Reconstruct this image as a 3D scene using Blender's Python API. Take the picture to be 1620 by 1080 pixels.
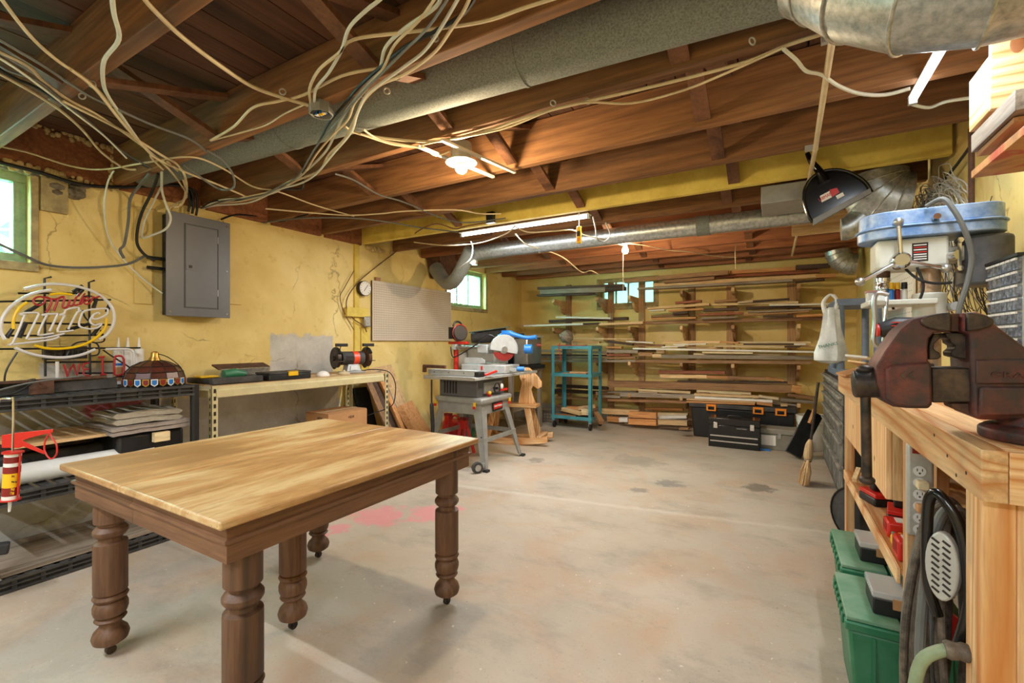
import bpy, bmesh, math, random
from mathutils import Vector, Matrix, Euler
random.seed(7)
PI = math.pi
C = bpy.context.scene.collection
for o in list(bpy.data.objects): bpy.data.objects.remove(o)
sc = bpy.context.scene

# ------------------------------------------------------------------ camera, world, exposure
CAMZ = 1.2
YAW = math.radians(30)
cd = bpy.data.cameras.new('camera'); cam = bpy.data.objects.new('camera', cd); C.objects.link(cam)
cam.location = (0, 0, CAMZ); cam.rotation_euler = (PI/2, 0, YAW)
cd.sensor_width = 36; cd.lens = 16; cd.clip_start = 0.02
sc.camera = cam
sc.view_settings.view_transform = 'Standard'; sc.view_settings.look = 'None'
sc.view_settings.gamma = 1.0; sc.view_settings.use_curve_mapping = False
sc.view_settings.exposure = -0.25
w = bpy.data.worlds.new('world'); sc.world = w; w.use_nodes = True
bg = w.node_tree.nodes['Background']; bg.inputs[0].default_value = (0.38, 0.97, 0.88, 1); bg.inputs[1].default_value = 45.0
sc.cycles.max_bounces = 8; sc.cycles.diffuse_bounces = 5; sc.cycles.use_denoising = True
sc.cycles.sample_clamp_indirect = 6.0

def ray(px, py):
    u = (px-810)/720.0; v = (540-py)/720.0
    return Vector((-math.sin(YAW)+math.cos(YAW)*u, math.cos(YAW)+math.sin(YAW)*u, v))
O = Vector((0, 0, CAMZ))
def AX(px, py, X): d = ray(px, py); return O+d*(X/d.x)
def AY(px, py, Y): d = ray(px, py); return O+d*(Y/d.y)
def AZ(px, py, Z): d = ray(px, py); return O+d*((Z-CAMZ)/d.z)
def AT(px, py, T): return O+ray(px, py)*T

def lamp(name, kind, loc, power, color, **k):
    l = bpy.data.lights.new(name, kind); l.energy = power; l.color = color
    for a, b in k.items():
        if a != 'rot': setattr(l, a, b)
    o = bpy.data.objects.new(name, l); C.objects.link(o); o.location = loc
    if 'rot' in k: o.rotation_euler = k['rot']
    return o
WARM = (1.0, 0.74, 0.45); COOL = (0.90, 0.95, 1.0); NEUT = (1.0, 0.93, 0.82)

# ------------------------------------------------------------------ mesh helper
class MB:
    def __init__(s): s.v = []; s.f = []
    def add(s, vs, fs):
        n = len(s.v); s.v += [tuple(v) for v in vs]; s.f += [tuple(i+n for i in f) for f in fs]; return s
    def box(s, a, b, M=None):
        x0, y0, z0 = a; x1, y1, z1 = b
        x0, x1 = min(x0, x1), max(x0, x1); y0, y1 = min(y0, y1), max(y0, y1); z0, z1 = min(z0, z1), max(z0, z1)
        vs = [Vector(p) for p in ((x0,y0,z0),(x1,y0,z0),(x1,y1,z0),(x0,y1,z0),(x0,y0,z1),(x1,y0,z1),(x1,y1,z1),(x0,y1,z1))]
        if M: vs = [M@v for v in vs]
        return s.add(vs, ((0,3,2,1),(4,5,6,7),(0,1,5,4),(1,2,6,5),(2,3,7,6),(3,0,4,7)))
    def bar(s, p, q, wd, th, up=(0,0,1)):
        p = Vector(p); q = Vector(q); d = (q-p).normalized(); up = Vector(up)
        a = d.cross(up)
        if a.length < 1e-4: a = d.cross(Vector((1,0,0)))
        a.normalize(); b = a.cross(d).normalized(); a *= wd/2; b *= th/2
        vs = [p-a-b, p+a-b, p+a+b, p-a+b, q-a-b, q+a-b, q+a+b, q-a+b]
        return s.add(vs, ((0,1,2,3),(7,6,5,4),(0,4,5,1),(1,5,6,2),(2,6,7,3),(3,7,4,0)))
    def tube(s, pts, r, n=8, cap=True, smooth=0, sy=1.0):
        pts = [Vector(p) for p in pts]
        if smooth and len(pts) > 2:
            rr = list(r) if isinstance(r, (list, tuple)) else None
            out = []; ro = []
            for i in range(len(pts)-1):
                p0 = pts[max(i-1, 0)]; p1 = pts[i]; p2 = pts[i+1]; p3 = pts[min(i+2, len(pts)-1)]
                for k in range(smooth):
                    t = k/smooth; t2 = t*t; t3 = t2*t
                    out.append(0.5*((2*p1)+(p2-p0)*t+(2*p0-5*p1+4*p2-p3)*t2+(3*p1-p0-3*p2+p3)*t3))
                    if rr: ro.append(rr[i]*(1-t)+rr[i+1]*t)
            out.append(pts[-1]); pts = out
            if rr: ro.append(rr[-1]); r = ro
        N = len(pts)
        rad = list(r) if isinstance(r, (list, tuple)) else [r]*N
        vs = []; fs = []; a = None
        for i, p in enumerate(pts):
            d = (pts[min(i+1, N-1)]-pts[max(i-1, 0)])
            if d.length < 1e-9: d = Vector((0,0,1))
            d.normalize()
            if a is None:
                a = d.cross(Vector((0,0,1)))
                if a.length < 0.05: a = d.cross(Vector((1,0,0)))
            else: a = a-d*a.dot(d)
            if a.length < 1e-6: a = d.orthogonal()
            a.normalize(); b = d.cross(a)
            for k in range(n):
                t = 2*PI*k/n; vs.append(p+(a*math.cos(t)+b*math.sin(t)*sy)*rad[i])
        for i in range(N-1):
            for k in range(n):
                k2 = (k+1) % n; fs.append((i*n+k, i*n+k2, (i+1)*n+k2, (i+1)*n+k))
        if cap: fs.append(tuple(range(n-1, -1, -1))); fs.append(tuple((N-1)*n+k for k in range(n)))
        return s.add(vs, fs)
    def cyl(s, p, q, r, r2=None, n=16): return s.tube([p, q], [r, r if r2 is None else r2], n)
    def lathe(s, prof, c=(0,0,0), n=24, M=None, cap=True):
        vs = []; fs = []; c = Vector(c)
        for r, z in prof:
            for k in range(n):
                t = 2*PI*k/n; v = Vector((r*math.cos(t), r*math.sin(t), z))
                vs.append((M@v if M else v)+c)
        m = len(prof)
        for i in range(m-1):
            for k in range(n):
                k2 = (k+1) % n; fs.append((i*n+k, i*n+k2, (i+1)*n+k2, (i+1)*n+k))
        if cap: fs.append(tuple(range(n-1, -1, -1))); fs.append(tuple((m-1)*n+k for k in range(n)))
        return s.add(vs, fs)
    def prism(s, poly, off):      # poly: 3D points of one face, off: extrusion vector
        off = Vector(off); n = len(poly); P = [Vector(p) for p in poly]
        vs = P+[p+off for p in P]
        fs = [tuple(range(n)), tuple(range(2*n-1, n-1, -1))]+[((i+1) % n, i, n+i, n+(i+1) % n) for i in range(n)]
        return s.add(vs, fs)
    def ball(s, c, r, n=12, m=8, sc_=(1,1,1)):
        c = Vector(c); pr = [(math.sin(PI*i/m), -math.cos(PI*i/m)) for i in range(m+1)]
        vs = []; fs = []
        for a, z in pr:
            for k in range(n):
                t = 2*PI*k/n; vs.append(c+Vector((a*math.cos(t)*r*sc_[0], a*math.sin(t)*r*sc_[1], z*r*sc_[2])))
        for i in range(m):
            for k in range(n):
                k2 = (k+1) % n; fs.append((i*n+k, i*n+k2, (i+1)*n+k2, (i+1)*n+k))
        return s.add(vs, fs)
    def torus(s, c, R, r, axis='z', n=24, m=8, a0=0, a1=2*PI):
        c = Vector(c); ax = {'x': ((0,1,0),(0,0,1)), 'y': ((1,0,0),(0,0,1)), 'z': ((1,0,0),(0,1,0))}[axis] if isinstance(axis, str) else axis
        e, f = Vector(ax[0]), Vector(ax[1])
        pts = [c+e*R*math.cos(a0+(a1-a0)*i/n)+f*R*math.sin(a0+(a1-a0)*i/n) for i in range(n+1)]
        return s.tube(pts, r, m)
    def move(s, M): s.v = [tuple(M@Vector(v)) for v in s.v]; return s
    def mesh(s, name, off=Vector((0,0,0)), smooth=True, ang=35):
        me = bpy.data.meshes.new(name); me.from_pydata([tuple(Vector(v)-off) for v in s.v], [], s.f)
        me.validate()
        bm = bmesh.new(); bm.from_mesh(me); bmesh.ops.recalc_face_normals(bm, faces=bm.faces); bm.to_mesh(me); bm.free()
        if smooth:
            me.polygons.foreach_set('use_smooth', [True]*len(me.polygons))
            me.set_sharp_from_angle(angle=math.radians(ang))
        return me
    def build(s, name, mat, parent=None, w=False, label=None, bev=0, smooth=True, kind=None):
        off = Vector((0,0,0))
        if w and parent:
            p = parent
            while p: off += p.location; p = p.parent
        me = s.mesh(name, off, smooth); me.materials.append(mat)
        o = bpy.data.objects.new(name, me); C.objects.link(o)
        if parent: o.parent = parent
        if label: o['label'] = label
        if kind: o['kind'] = kind
        if bev:
            b = o.modifiers.new('b', 'BEVEL'); b.width = bev; b.segments = 2; b.limit_method = 'ANGLE'; b.angle_limit = math.radians(40)
        return o
    def solo(s, name, mat, label, cat, group=None, bev=0, kind=None, smooth=True):
        xs = [v[0] for v in s.v]; ys = [v[1] for v in s.v]; zs = [v[2] for v in s.v]
        c = Vector(((min(xs)+max(xs))/2, (min(ys)+max(ys))/2, min(zs)))
        me = s.mesh(name, c, smooth); me.materials.append(mat)
        o = bpy.data.objects.new(name, me); C.objects.link(o); o.location = c
        tag(o, label, cat, group, kind)
        if bev:
            b = o.modifiers.new('b', 'BEVEL'); b.width = bev; b.segments = 2; b.limit_method = 'ANGLE'; b.angle_limit = math.radians(40)
        return o
def tag(o, label=None, cat=None, group=None, kind=None):
    if label: o['label'] = label
    if cat: o['category'] = cat
    if group: o['group'] = group
    if kind: o['kind'] = kind
    return o
def thing(name, label, cat, loc=(0,0,0), rot=0, group=None):
    o = bpy.data.objects.new(name, None); o.empty_display_size = 0.1; C.objects.link(o)
    o.location = loc; o.rotation_euler = (0, 0, rot); return tag(o, label, cat, group)
def copy_tree(o, parent=None):
    c = o.copy(); C.objects.link(c)
    if parent: c.parent = parent
    for ch in list(o.children): copy_tree(ch, c)
    return c
def struct(name, mb, mat, parent=None, **k):
    o = mb.build(name, mat, parent, **k); o['kind'] = 'structure'; return o
def text(s, name, mat, loc, xdir, ydir, size, parent=None, depth=0.0008, align='CENTER', shear=0, sx=1.0):
    cu = bpy.data.curves.new(name, 'FONT'); cu.body = s; cu.size = size; cu.extrude = depth
    cu.align_x = align; cu.align_y = 'CENTER'; cu.shear = shear; cu.resolution_u = 2
    o = bpy.data.objects.new(name, cu); me = bpy.data.meshes.new_from_object(o); bpy.data.objects.remove(o)
    o = bpy.data.objects.new(name, me); C.objects.link(o); me.materials.clear(); me.materials.append(mat)
    x = Vector(xdir).normalized(); y = Vector(ydir); y = (y-x*y.dot(x)).normalized(); z = x.cross(y)
    M = Matrix((x, y, z)).transposed().to_4x4(); M.translation = Vector(loc)
    M = M @ Matrix.Diagonal((sx, 1, 1, 1))
    if parent:
        off = Vector((0,0,0)); p = parent
        while p: off += p.location; p = p.parent
        o.parent = parent; M.translation = M.translation-off
    o.matrix_local = M
    return o

# ------------------------------------------------------------------ materials
def H(h):
    r = [int(h[i:i+2], 16)/255 for i in (0, 2, 4)]
    return tuple(c/12.92 if c <= 0.04045 else ((c+0.055)/1.055)**2.4 for c in r)+(1,)
class NT:
    def __init__(s, name):
        s.m = bpy.data.materials.new(name); s.m.use_nodes = True; s.t = s.m.node_tree; s.b = s.t.nodes['Principled BSDF']
        s.tc = s.t.nodes.new('ShaderNodeTexCoord')
    def n(s, k, **a):
        x = s.t.nodes.new(k)
        for q, v in a.items(): setattr(x, q, v)
        return x
    def l(s, a, b): s.t.links.new(a, b)
    def coord(s, scale=(1,1,1), out='Object', rand=False):
        m = s.n('ShaderNodeMapping'); m.inputs['Scale'].default_value = scale; s.l(s.tc.outputs[out], m.inputs[0])
        if rand:
            oi = s.n('ShaderNodeObjectInfo'); mu = s.n('ShaderNodeMath', operation='MULTIPLY'); mu.inputs[1].default_value = 37.0
            s.l(oi.outputs['Random'], mu.inputs[0]); cb = s.n('ShaderNodeCombineXYZ')
            for i in range(3): s.l(mu.outputs[0], cb.inputs[i])
            s.l(cb.outputs[0], m.inputs['Location'])
        return m.outputs[0]
    def noise(s, co, scale, detail=4, rough=0.6, dist=0):
        x = s.n('ShaderNodeTexNoise'); x.inputs['Scale'].default_value = scale; x.inputs['Detail'].default_value = detail
        x.inputs['Roughness'].default_value = rough; x.inputs['Distortion'].default_value = dist; s.l(co, x.inputs['Vector']); return x.outputs['Fac']
    def ramp(s, fac, stops):
        x = s.n('ShaderNodeValToRGB'); e = x.color_ramp.elements
        while len(e) < len(stops): e.new(0.5)
        for i, (p, c) in enumerate(stops): e[i].position = p; e[i].color = c if len(c) == 4 else tuple(c)+(1,)
        s.l(fac, x.inputs[0]); return x.outputs[0]
    def mix(s, fac, a, b, mode='MIX'):
        x = s.n('ShaderNodeMix', data_type='RGBA', blend_type=mode)
        for i, q in ((0, fac), (6, a), (7, b)):
            if isinstance(q, (int, float)): x.inputs[i].default_value = q
            elif isinstance(q, tuple): x.inputs[i].default_value = q
            else: s.l(q, x.inputs[i])
        return x.outputs[2]
    def math(s, op, a, b=0.0, c=None, clamp=False):
        x = s.n('ShaderNodeMath', operation=op); x.use_clamp = clamp
        for i, q in enumerate((a, b) if c is None else (a, b, c)):
            if isinstance(q, (int, float)): x.inputs[i].default_value = q
            else: s.l(q, x.inputs[i])
        return x.outputs[0]
    def bump(s, h, st=0.3, d=0.01):
        x = s.n('ShaderNodeBump'); x.inputs['Strength'].default_value = st; x.inputs['Distance'].default_value = d
        s.l(h, x.inputs['Height']); s.l(x.outputs[0], s.b.inputs['Normal'])
    def fin(s, col=None, rough=0.6, metal=0.0):
        if col is not None:
            if isinstance(col, tuple): s.b.inputs['Base Color'].default_value = col
            else: s.l(col, s.b.inputs['Base Color'])
        if isinstance(rough, (int, float)): s.b.inputs['Roughness'].default_value = rough
        else: s.l(rough, s.b.inputs['Roughness'])
        s.b.inputs['Metallic'].default_value = metal; return s.m
def plain(name, h, rough=0.5, metal=0.0, var=0.15, scale=12, h2=None, bump=0.0, spec=None):
    t = NT(name); co = t.coord(rand=True); c = H(h)
    c2 = H(h2) if h2 else tuple(x*(1-var*2) for x in c[:3])+(1,)
    f = t.noise(co, scale, 5, 0.65)
    col = t.mix(t.ramp(f, [(0.38, (0,0,0,1)), (0.68, (1,1,1,1))]), c, c2)
    if bump: t.bump(f, bump, 0.004)
    if spec is not None: t.b.inputs['Specular IOR Level'].default_value = spec
    return t.fin(col, rough, metal)
def wood(name, a, b, c=None, axis=0, rough=0.65, ring=14, fine=90, bump=0.15, rings=0.0, dark='6a4526'):
    t = NT(name); sc3 = [1, 1, 1]; sc3[axis] = 0.07
    co = t.coord(tuple(sc3), rand=True)
    f1 = t.noise(co, ring, 3, 0.5, 1.2); f2 = t.noise(co, fine, 3, 0.7)
    col = t.ramp(f1, [(0.3, H(a)), (0.52, H(b)), (0.7, H(c or a))])
    col = t.mix(t.ramp(f2, [(0.34, (0.25,0.25,0.25,1)), (0.6, (1,1,1,1))]), t.mix(1.0, col, (0.62,0.55,0.5,1), 'MULTIPLY'), col)
    if rings:      # growth-ring lines: thin dark bands of a strongly distorted noise field
        co3 = t.coord(tuple(0.045 if i == axis else 1 for i in range(3)), rand=True)
        q = t.math('FRACT', t.math('MULTIPLY', t.noise(co3, 3.2, 2, 0.45, 0.6), 20.0))
        col = t.mix(t.math('MULTIPLY', t.ramp(q, [(0.0, (1,1,1,1)), (0.2, (0.35,)*3), (0.55, (0,)*3), (0.9, (0.5,)*3), (1.0, (1,1,1,1))]), rings), col, H(dark))
    oi = t.n('ShaderNodeObjectInfo'); hv = t.n('ShaderNodeHueSaturation')
    t.l(t.math('MULTIPLY_ADD', oi.outputs['Random'], 0.4, 0.8), hv.inputs['Value']); t.l(col, hv.inputs['Color']); col = hv.outputs[0]
    t.bump(f2, bump, 0.002)
    return t.fin(col, rough)
M = {}
M['joist'] = wood('joist_wood', '5c4028', '96693f', '765231', 0, 0.75, 5, 60, rings=0.4, dark='422a18')
M['joist_end'] = wood('joist_side_wood', '4c2f1c', '7a5134', '5c3a24', 2, 0.75, 5, 60)
M['plank'] = wood('subfloor_wood', '3a2416', '64402a', '4a2d1c', 1, 0.8, 6, 60)
M['redjoist'] = wood('red_joist_wood', '7a482c', 'a86c42', '8c5535', 0, 0.75, 5, 60, rings=0.35, dark='4e2c1a')
for nm, a, b, c in (('tan','cfa874','e4c494','c49a66'), ('orange','c0834a','dda266','b0743e'), ('brown','8a6340','a88058','74523a'),
                    ('red','7e462e','a05c3e','6a3a28'), ('dark','3c2a20','513a2c','2e211a'), ('grey','857a6c','a09484','6e6458'),
                    ('cream','e0c592','efdcb0','d6b780'), ('pale','d8c39c','e8d8b8','cbb48c')):
    for ax in (0, 1, 2): M[nm+str(ax)] = wood(nm+'_wood', a, b, c, ax, 0.65)
M['white0'] = plain('white_painted_wood', 'e6e4dc', 0.5, 0, 0.05)
M['pine0'] = wood('pine_wood_x', 'dcb27c', 'f0cfa0', 'd09c64', 0, 0.5, 9, 60, rings=0.9, dark='b8702f')
M['pine1'] = wood('pine_wood_y', 'dcb27c', 'f0cfa0', 'd09c64', 1, 0.5, 9, 60, rings=0.9, dark='b8702f')
M['pine2'] = wood('pine_wood_z', 'dcb27c', 'f0cfa0', 'd09c64', 2, 0.5, 9, 60, rings=0.9, dark='b8702f')
M['oak2'] = wood('old_oak_z', '46301f', '6e4e37', '563b28', 2, 0.55, 12, 70)
M['oak0'] = wood('old_oak_x', '50361f', '7a563a', '5f412b', 0, 0.55, 12, 70)
M['oak1'] = wood('old_oak_y', '50361f', '7a563a', '5f412b', 1, 0.55, 12, 70)
M['black'] = plain('black_plastic', '1c1c1e', 0.45, 0, 0.1)
M['blackd'] = plain('dusty_black_plastic', '2a2a2b', 0.7, 0, 0.1, 8, '4c4a47')
M['blackg'] = plain('glossy_black_plastic', '121212', 0.2, 0, 0.0)
M['iron'] = plain('dark_iron', '2b2a29', 0.5, 0.6, 0.2, 20, '5a4a40')
M['rust'] = plain('rusty_iron', '4a352a', 0.8, 0.2, 0.2, 20, '6e4a34')
M['steel'] = plain('brushed_steel', 'b8b8b6', 0.35, 0.9, 0.1)
M['chrome'] = plain('chrome', 'd8d8d8', 0.15, 1.0, 0.02)
M['galv'] = plain('galvanised_steel', 'c2c6c4', 0.38, 0.75, 0.2, 40, '8f9694', 0.1)
M['duct'] = plain('dusty_duct_steel', '97998f', 0.7, 0.25, 0.2, 120, '6c6e66', 0.1)
M['dustg'] = plain('dusty_drawer_front', '4c4b48', 0.7, 0, 0.1, 12, '7f7c74')
M['dustl'] = plain('dust_covered_pull', '98948a', 0.8, 0, 0.1, 12, '6c6a64')
M['gpaint'] = plain('grey_paint', 'a2a4a1', 0.45, 0.3, 0.1)
M['lgrey'] = plain('light_grey_paint', 'b9bab6', 0.45, 0.2, 0.1)
M['panel'] = plain('panel_grey_enamel', '6a6c70', 0.38, 0.35, 0.06, 3)
M['white'] = plain('white_plastic', 'e8e6e0', 0.4, 0, 0.04)
M['cable_w'] = plain('cream_cable_sheath', 'd8c8a4', 0.6, 0, 0.15, 6, 'b8a684')
M['cable_l'] = plain('off_white_cable_sheath', 'd8dccf', 0.6, 0, 0.1, 6)
M['cable_g'] = plain('grey_cable_sheath', '6a6c6a', 0.6, 0, 0.15, 6)
M['cable_k'] = plain('black_cable_sheath', '18191a', 0.6, 0, 0.1)
M['cable_b'] = plain('brown_cord', '6e4c34', 0.7, 0, 0.1)
M['red'] = plain('red_paint', 'c8261c', 0.4, 0, 0.08)
M['redd'] = plain('dark_red_paint', '8c1f1a', 0.5, 0, 0.2)
M['yellow'] = plain('yellow_plastic', 'f0bf1c', 0.4, 0, 0.05)
M['orange'] = plain('orange_plastic', 'ee8a1c', 0.4, 0, 0.05)
M['blue'] = plain('blue_plastic', '2a78c8', 0.35, 0, 0.05)
M['teal'] = plain('teal_enamel', '4f9fae', 0.45, 0.1, 0.12, 9, '3d8796')
M['green'] = plain('green_plastic', '1f6a48', 0.45, 0, 0.1, 8, '3a7a58')
M['greend'] = plain('dusty_green_plastic', '5a8a6c', 0.6, 0, 0.1, 8, '7f9c84')
M['beige'] = plain('beige_enamel', 'd3c79a', 0.45, 0.1, 0.08)
M['card'] = plain('cardboard', 'b98a5c', 0.8, 0, 0.06)
M['ink'] = plain('printed_ink', '2a2220', 0.7, 0, 0)
M['paper'] = plain('paper_label', 'ece9e0', 0.7, 0, 0.02)
M['towel'] = plain('grey_towel', 'b9b2a4', 0.95, 0, 0.08, 60, bump=0.6)
M['towelp'] = plain('pinkish_towel', 'a89c94', 0.95, 0, 0.08, 60, bump=0.6)
M['brass'] = plain('brass', 'c09a4c', 0.35, 0.9, 0.1)
M['gwhite'] = plain('frosted_plastic', 'dfe3e2', 0.35, 0, 0.05)
M['foam'] = plain('expanding_foam', 'c6ae78', 0.85, 0, 0.15, 20, 'a08a5c', 0.5)
def glass(name, h, alpha=0.35, rough=0.1):
    t = NT(name); t.b.inputs['Alpha'].default_value = alpha; return t.fin(H(h), rough)
M['clear'] = glass('clear_plastic', 'dfe6e8', 0.45, 0.2)
M['frost'] = glass('frosted_window_glass', 'e4ecf4', 0.82, 0.3)
M['pane'] = glass('window_glass', 'cfe8e8', 0.12, 0.05)
def emit(name, c, s):
    t = NT(name); t.b.inputs['Emission Color'].default_value = c+(1,); t.b.inputs['Emission Strength'].default_value = s; return t.fin((0.8,0.8,0.8,1), 0.5)
M['bulb'] = emit('lit_warm_bulb', (1.0, 0.86, 0.62), 30)
M['tube'] = emit('lit_cool_tube', (0.93, 0.96, 1.0), 9)

# floor: troweled concrete with stains, sprayed pink paint, scraped marks
def sph(t, pos, c, r, wob, k):   # soft blob mask with ragged outline
    d = t.n('ShaderNodeVectorMath', operation='DISTANCE'); t.l(pos, d.inputs[0]); d.inputs[1].default_value = c
    a = t.math('SUBTRACT', 1.0, t.math('DIVIDE', d.outputs['Value'], r))
    return t.math('MULTIPLY', t.math('ADD', a, t.math('MULTIPLY', t.math('SUBTRACT', wob, 0.5), k)), 3.0, clamp=True)
t = NT('concrete_floor'); co = t.coord(); f = t.noise(co, 0.9, 6, 0.6, 0.4); g = t.noise(co, 6, 6, 0.7); h = t.noise(co, 90, 3, 0.7)
col = t.ramp(f, [(0.3, H('a39e92')), (0.5, H('b8b0a2')), (0.7, H('c6bdae'))])
col = t.mix(t.math('MULTIPLY', g, 0.5), col, H('b09a80'))
col = t.mix(t.ramp(t.noise(co, 1.6, 5, 0.65, 0.8), [(0.48, (0,)*3), (0.66, (0.42,)*3)]), col, H('b98f68'))
col = t.mix(t.ramp(t.noise(t.coord((1, 1.7, 1)), 2.3, 6, 0.75), [(0.5, (0,)*3), (0.7, (0.5,)*3)]), col, H('847f76'))
col = t.mix(t.ramp(t.noise(co, 38, 3, 0.5), [(0.70, (0,)*3), (0.73, (0.7,)*3)]), col, H('dcd8cc'))
col = t.mix(t.ramp(t.noise(t.coord((1.1, 1, 1)), 55, 3, 0.5), [(0.72, (0,)*3), (0.75, (0.7,)*3)]), col, H('5a554c'))
col = t.mix(t.ramp(h, [(0.3, (0.5,)*3), (0.42, (0,)*3)]), col, H('8c877c'))
wob = t.noise(co, 9, 5, 0.75)
for (cx, cy, r) in ((-2.36, 2.26, 0.2), (-2.1, 2.45, 0.16), (-2.42, 2.0, 0.08), (-2.42, 1.84, 0.05), (-2.0, 2.62, 0.07), (-1.72, 0.98, 0.06), (-2.6, 1.5, 0.1)):
    col = t.mix(t.math('MULTIPLY', sph(t, co, (cx, cy, 0), r, wob, 3.2), 0.6), col, H('e0808c'))
for (cx, cy, r, hx, am) in ((-0.76, 3.99, 0.12, '70706e', 0.6), (-0.95, 3.7, 0.08, '70706e', 0.6), (-0.12, 4.25, 0.13, '6e675c', 0.8), (-2.1, 4.1, 0.1, '5c5a54', 0.5),
                          (-1.2, 4.6, 0.25, '8a8478', 0.5), (-1.1, 1.35, 0.12, '8e8a80', 0.3), (-0.6, 2.2, 0.25, 'd2ccc0', 0.12), (-0.75, 1.15, 0.05, 'e4e0d6', 0.4), (-2.5, 0.75, 0.35, '98948a', 0.3)):
    col = t.mix(t.math('MULTIPLY', sph(t, co, (cx, cy, 0), r, wob, 3.0), am), col, H(hx))
sp = t.n('ShaderNodeSeparateXYZ'); t.l(co, sp.inputs[0])
ln = t.math('SUBTRACT', sp.outputs['Y'], t.math('MULTIPLY_ADD', sp.outputs['X'], 0.16, 3.42))
ln = t.math('ADD', ln, t.math('MULTIPLY', t.math('SUBTRACT', g, 0.5), 0.1))
ln = t.math('SUBTRACT', 1.0, t.math('MULTIPLY', t.math('ABSOLUTE', ln), 22), clamp=True)
col = t.mix(t.math('MULTIPLY', ln, 0.4), col, H('d2cbbd'))
t.bump(g, 0.1, 0.01); M['floor'] = t.fin(col, 0.55)

# painted walls: yellow paint over plaster, bare grey concrete below, ragged edge, cracks
def wallmat(name, grey_until=None):
    t = NT(name); co = t.coord(out='Object'); f = t.noise(co, 1.1, 5, 0.6, 0.3); g = t.noise(co, 9, 6, 0.7); h = t.noise(co, 60, 4, 0.8)
    col = t.ramp(f, [(0.3, H('d0b464')), (0.5, H('e4cc82')), (0.68, H('f0de9e'))])
    col = t.mix(t.ramp(g, [(0.28, (0.6,)*3), (0.42, (0,)*3)]), col, H('c09c48'))
    col = t.mix(t.ramp(h, [(0.24, (0.9,)*3), (0.3, (0,)*3)]), col, H('6e5a30'))
    sp = t.n('ShaderNodeSeparateXYZ'); t.l(co, sp.inputs[0]); X, Y, Z = sp.outputs
    gc = t.ramp(t.noise(co, 3, 6, 0.7), [(0.3, H('a4a198')), (0.6, H('c6c2b8')), (0.8, H('dad6cc'))])
    gc = t.mix(t.ramp(h, [(0.28, (0.7,)*3), (0.36, (0,)*3)]), gc, H('5c5850'))
    if grey_until:
        wn = t.math('MULTIPLY', t.math('SUBTRACT', g, 0.5), 0.12)
        m1 = t.math('MULTIPLY', t.math('SUBTRACT', t.math('ADD', 0.80, wn), Z), 60, clamp=True)
        m2 = t.math('MULTIPLY', t.math('SUBTRACT', t.math('ADD', grey_until, wn), Y), 60, clamp=True)
        m = t.math('MULTIPLY', m1, m2)
        for (y0, y1, z1) in ((2.36, 3.03, 1.27), (0.93, 1.42, 1.08)):
            wn2 = t.math('MULTIPLY', t.math('SUBTRACT', t.noise(co, 14, 5, 0.8), 0.5), 0.22)
            a = t.math('MULTIPLY', t.math('SUBTRACT', t.math('ADD', z1, wn2), Z), 50, clamp=True)
            b = t.math('MULTIPLY', t.math('SUBTRACT', t.math('ADD', Y, t.math('MULTIPLY', wn2, 0.3)), y0), 50, clamp=True)
            c = t.math('MULTIPLY', t.math('SUBTRACT', y1, t.math('ADD', Y, t.math('MULTIPLY', wn2, 0.3))), 50, clamp=True)
            m = t.math('MAXIMUM', m, t.math('MULTIPLY', a, t.math('MULTIPLY', b, c)))
        col = t.mix(m, col, gc)
        for cc in ((-3.79, 1.2, 0.78), (-3.79, 1.36, 0.8)):
            col = t.mix(t.math('MULTIPLY', sph(t, co, cc, 0.09, g, 3.0), 0.8), col, H('b83a50'))
    else:
        m1 = t.math('MULTIPLY', t.math('SUBTRACT', t.math('ADD', 0.10, t.math('MULTIPLY', g, 0.15)), Z), 40, clamp=True)
        col = t.mix(m1, col, gc)
    # cracks
    v = t.n('ShaderNodeTexVoronoi', feature='DISTANCE_TO_EDGE'); v.inputs['Scale'].default_value = 0.75
    nn = t.n('ShaderNodeTexNoise'); nn.inputs['Scale'].default_value = 5; nn.inputs['Detail'].default_value = 5; t.l(co, nn.inputs['Vector'])
    va = t.n('ShaderNodeVectorMath', operation='MULTIPLY_ADD'); t.l(nn.outputs['Color'], va.inputs[0]); va.inputs[1].default_value = (0.22,)*3; t.l(co, va.inputs[2])
    t.l(va.outputs[0], v.inputs['Vector'])
    ck = t.ramp(v.outputs['Distance'], [(0.0, (1,1,1,1)), (0.004, (0,0,0,1))])
    ck = t.math('MULTIPLY', ck, t.ramp(t.noise(co, 1.7, 2), [(0.5, (0,0,0,1)), (0.56, (0.7,)*3)]))
    col = t.mix(ck, col, H('7c6434'))
    t.bump(t.math('ADD', g, t.math('MULTIPLY', h, 0.5)), 0.35, 0.012)
    return t.fin(col, 0.6)
M['wall_left'] = wallmat('yellow_wall_over_bare_concrete', 3.1)
M['wall'] = wallmat('yellow_plaster_wall')
M['ypaint'] = plain('yellow_painted_wood', 'e6cf66', 0.55, 0, 0.12, 7, 'd0b44e', 0.25)
M['yframe'] = plain('old_cream_painted_wood', 'b8a878', 0.6, 0, 0.15, 12, '857654', 0.3)
M['gframe'] = plain('pale_green_painted_wood', 'a4bc9c', 0.6, 0, 0.15, 12, '869a80', 0.3)
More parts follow.
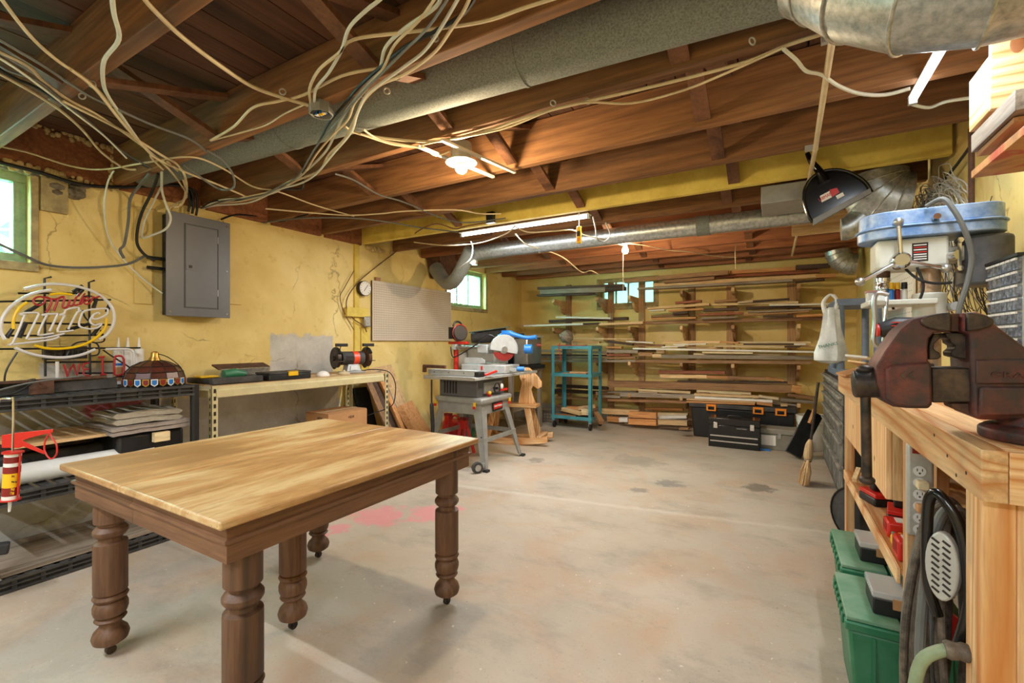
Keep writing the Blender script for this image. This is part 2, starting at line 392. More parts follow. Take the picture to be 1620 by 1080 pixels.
# ------------------------------------------------------------------ the setting
XL, XR, YB, YF = -3.79, 0.86, 6.9, -2.6
ZJ, ZS = 2.23, 2.465            # joist bottoms, subfloor underside
struct('floor', MB().box((XL-0.2, YF-0.2, -0.1), (XR+0.2, YB+0.2, 0)), M['floor'])
def wall_with_holes(name, axis, pos, th, a0, a1, z0, z1, holes, mat):
    mb = MB(); hs = sorted(holes); cur = a0
    def bx(p, q, r, s_):
        if axis == 'x': mb.box((pos, p, r), (pos+th, q, s_))
        else: mb.box((p, pos, r), (q, pos+th, s_))
    for (p, q, r, s_) in hs:
        bx(cur, p, z0, z1); bx(p, q, z0, r); bx(p, q, s_, z1); cur = q
    bx(cur, a1, z0, z1); return struct(name, mb, mat)
W1 = (0.05, 0.90, 1.66, 2.19); W2 = (4.82, 5.76, 1.68, 2.22); W3 = (-2.40, -1.52, 1.74, 2.18)
wall_with_holes('wall_left', 'x', XL-0.22, 0.22, YF-0.2, YB+0.2, 0, 2.62, [W1, W2], M['wall_left'])
wall_with_holes('wall_back', 'y', YB, 0.22, XL, XR, 0, 2.62, [W3], M['wall'])
wall_with_holes('wall_right', 'x', XR, 0.22, YF-0.2, YB+0.2, 0, 2.62, [], M['wall'])
wall_with_holes('wall_front', 'y', YF-0.2, 0.2, XL, XR, 0, 2.62, [], M['wall'])
# sill plate boards on top of the left wall with foam along the joint
def window(n, axis, pos, hole, out, nm, mat):
    a0, a1, z0, z1 = hole
    o = bpy.data.objects.new('window_%d' % n, None); C.objects.link(o); o['kind'] = 'structure'
    o.location = (pos, (a0+a1)/2, z0) if axis == 'x' else ((a0+a1)/2, pos, z0)
    def bx(mb, p, q, r, s_, d0, d1):
        if axis == 'x': mb.box((pos+out*d0, p, r), (pos+out*d1, q, s_))
        else: mb.box((p, pos+out*d0, r), (q, pos+out*d1, s_))
    f = MB(); w = 0.055
    bx(f, a0, a1, z0, z0+w, 0.06, 0.14); bx(f, a0, a1, z1-w, z1, 0.06, 0.14); bx(f, a0, a0+w, z0+w, z1-w, 0.06, 0.14); bx(f, a1-w, a1, z0+w, z1-w, 0.06, 0.14)
    f.build('window_frame', mat, o, w=True, bev=0.004)
    c = MB(); w2 = 0.035
    bx(c, a0-w2, a1+w2, z0-0.05, z0, 0, -0.02); bx(c, a0-w2, a0, z0, z1, 0, -0.015); bx(c, a1, a1+w2, z0, z1, 0, -0.015)
    c.build('casing', M['yframe'], o, w=True, bev=0.004)
    st = (a1-a0-2*w)/nm
    for i in range(1, nm):
        m = MB(); bx(m, a0+w+i*st-0.011, a0+w+i*st+0.011, z0+w, z1-w, 0.08, 0.12); m.build('muntin', mat, o, w=True)
    for i in range(nm):
        m = MB(); bx(m, a0+w+i*st, a0+w+(i+1)*st, z0+w, z1-w, 0.098, 0.102); m.build('pane', M['pane'] if n < 3 else M['frost'], o, w=True)
    return o
window(1, 'x', XL, W1, -1, 3, M['gframe']); window(2, 'x', XL, W2, -1, 3, M['gframe']); window(3, 'y', YB, W3, 1, 4, M['yframe'])

# ceiling: joists along x, subfloor planks along y, cross bridging
ceil = bpy.data.objects.new('ceiling', None); C.objects.link(ceil); ceil.location = (0, 0, ZJ); ceil['kind'] = 'structure'
JY = [-2.2, -1.68, -1.1, -0.5, 0.16, 0.74, 1.32, 1.85, 2.375, 2.91, 3.40, 3.86, 4.34, 4.82, 5.30, 5.78, 6.26, 6.72]   # far face of each joist
J5 = 3.40
for i, y in enumerate(JY):
    big = y == 0.74
    mt = M['joist'] if y < 4 else M['redjoist']
    zt = ZS
    if y == J5: mt = M['ypaint']
    m = MB().box((XL+0.02, y-0.05, ZJ+random.uniform(-0.006, 0.006)), (XR-0.02, y, zt))
    m.build('joist', mt, ceil, w=True, bev=0.004)
px = XL-0.0
k = 0
while px < XR:
    wd = 0.135
    MB().box((px+0.003, YF, ZS+0.002+random.uniform(0, 0.004)), (min(px+wd, XR)-0.003, YB, ZS+0.03)).build('subfloor_plank', M['plank'], ceil, w=True)
    px += wd
MB().box((XL-0.2, YF-0.2, 2.62), (XR+0.2, YB+0.2, 2.66)).build('subfloor', M['plank'], ceil, w=True)
for bx_ in (-2.5, -1.36, -0.27):
    for i in range(3, len(JY)-1):
        y0 = JY[i]; y1 = JY[i+1]-0.05; jx = random.uniform(-0.05, 0.05)
        MB().bar((bx_+jx, y0, ZS-0.03), (bx_+jx, y1, ZJ+0.025), 0.022, 0.07, (1,0,0)).build('bridging_strut', M['joist_end'], ceil, w=True)
        MB().bar((bx_+jx+0.09, y0, ZJ+0.03), (bx_+jx+0.09, y1, ZS-0.03), 0.022, 0.07, (1,0,0)).build('bridging_strut', M['joist_end'], ceil, w=True)
# blocking boards between joists against the left wall, foam in the joints
for i in range(3, 10):
    y0 = JY[i]; y1 = JY[i+1]-0.05
    MB().box((XL+0.0, y0, ZJ-0.02), (XL+0.035, y1, ZS)).build('rim_board', M['redjoist'], ceil, w=True)
fm = MB()
for i in range(200):
    y = random.choice([0.72, 1.28]) + random.uniform(-0.02, 0.02) if i % 2 else random.uniform(0.75, 1.27)
    z = random.uniform(ZJ-0.03, ZS) if i % 2 else (ZS-0.01 if random.random() < 0.35 else ZJ-0.03)+random.uniform(-0.02, 0.02)
    fm.ball((XL+0.045, y, z), random.uniform(0.008, 0.019), 7, 5)
for i in range(30): fm.ball((XL+0.03, 3.42+random.uniform(0, 0.4), ZJ-0.03+random.uniform(-0.012, 0.012)), random.uniform(0.012, 0.026), 7, 5)
o = fm.build('foam_bead', M['foam'], ceil, w=True, kind='stuff')
# top plate boards on the left wall, plaster ledge beneath the near window bay
MB().box((XL, 0.94, 1.98), (XL+0.03, 1.06, 2.21)).build('trim_board', M['yframe'], ceil, w=True, bev=0.003)
rk = MB()
for i in range(90):
    y = random.uniform(0.3, 1.14); lo = 2.19 if y < 0.95 else 2.19-0.16*math.sin(PI*min(1, (y-0.95)/0.19))
    rk.ball((XL+random.uniform(-0.01, 0.02), y, random.uniform(lo, 2.23)), random.uniform(0.02, 0.04), 7, 5, (0.9, 1.3, 0.8))
rk.build('mortar_lump', plain('rough_mortar', '8a8272', 0.9, 0, 0.2, 18, '4c4238', 0.6), ceil, w=True, kind='stuff')

# trims on the left wall: vertical painted board beside the pegboard and a short ledge board
struct('trim_1', MB().box((XL, 3.27, 0.9), (XL+0.022, 3.33, 2.25)), M['ypaint'], bev=0.002)
struct('trim_2', MB().box((XL+0.022, 3.14, 1.455), (XL+0.06, 3.42, 1.55)), M['ypaint'], bev=0.002)
struct('trim_3', MB().box((XL, 3.36, 0.9), (XL+0.018, 3.47, 1.45)), M['ypaint'], bev=0.002)
struct('trim_4', MB().box((XL, 1.98, 1.50), (XL+0.012, 2.12, 2.16)), M['wall'], bev=0.002)
struct('trim_5', MB().box((XL, 1.40, 1.46), (XL+0.012, 1.50, 2.16)), M['wall'], bev=0.002)
# raised slab strip along the right wall under the bench
# steps of daylight: greenery outside the two left windows
struct('ground', MB().box((XL-2.5, YF-0.2, 0.9), (XL-0.23, YB+2, 1.3)), plain('garden_soil', '6a5a44', 0.9, 0, 0.2, 5))
def shrub(y0, y1, z0, label):
    mb = MB()
    for i in range(80):
        y = random.uniform(y0, y1); z = random.uniform(z0, z0+0.75); x = random.uniform(XL-1.1, XL-0.45)
        a = random.uniform(0, 2*PI); L = random.uniform(0.08, 0.2); d = Vector((0.2*math.sin(a*3), math.cos(a), math.sin(a))); w_ = d.cross(Vector((1, 0, 0.3))).normalized()*L*0.2
        p = Vector((x, y, z)); mb.add([p, p+d*L*0.5+w_, p+d*L, p+d*L*0.5-w_], [(0, 1, 2, 3)])
    for i in range(10):
        y = random.uniform(y0, y1); mb.tube([(XL-0.7, y, z0-0.5), (XL-0.75, y+0.08, z0+0.3), (XL-0.6, y+0.2, z0+0.8)], 0.008, 5, smooth=4)
    return mb.solo('bush', M['leaf'], label, 'bush')
t = NT('leaf_green'); M['leaf'] = t.fin(t.mix(t.noise(t.coord(), 6), H('1f8a3a'), H('6fd08a')), 0.4)
t.b.inputs['Transmission Weight'].default_value = 0.0
shrub(-0.6, 1.5, 1.3, 'green leafy bush outside the window above the neon sign')
shrub(4.2, 7.2, 1.3, 'green leafy bush outside the window beyond the pegboard')

# ------------------------------------------------------------------ lamps
def bulb_lamp(x, y, z, r, label, straps):
    b = thing('bulb_lamp', label, 'lamp', (x, y, z))
    if straps:
        MB().lathe([(0.0, 0.13), (0.055, 0.13), (0.055, 0.05), (0.05, 0.045)], n=20).build('junction_box', M['lgrey'], b)
        MB().lathe([(0.05, 0.045), (0.055, 0.04), (0.08, 0.034), (0.083, 0.028), (0.03, 0.02), (0.028, 0.005)], n=24).build('porcelain_holder', M['white'], b)
        MB().ball((0, 0, 0), r, 16, 10, (1, 1, 0.9)).build('bulb', M['bulb'], b)
        for s_ in (-1, 1): MB().bar((s_*0.075-0.05, -0.2, 0.07), (s_*0.075+0.05, 0.36, 0.07), 0.02, 0.012).build('mounting_strap', M['white'], b)
    else:
        MB().lathe([(0.0, 0.125), (0.07, 0.12), (0.07, 0.105), (0.03, 0.09), (0.025, 0.06), (0.014, 0.05)], n=20).build('porcelain_holder', M['white'], b)
        MB().lathe([(0.0, -r), (r*0.6, -r*0.8), (r, -r*0.1), (r*0.85, r*0.5), (0.016, r*1.6), (0.014, r*2)], n=16).build('bulb', M['bulb'], b)
        MB().tube([(-0.02, 0, 0.1), (-0.022, 0.0, -0.12), (-0.02, 0, -0.42)], 0.0018, 5).build('pull_cord', M['cable_w'], b)
    l = lamp('bulb_light', 'POINT', (x, y, z-r-0.01), LB, WARM, shadow_soft_size=0.035); return b
LB = 55
bulb_lamp(-1.45, 1.97, 2.125, 0.033, 'lit warm bulb in a round porcelain holder strapped under the near joists', True)
LB = 80
bulb_lamp(-1.27, 4.42, 2.09, 0.033, 'bare lit bulb with pull cord under the far joists', False)
def tube_lamp(name, p, q, label, power, rw=0.075):
    p = Vector(p); q = Vector(q); d = (q-p).normalized(); b = thing(name, label, 'lamp', (p+q)/2)
    up = Vector((0, 0, 1)); s_ = d.cross(up)
    mb = MB().bar(p+up*0.0165, q+up*0.0165, rw, 0.006); mb.build('reflector', M['white'], b, w=True)
    MB().tube([p+d*0.02, q-d*0.02], 0.013, 12).build('light_tube', M['tube'], b, w=True)
    MB().bar(p, p+d*0.02, 0.028, 0.03).build('end_cap', M['lgrey'], b, w=True); MB().bar(q-d*0.02, q, 0.028, 0.03).build('end_cap', M['lgrey'], b, w=True)
    n = 3
    for i in range(n):
        c = p+(q-p)*((i+0.5)/n)
        l = lamp('tube_light', 'AREA', c-up*0.016, power/n, COOL, shape='RECTANGLE', size=(q-p).length/n, size_y=0.03)
        l.rotation_euler = (0, 0, math.atan2(d.y, d.x))
    return b
tube_lamp('tube_lamp', (-2.55, 3.46, 2.195), (-1.28, 3.46, 2.2), 'lit tube lamp hung under the yellow beam above the table saw', 60)
tube_lamp('tube_lamp', (0.5, 1.28, 2.208), (0.5, 2.50, 2.208), 'lit tube lamp beneath the big duct elbow above the workbench', 22, 0.03)
tube_lamp('tube_lamp', (-2.9, -0.6, 2.19), (-1.68, -0.6, 2.19), 'unseen tube lamp added as fill under the joists behind the oak table', 70)  # added out of view as fill, to brighten the near part of the room
tube_lamp('tube_lamp', (-0.9, -1.3, 2.19), (0.32, -1.3, 2.19), 'added fill tube lamp under the joists near the unseen front wall', 70)  # second added lamp, behind the camera, there only for fill light

# ------------------------------------------------------------------ oak table
def oak_table():
    x0, x1, y0, y1, zt = -2.33, -1.22, 0.63, 1.80, 0.74
    T = thing('oak_table', 'old oak table with bare sanded top and five turned legs on casters', 'table', ((x0+x1)/2, (y0+y1)/2, 0))
    t = NT('sanded_oak_top'); co = t.coord((1, 1, 1)); cs = t.coord((1, 0.06, 1))
    f = t.noise(cs, 14, 4, 0.6, 0.8); g = t.noise(cs, 110, 3, 0.75); st = t.noise(t.coord((1, 0.3, 1)), 4.2, 6, 0.65, 0.4)
    c = t.ramp(f, [(0.3, H('94703f')), (0.5, H('b98e5a')), (0.7, H('a67c4a'))])
    c = t.mix(t.ramp(st, [(0.40, (0.85,)*3), (0.50, (0,)*3)]), c, H('d2b888'))
    c = t.mix(t.ramp(st, [(0.50, (0,)*3), (0.60, (0.6,)*3)]), c, H('86623c'))
    c = t.mix(t.ramp(t.noise(co, 7, 6, 0.8), [(0.6, (0,)*3), (0.72, (0.55,)*3)]), c, H('6e5236'))
    c = t.mix(t.ramp(g, [(0.3, (0.6,)*3), (0.45, (0,)*3)]), c, H('80592f'))
    sc_ = t.noise(t.coord((6, 0.6, 1)), 22, 2, 0.5); c = t.mix(t.ramp(sc_, [(0.72, (0,)*3), (0.76, (0.5,)*3)]), c, H('ead8b4'))
    t.bump(g, 0.12, 0.002); top_m = t.fin(c, 0.42)
    def slab(xa, xb, nm):
        MB().box((xa, y0, zt-0.024), (xb, y1, zt)).build(nm, top_m, T, w=True, bev=0.006)
    xm = x0+(x1-x0)*0.47
    slab(x0, xm-0.0008, 'tabletop_leaf'); slab(xm+0.0008, x1, 'tabletop_leaf')
    i = 0.035
    def apron(a, b, mt, ma=1, mb_=1):
        m = MB(); a = Vector(a); b = Vector(b); d = (b-a).normalized(); nrm = Vector((d.y, -d.x, 0)); n = nrm
        prof = [(0, zt-0.024), (0.006, zt-0.026), (0.006, zt-0.036), (0.0, zt-0.040), (0.0, zt-0.062), (0.008, zt-0.065), (0.010, zt-0.071), (0.008, zt-0.077), (0.0, zt-0.080), (0.0, zt-0.130), (-0.022, zt-0.130), (-0.022, zt-0.024)]
        A = [a+n*p-d*p*ma+Vector((0, 0, z)) for p, z in prof]; B = [b+n*p+d*p*mb_+Vector((0, 0, z)) for p, z in prof]; q = len(prof)
        m.add(A+B, [tuple(range(q)), tuple(range(2*q-1, q-1, -1))]+[((k+1) % q, k, q+k, q+(k+1) % q) for k in range(q)])
        m.build('apron', mt, T, w=True)
    X0, X1, Y0, Y1 = x0+i, x1-i, y0+i, y1-i
    apron((X0, Y0, 0), (xm-0.001, Y0, 0), M['oak0'], 1, 0); apron((xm+0.001, Y0, 0), (X1, Y0, 0), M['oak0'], 0, 1)
    apron((X1, Y0, 0), (X1, Y1, 0), M['oak1']); apron((X1, Y1, 0), (X0, Y1, 0), M['oak0']); apron((X0, Y1, 0), (X0, Y0, 0), M['oak1'])
    prof = [(0.0, 0.04), (0.014, 0.04), (0.036, 0.043), (0.053, 0.055), (0.058, 0.074), (0.052, 0.093), (0.038, 0.108), (0.031, 0.122), (0.032, 0.13), (0.045, 0.133), (0.050, 0.140), (0.045, 0.147),
            (0.039, 0.150), (0.050, 0.158), (0.0545, 0.174), (0.0545, 0.190), (0.049, 0.205), (0.042, 0.211), (0.051, 0.216), (0.0555, 0.225), (0.051, 0.234), (0.045, 0.237),
            (0.050, 0.2395), (0.053, 0.245), (0.053, 0.425), (0.052, 0.432), (0.038, 0.438), (0.036, 0.452), (0.047, 0.457), (0.0545, 0.469), (0.0545, 0.479), (0.046, 0.491), (0.038, 0.496), (0.040, 0.506), (0.051, 0.511), (0.051, 0.712), (0.0, 0.712)]
    for (lx, ly) in ((-2.215, 0.745), (-1.32, 0.745), (-1.30, 1.655), (-2.20, 1.655), (-1.745, 1.19)):
        lg = MB().lathe(prof, (lx, ly, 0), 28).build('leg', M['oak2'], T, w=True)
        cs_ = MB().cyl((lx, ly, 0.028), (lx, ly, 0.044), 0.008, n=8); cs_.cyl((lx-0.009, ly, 0.0165), (lx+0.009, ly, 0.0165), 0.0165, n=14); cs_.box((lx-0.012, ly-0.008, 0.012), (lx-0.009, ly+0.008, 0.032)); cs_.box((lx+0.009, ly-0.008, 0.012), (lx+0.012, ly+0.008, 0.032))
        cs_.build('caster', M['iron'], lg, w=True)
    MB().box((X0+0.02, 1.16, zt-0.09), (X1-0.02, 1.22, zt-0.03)).build('cross_rail', M['oak0'], T, w=True)
oak_table()
# ------------------------------------------------------------------ electrical panel
def elec_panel():
    xf, y0, y1, z0, z1 = -3.66, 1.535, 1.965, 1.38, 2.115
    T = thing('electrical_panel', 'grey steel electrical panel with hinged door on the left wall', 'electrical panel', (xf, y0, z0))
    MB().box((XL, y0+0.03, z0+0.01), (xf-0.006, y1-0.02, z1-0.01)).build('box', M['blackd'], T, w=True, bev=0.003)
    MB().box((xf-0.006, y0, z0), (xf, y1, z1)).build('cover', M['panel'], T, w=True, bev=0.002)
    d = MB().box((xf, y0+0.12, z0+0.07), (xf+0.004, y0+0.335, z1-0.075)).build('door', M['panel'], T, w=True, bev=0.002)
    g = MB(); a0, a1, b0, b1 = y0+0.112, y0+0.343, z0+0.062, z1-0.067
    for (p, q, r, s_) in ((a0, a1, b0, b0+0.004), (a0, a1, b1-0.004, b1), (a0, a0+0.004, b0, b1), (a1-0.004, a1, b0, b1)): g.box((xf, p, r), (xf+0.0015, q, s_))
    g.build('door_surround', M['black'], T, w=True)
    h = MB().box((xf+0.004, y0+0.122, z0+0.335), (xf+0.008, y0+0.175, z0+0.385)).build('latch', M['panel'], d, w=True)
    MB().box((xf+0.008, y0+0.14, z0+0.35), (xf+0.011, y0+0.16, z0+0.37)).build('latch_button', M['black'], d, w=True)
    for zz in (z0+0.16, z0+0.56): MB().cyl((xf+0.004, y0+0.338, zz), (xf+0.004, y0+0.338, zz+0.05), 0.003, n=6).build('hinge', M['steel'], T, w=True)
    for yy in (y0+0.025, y1-0.025):
        for zz in (z0+0.03, z0+0.36, z1-0.03): MB().cyl((xf, yy, zz), (xf+0.003, yy, zz), 0.007, n=8).build('screw', M['chrome'], T, w=True)
    for zz in (1.71, 1.78): MB().tube([(XL+0.05, y0-0.08, zz), (XL+0.06, y0+0.035, zz)], 0.012, 8).build('cable_gland', M['black'], T, w=True)
elec_panel()
# ------------------------------------------------------------------ black plastic rack along the left wall
RX0, RX1, RY0, RY1 = -3.72, -3.17, 0.60, 1.50
def plastic_shelf(T, z, h=0.062):
    m = MB()
    def rail(a, b):
        a = Vector(a); b = Vector(b); d = (b-a).normalized()
        m.bar(a+Vector((0, 0, h-0.006)), b+Vector((0, 0, h-0.006)), 0.022, 0.012); m.bar(a+Vector((0, 0, h*0.5)), b+Vector((0, 0, h*0.5)), 0.02, 0.006); m.bar(a+Vector((0, 0, 0.006)), b+Vector((0, 0, 0.006)), 0.022, 0.012)
        n = int((b-a).length/0.09)
        for i in range(n+1):
            p = a+d*(b-a).length*i/n; m.bar(p, p+Vector((0, 0, h)), 0.008, 0.018, d)
        m.bar(a+Vector((0, 0, h*0.5))-Vector((d.y, -d.x, 0))*0.008, b+Vector((0, 0, h*0.5))-Vector((d.y, -d.x, 0))*0.008, 0.003, h-0.01)
    z0 = z-h
    rail((RX1, RY0, z0), (RX1, RY1, z0)); rail((RX1, RY1, z0), (RX0, RY1, z0)); rail((RX0, RY1, z0), (RX0, RY0, z0)); rail((RX0, RY0, z0), (RX1, RY0, z0))
    n = 14
    for i in range(n):
        y = RY0+0.03+(RY1-RY0-0.06)*i/(n-1); m.box((RX0+0.01, y-0.02, z-0.012), (RX1-0.012, y+0.02, z-0.003))
    m.build('shelf', M['blackd'], T, w=True)
T = thing('storage_rack', 'black plastic three-tier rack against the left wall under the neon sign', 'shelf rack', (-3.45, 1.05, 0))
for z in (0.925, 0.475, 0.065): plastic_shelf(T, z)
for x in (RX0+0.01, RX1-0.01):
    for y in (RY0+0.01, RY1-0.01): MB().cyl((x, y, 0.0), (x, y, 0.93), 0.024, n=14).build('post', M['black'], T, w=True)
# --- things on the bottom shelf and between
MB().box((-3.68, 0.66, 0.0665), (-3.2, 1.44, 0.09)).solo('plywood_sheet', M['grey1'], 'weathered grey plywood sheet lying on the bottom shelf of the black rack', 'board', bev=0.001)
MB().cyl((-3.30, 0.66, 0.53), (-3.28, 1.3, 0.53), 0.052, n=24).solo('plastic_roll', M['gwhite'], 'pale grey rolled sheet on the middle shelf of the black rack', 'roll')
MB().box((-3.70, 0.64, 0.477), (-3.44, 1.2, 0.60)).solo('storage_case', M['blackd'], 'black case lying at the wall on the middle shelf of the black rack', 'case', bev=0.012)
m = MB().box((-3.62, 1.12, 0.478), (-3.24, 1.46, 0.66)); m.solo('storage_case', M['black'], 'black case under the folded towels on the rack', 'case', bev=0.02)
MB().box((-3.70, 0.72, 0.665), (-3.27, 1.10, 0.682)).solo('board', M['tan1'], 'thin plywood board at towel height on the black rack', 'board')
MB().box((-3.68, 0.66, 0.602), (-3.48, 1.1, 0.663)).solo('storage_case', M['iron'], 'dark case beneath the thin plywood board on the black rack', 'case', bev=0.01)
def towel(z, x0, x1, y0, y1, th, mat, label, seed):
    random.seed(seed); m = MB(); n = 16; k = 5
    top = []; 
    def surf(zz, s_):
        return [[Vector((x0+(x1-x0)*i/n*1.0+0.006*math.sin(j*1.3+seed), y0+(y1-y0)*j/n, zz+s_*(0.004*math.sin(i*0.5+seed+j*0.3)+0.004*math.sin(j*0.45+seed*2)))) for j in range(n+1)] for i in range(n+1)]
    for L in range(2):
        zt = z+th*(L+1)/2-0.002; zb = z+th*L/2+0.002
        A = surf(zt, 1); B = surf(zb, 0.6); base = len(m.v)
        # one closed loop round the fold along y sections
        vs = []; fs = []
        for i in range(n+1):
            ring = []
            for j in range(n+1): ring.append(A[i][j])
            mid = (A[i][n]+B[i][n])/2; ring.append(mid+Vector((0, th*0.28, 0)))
            for j in range(n, -1, -1): ring.append(B[i][j])
            mid = (A[i][0]+B[i][0])/2; ring.append(mid-Vector((0, th*0.28, 0)))
            vs += ring
        q = 2*(n+1)+2
        for i in range(n):
            for j in range(q): fs.append((i*q+j, i*q+(j+1) % q, (i+1)*q+(j+1) % q, (i+1)*q+j))
        fs.append(tuple(range(q-1, -1, -1))); fs.append(tuple(n*q+j for j in range(q)))
        m.add(vs, fs)
    m.solo('folded_towel', mat, label, 'towel')
towel(0.664, -3.60, -3.21, 1.09, 1.47, 0.05, M['towelp'], 'pinkish-grey folded towel, lower one of the pile on the black rack', 3)
towel(0.717, -3.56, -3.24, 1.12, 1.43, 0.072, M['towel'], 'pale grey-green folded towel on top of the pile', 5)
MB().box((-3.225, 1.28, 0.60), (-3.19, 1.36, 0.655)).solo('wood_offcut', M['cream1'], 'small pale wood offcut sticking out under the towels', 'wood')
# --- on the top shelf
ZT = 0.925
m = MB()   # long dark trough
prof = [(-0.06, 0.02), (-0.05, 0.06), (-0.062, 0.06), (-0.072, 0.0), (0.072, 0.0), (0.062, 0.06), (0.05, 0.06), (0.06, 0.02)]
a = Vector((-3.42, 0.55, ZT+0.001)); d = Vector((-0.05, 0.62, 0)); n_ = Vector((1, 0.08, 0)).normalized()
P = [a+n_*p+Vector((0, 0, z)) for p, z in prof]
m.prism(P, d)
m.solo('metal_trough', M['blackd'], 'long black open trough on top of the black rack below the neon sign', 'trough')
MB().bar((-3.30, 0.42, 0.995), (-3.42, 1.12, 0.993), 0.05, 0.012).solo('steel_bar', M['rust'], 'flat rusty steel bar lying along the black trough', 'bar')
MB().box((-3.345, 0.79, ZT+0.001), (-3.325, 0.88, ZT+0.07)).solo('steel_plate', M['rust'], 'small rusty steel plate standing against the black trough', 'plate')
for i, (y, h_, c, lab) in enumerate(((1.27, 0.16, 'white', 'white sealant cartridge nearest the neon letters on the black rack'), (1.32, 0.15, 'white', 'white sealant cartridge, middle of the three on the black rack'),
                              (1.38, 0.155, 'white', 'white sealant cartridge beside the stained-glass lampshade'))):
    x = -3.66
    b = thing('sealant_cartridge', lab, 'cartridge', (x, y, ZT+0.001))
    MB().lathe([(0.0, 0), (0.026, 0), (0.026, 0.22), (0.022, 0.225), (0.01, 0.228), (0.008, 0.25), (0.004, 0.30), (0.0, 0.30)], n=16).build('tube', M['white'], b)
    MB().lathe([(0.0265, 0.02), (0.0265, 0.11)], n=16, cap=False).build('label_band', M['card'] if i == 0 else M['paper'], b)
    if i == 0: MB().lathe([(0.0268, 0.12), (0.0268, 0.135)], n=16, cap=False).build('blue_band', M['blue'], b)
# stained glass lampshade with emblem plaques
sx, sy = -3.40, 1.365
T = thing('stained_glass_shade', 'brown stained-glass lampshade with a rim of small emblem plaques', 'lampshade', (sx, sy, ZT+0.001))
gl = plain('amber_glass', '5c2f22', 0.3, 0, 0.25, 14, '3c1c16')
ns = 12
for k in range(ns):
    m = MB(); a0 = 2*PI*k/ns; a1 = 2*PI*(k+1)/ns
    pf = [(0.155, 0.045), (0.145, 0.085), (0.115, 0.12), (0.07, 0.145), (0.03, 0.155)]
    vs = [Vector((r*math.cos(a), r*math.sin(a), z)) for r, z in pf for a in (a0, a1)]
    m.add(vs, [(2*i, 2*i+1, 2*i+3, 2*i+2) for i in range(4)]); m.build('glass_panel', gl, T, smooth=False)
    MB().tube([Vector((r*1.01*math.cos(a0), r*1.01*math.sin(a0), z)) for r, z in pf], 0.0028, 5).build('lead_rib', M['iron'], T)
    for j in (0, 1):
        am = a0+(a1-a0)*(0.25+0.5*j); ca, sa = math.cos(am), math.sin(am); tn = Vector((-sa, ca, 0)); o_ = Vector((ca*0.158, sa*0.158, 0))
        q = [o_+tn*x+Vector((0, 0, z)) for x, z in ((-0.017, 0.045), (0.017, 0.045), (0.017, 0.012), (0, 0.0), (-0.017, 0.012))]
        pl = MB().prism(q, Vector((ca, sa, 0))*0.003).build('emblem_plaque', M['brass'] if (2*k+j) % 2 else M['white'], T)
        q2 = [o_+Vector((ca, sa, 0))*0.0032+tn*x*0.7+Vector((0, 0, z)) for x, z in ((-0.017, 0.04), (0.017, 0.04), (0.017, 0.016), (0, 0.007), (-0.017, 0.016))]
        MB().prism(q2, Vector((ca, sa, 0))*0.001).build('emblem_print', M['blue'] if (2*k+j) % 2 == 0 else M['redd'], pl)
for zz in (0.045, 0.085, 0.12): MB().torus((0, 0, zz), {0.045: 0.157, 0.085: 0.147, 0.12: 0.117}[zz], 0.0025, 'z', 36, 5).build('lead_ring', M['iron'], T)
MB().lathe([(0.034, 0.15), (0.03, 0.165), (0.022, 0.18), (0.02, 0.205), (0.012, 0.21), (0.0, 0.212)], n=14).build('cap', M['brass'], T)
MB().tube([(0, 0, 0.20), (0.05, 0.05, 0.175), (0.1, 0.1, 0.11), (0.12, 0.11, 0.05)], 0.003, 5, smooth=4).build('chain', M['iron'], T)

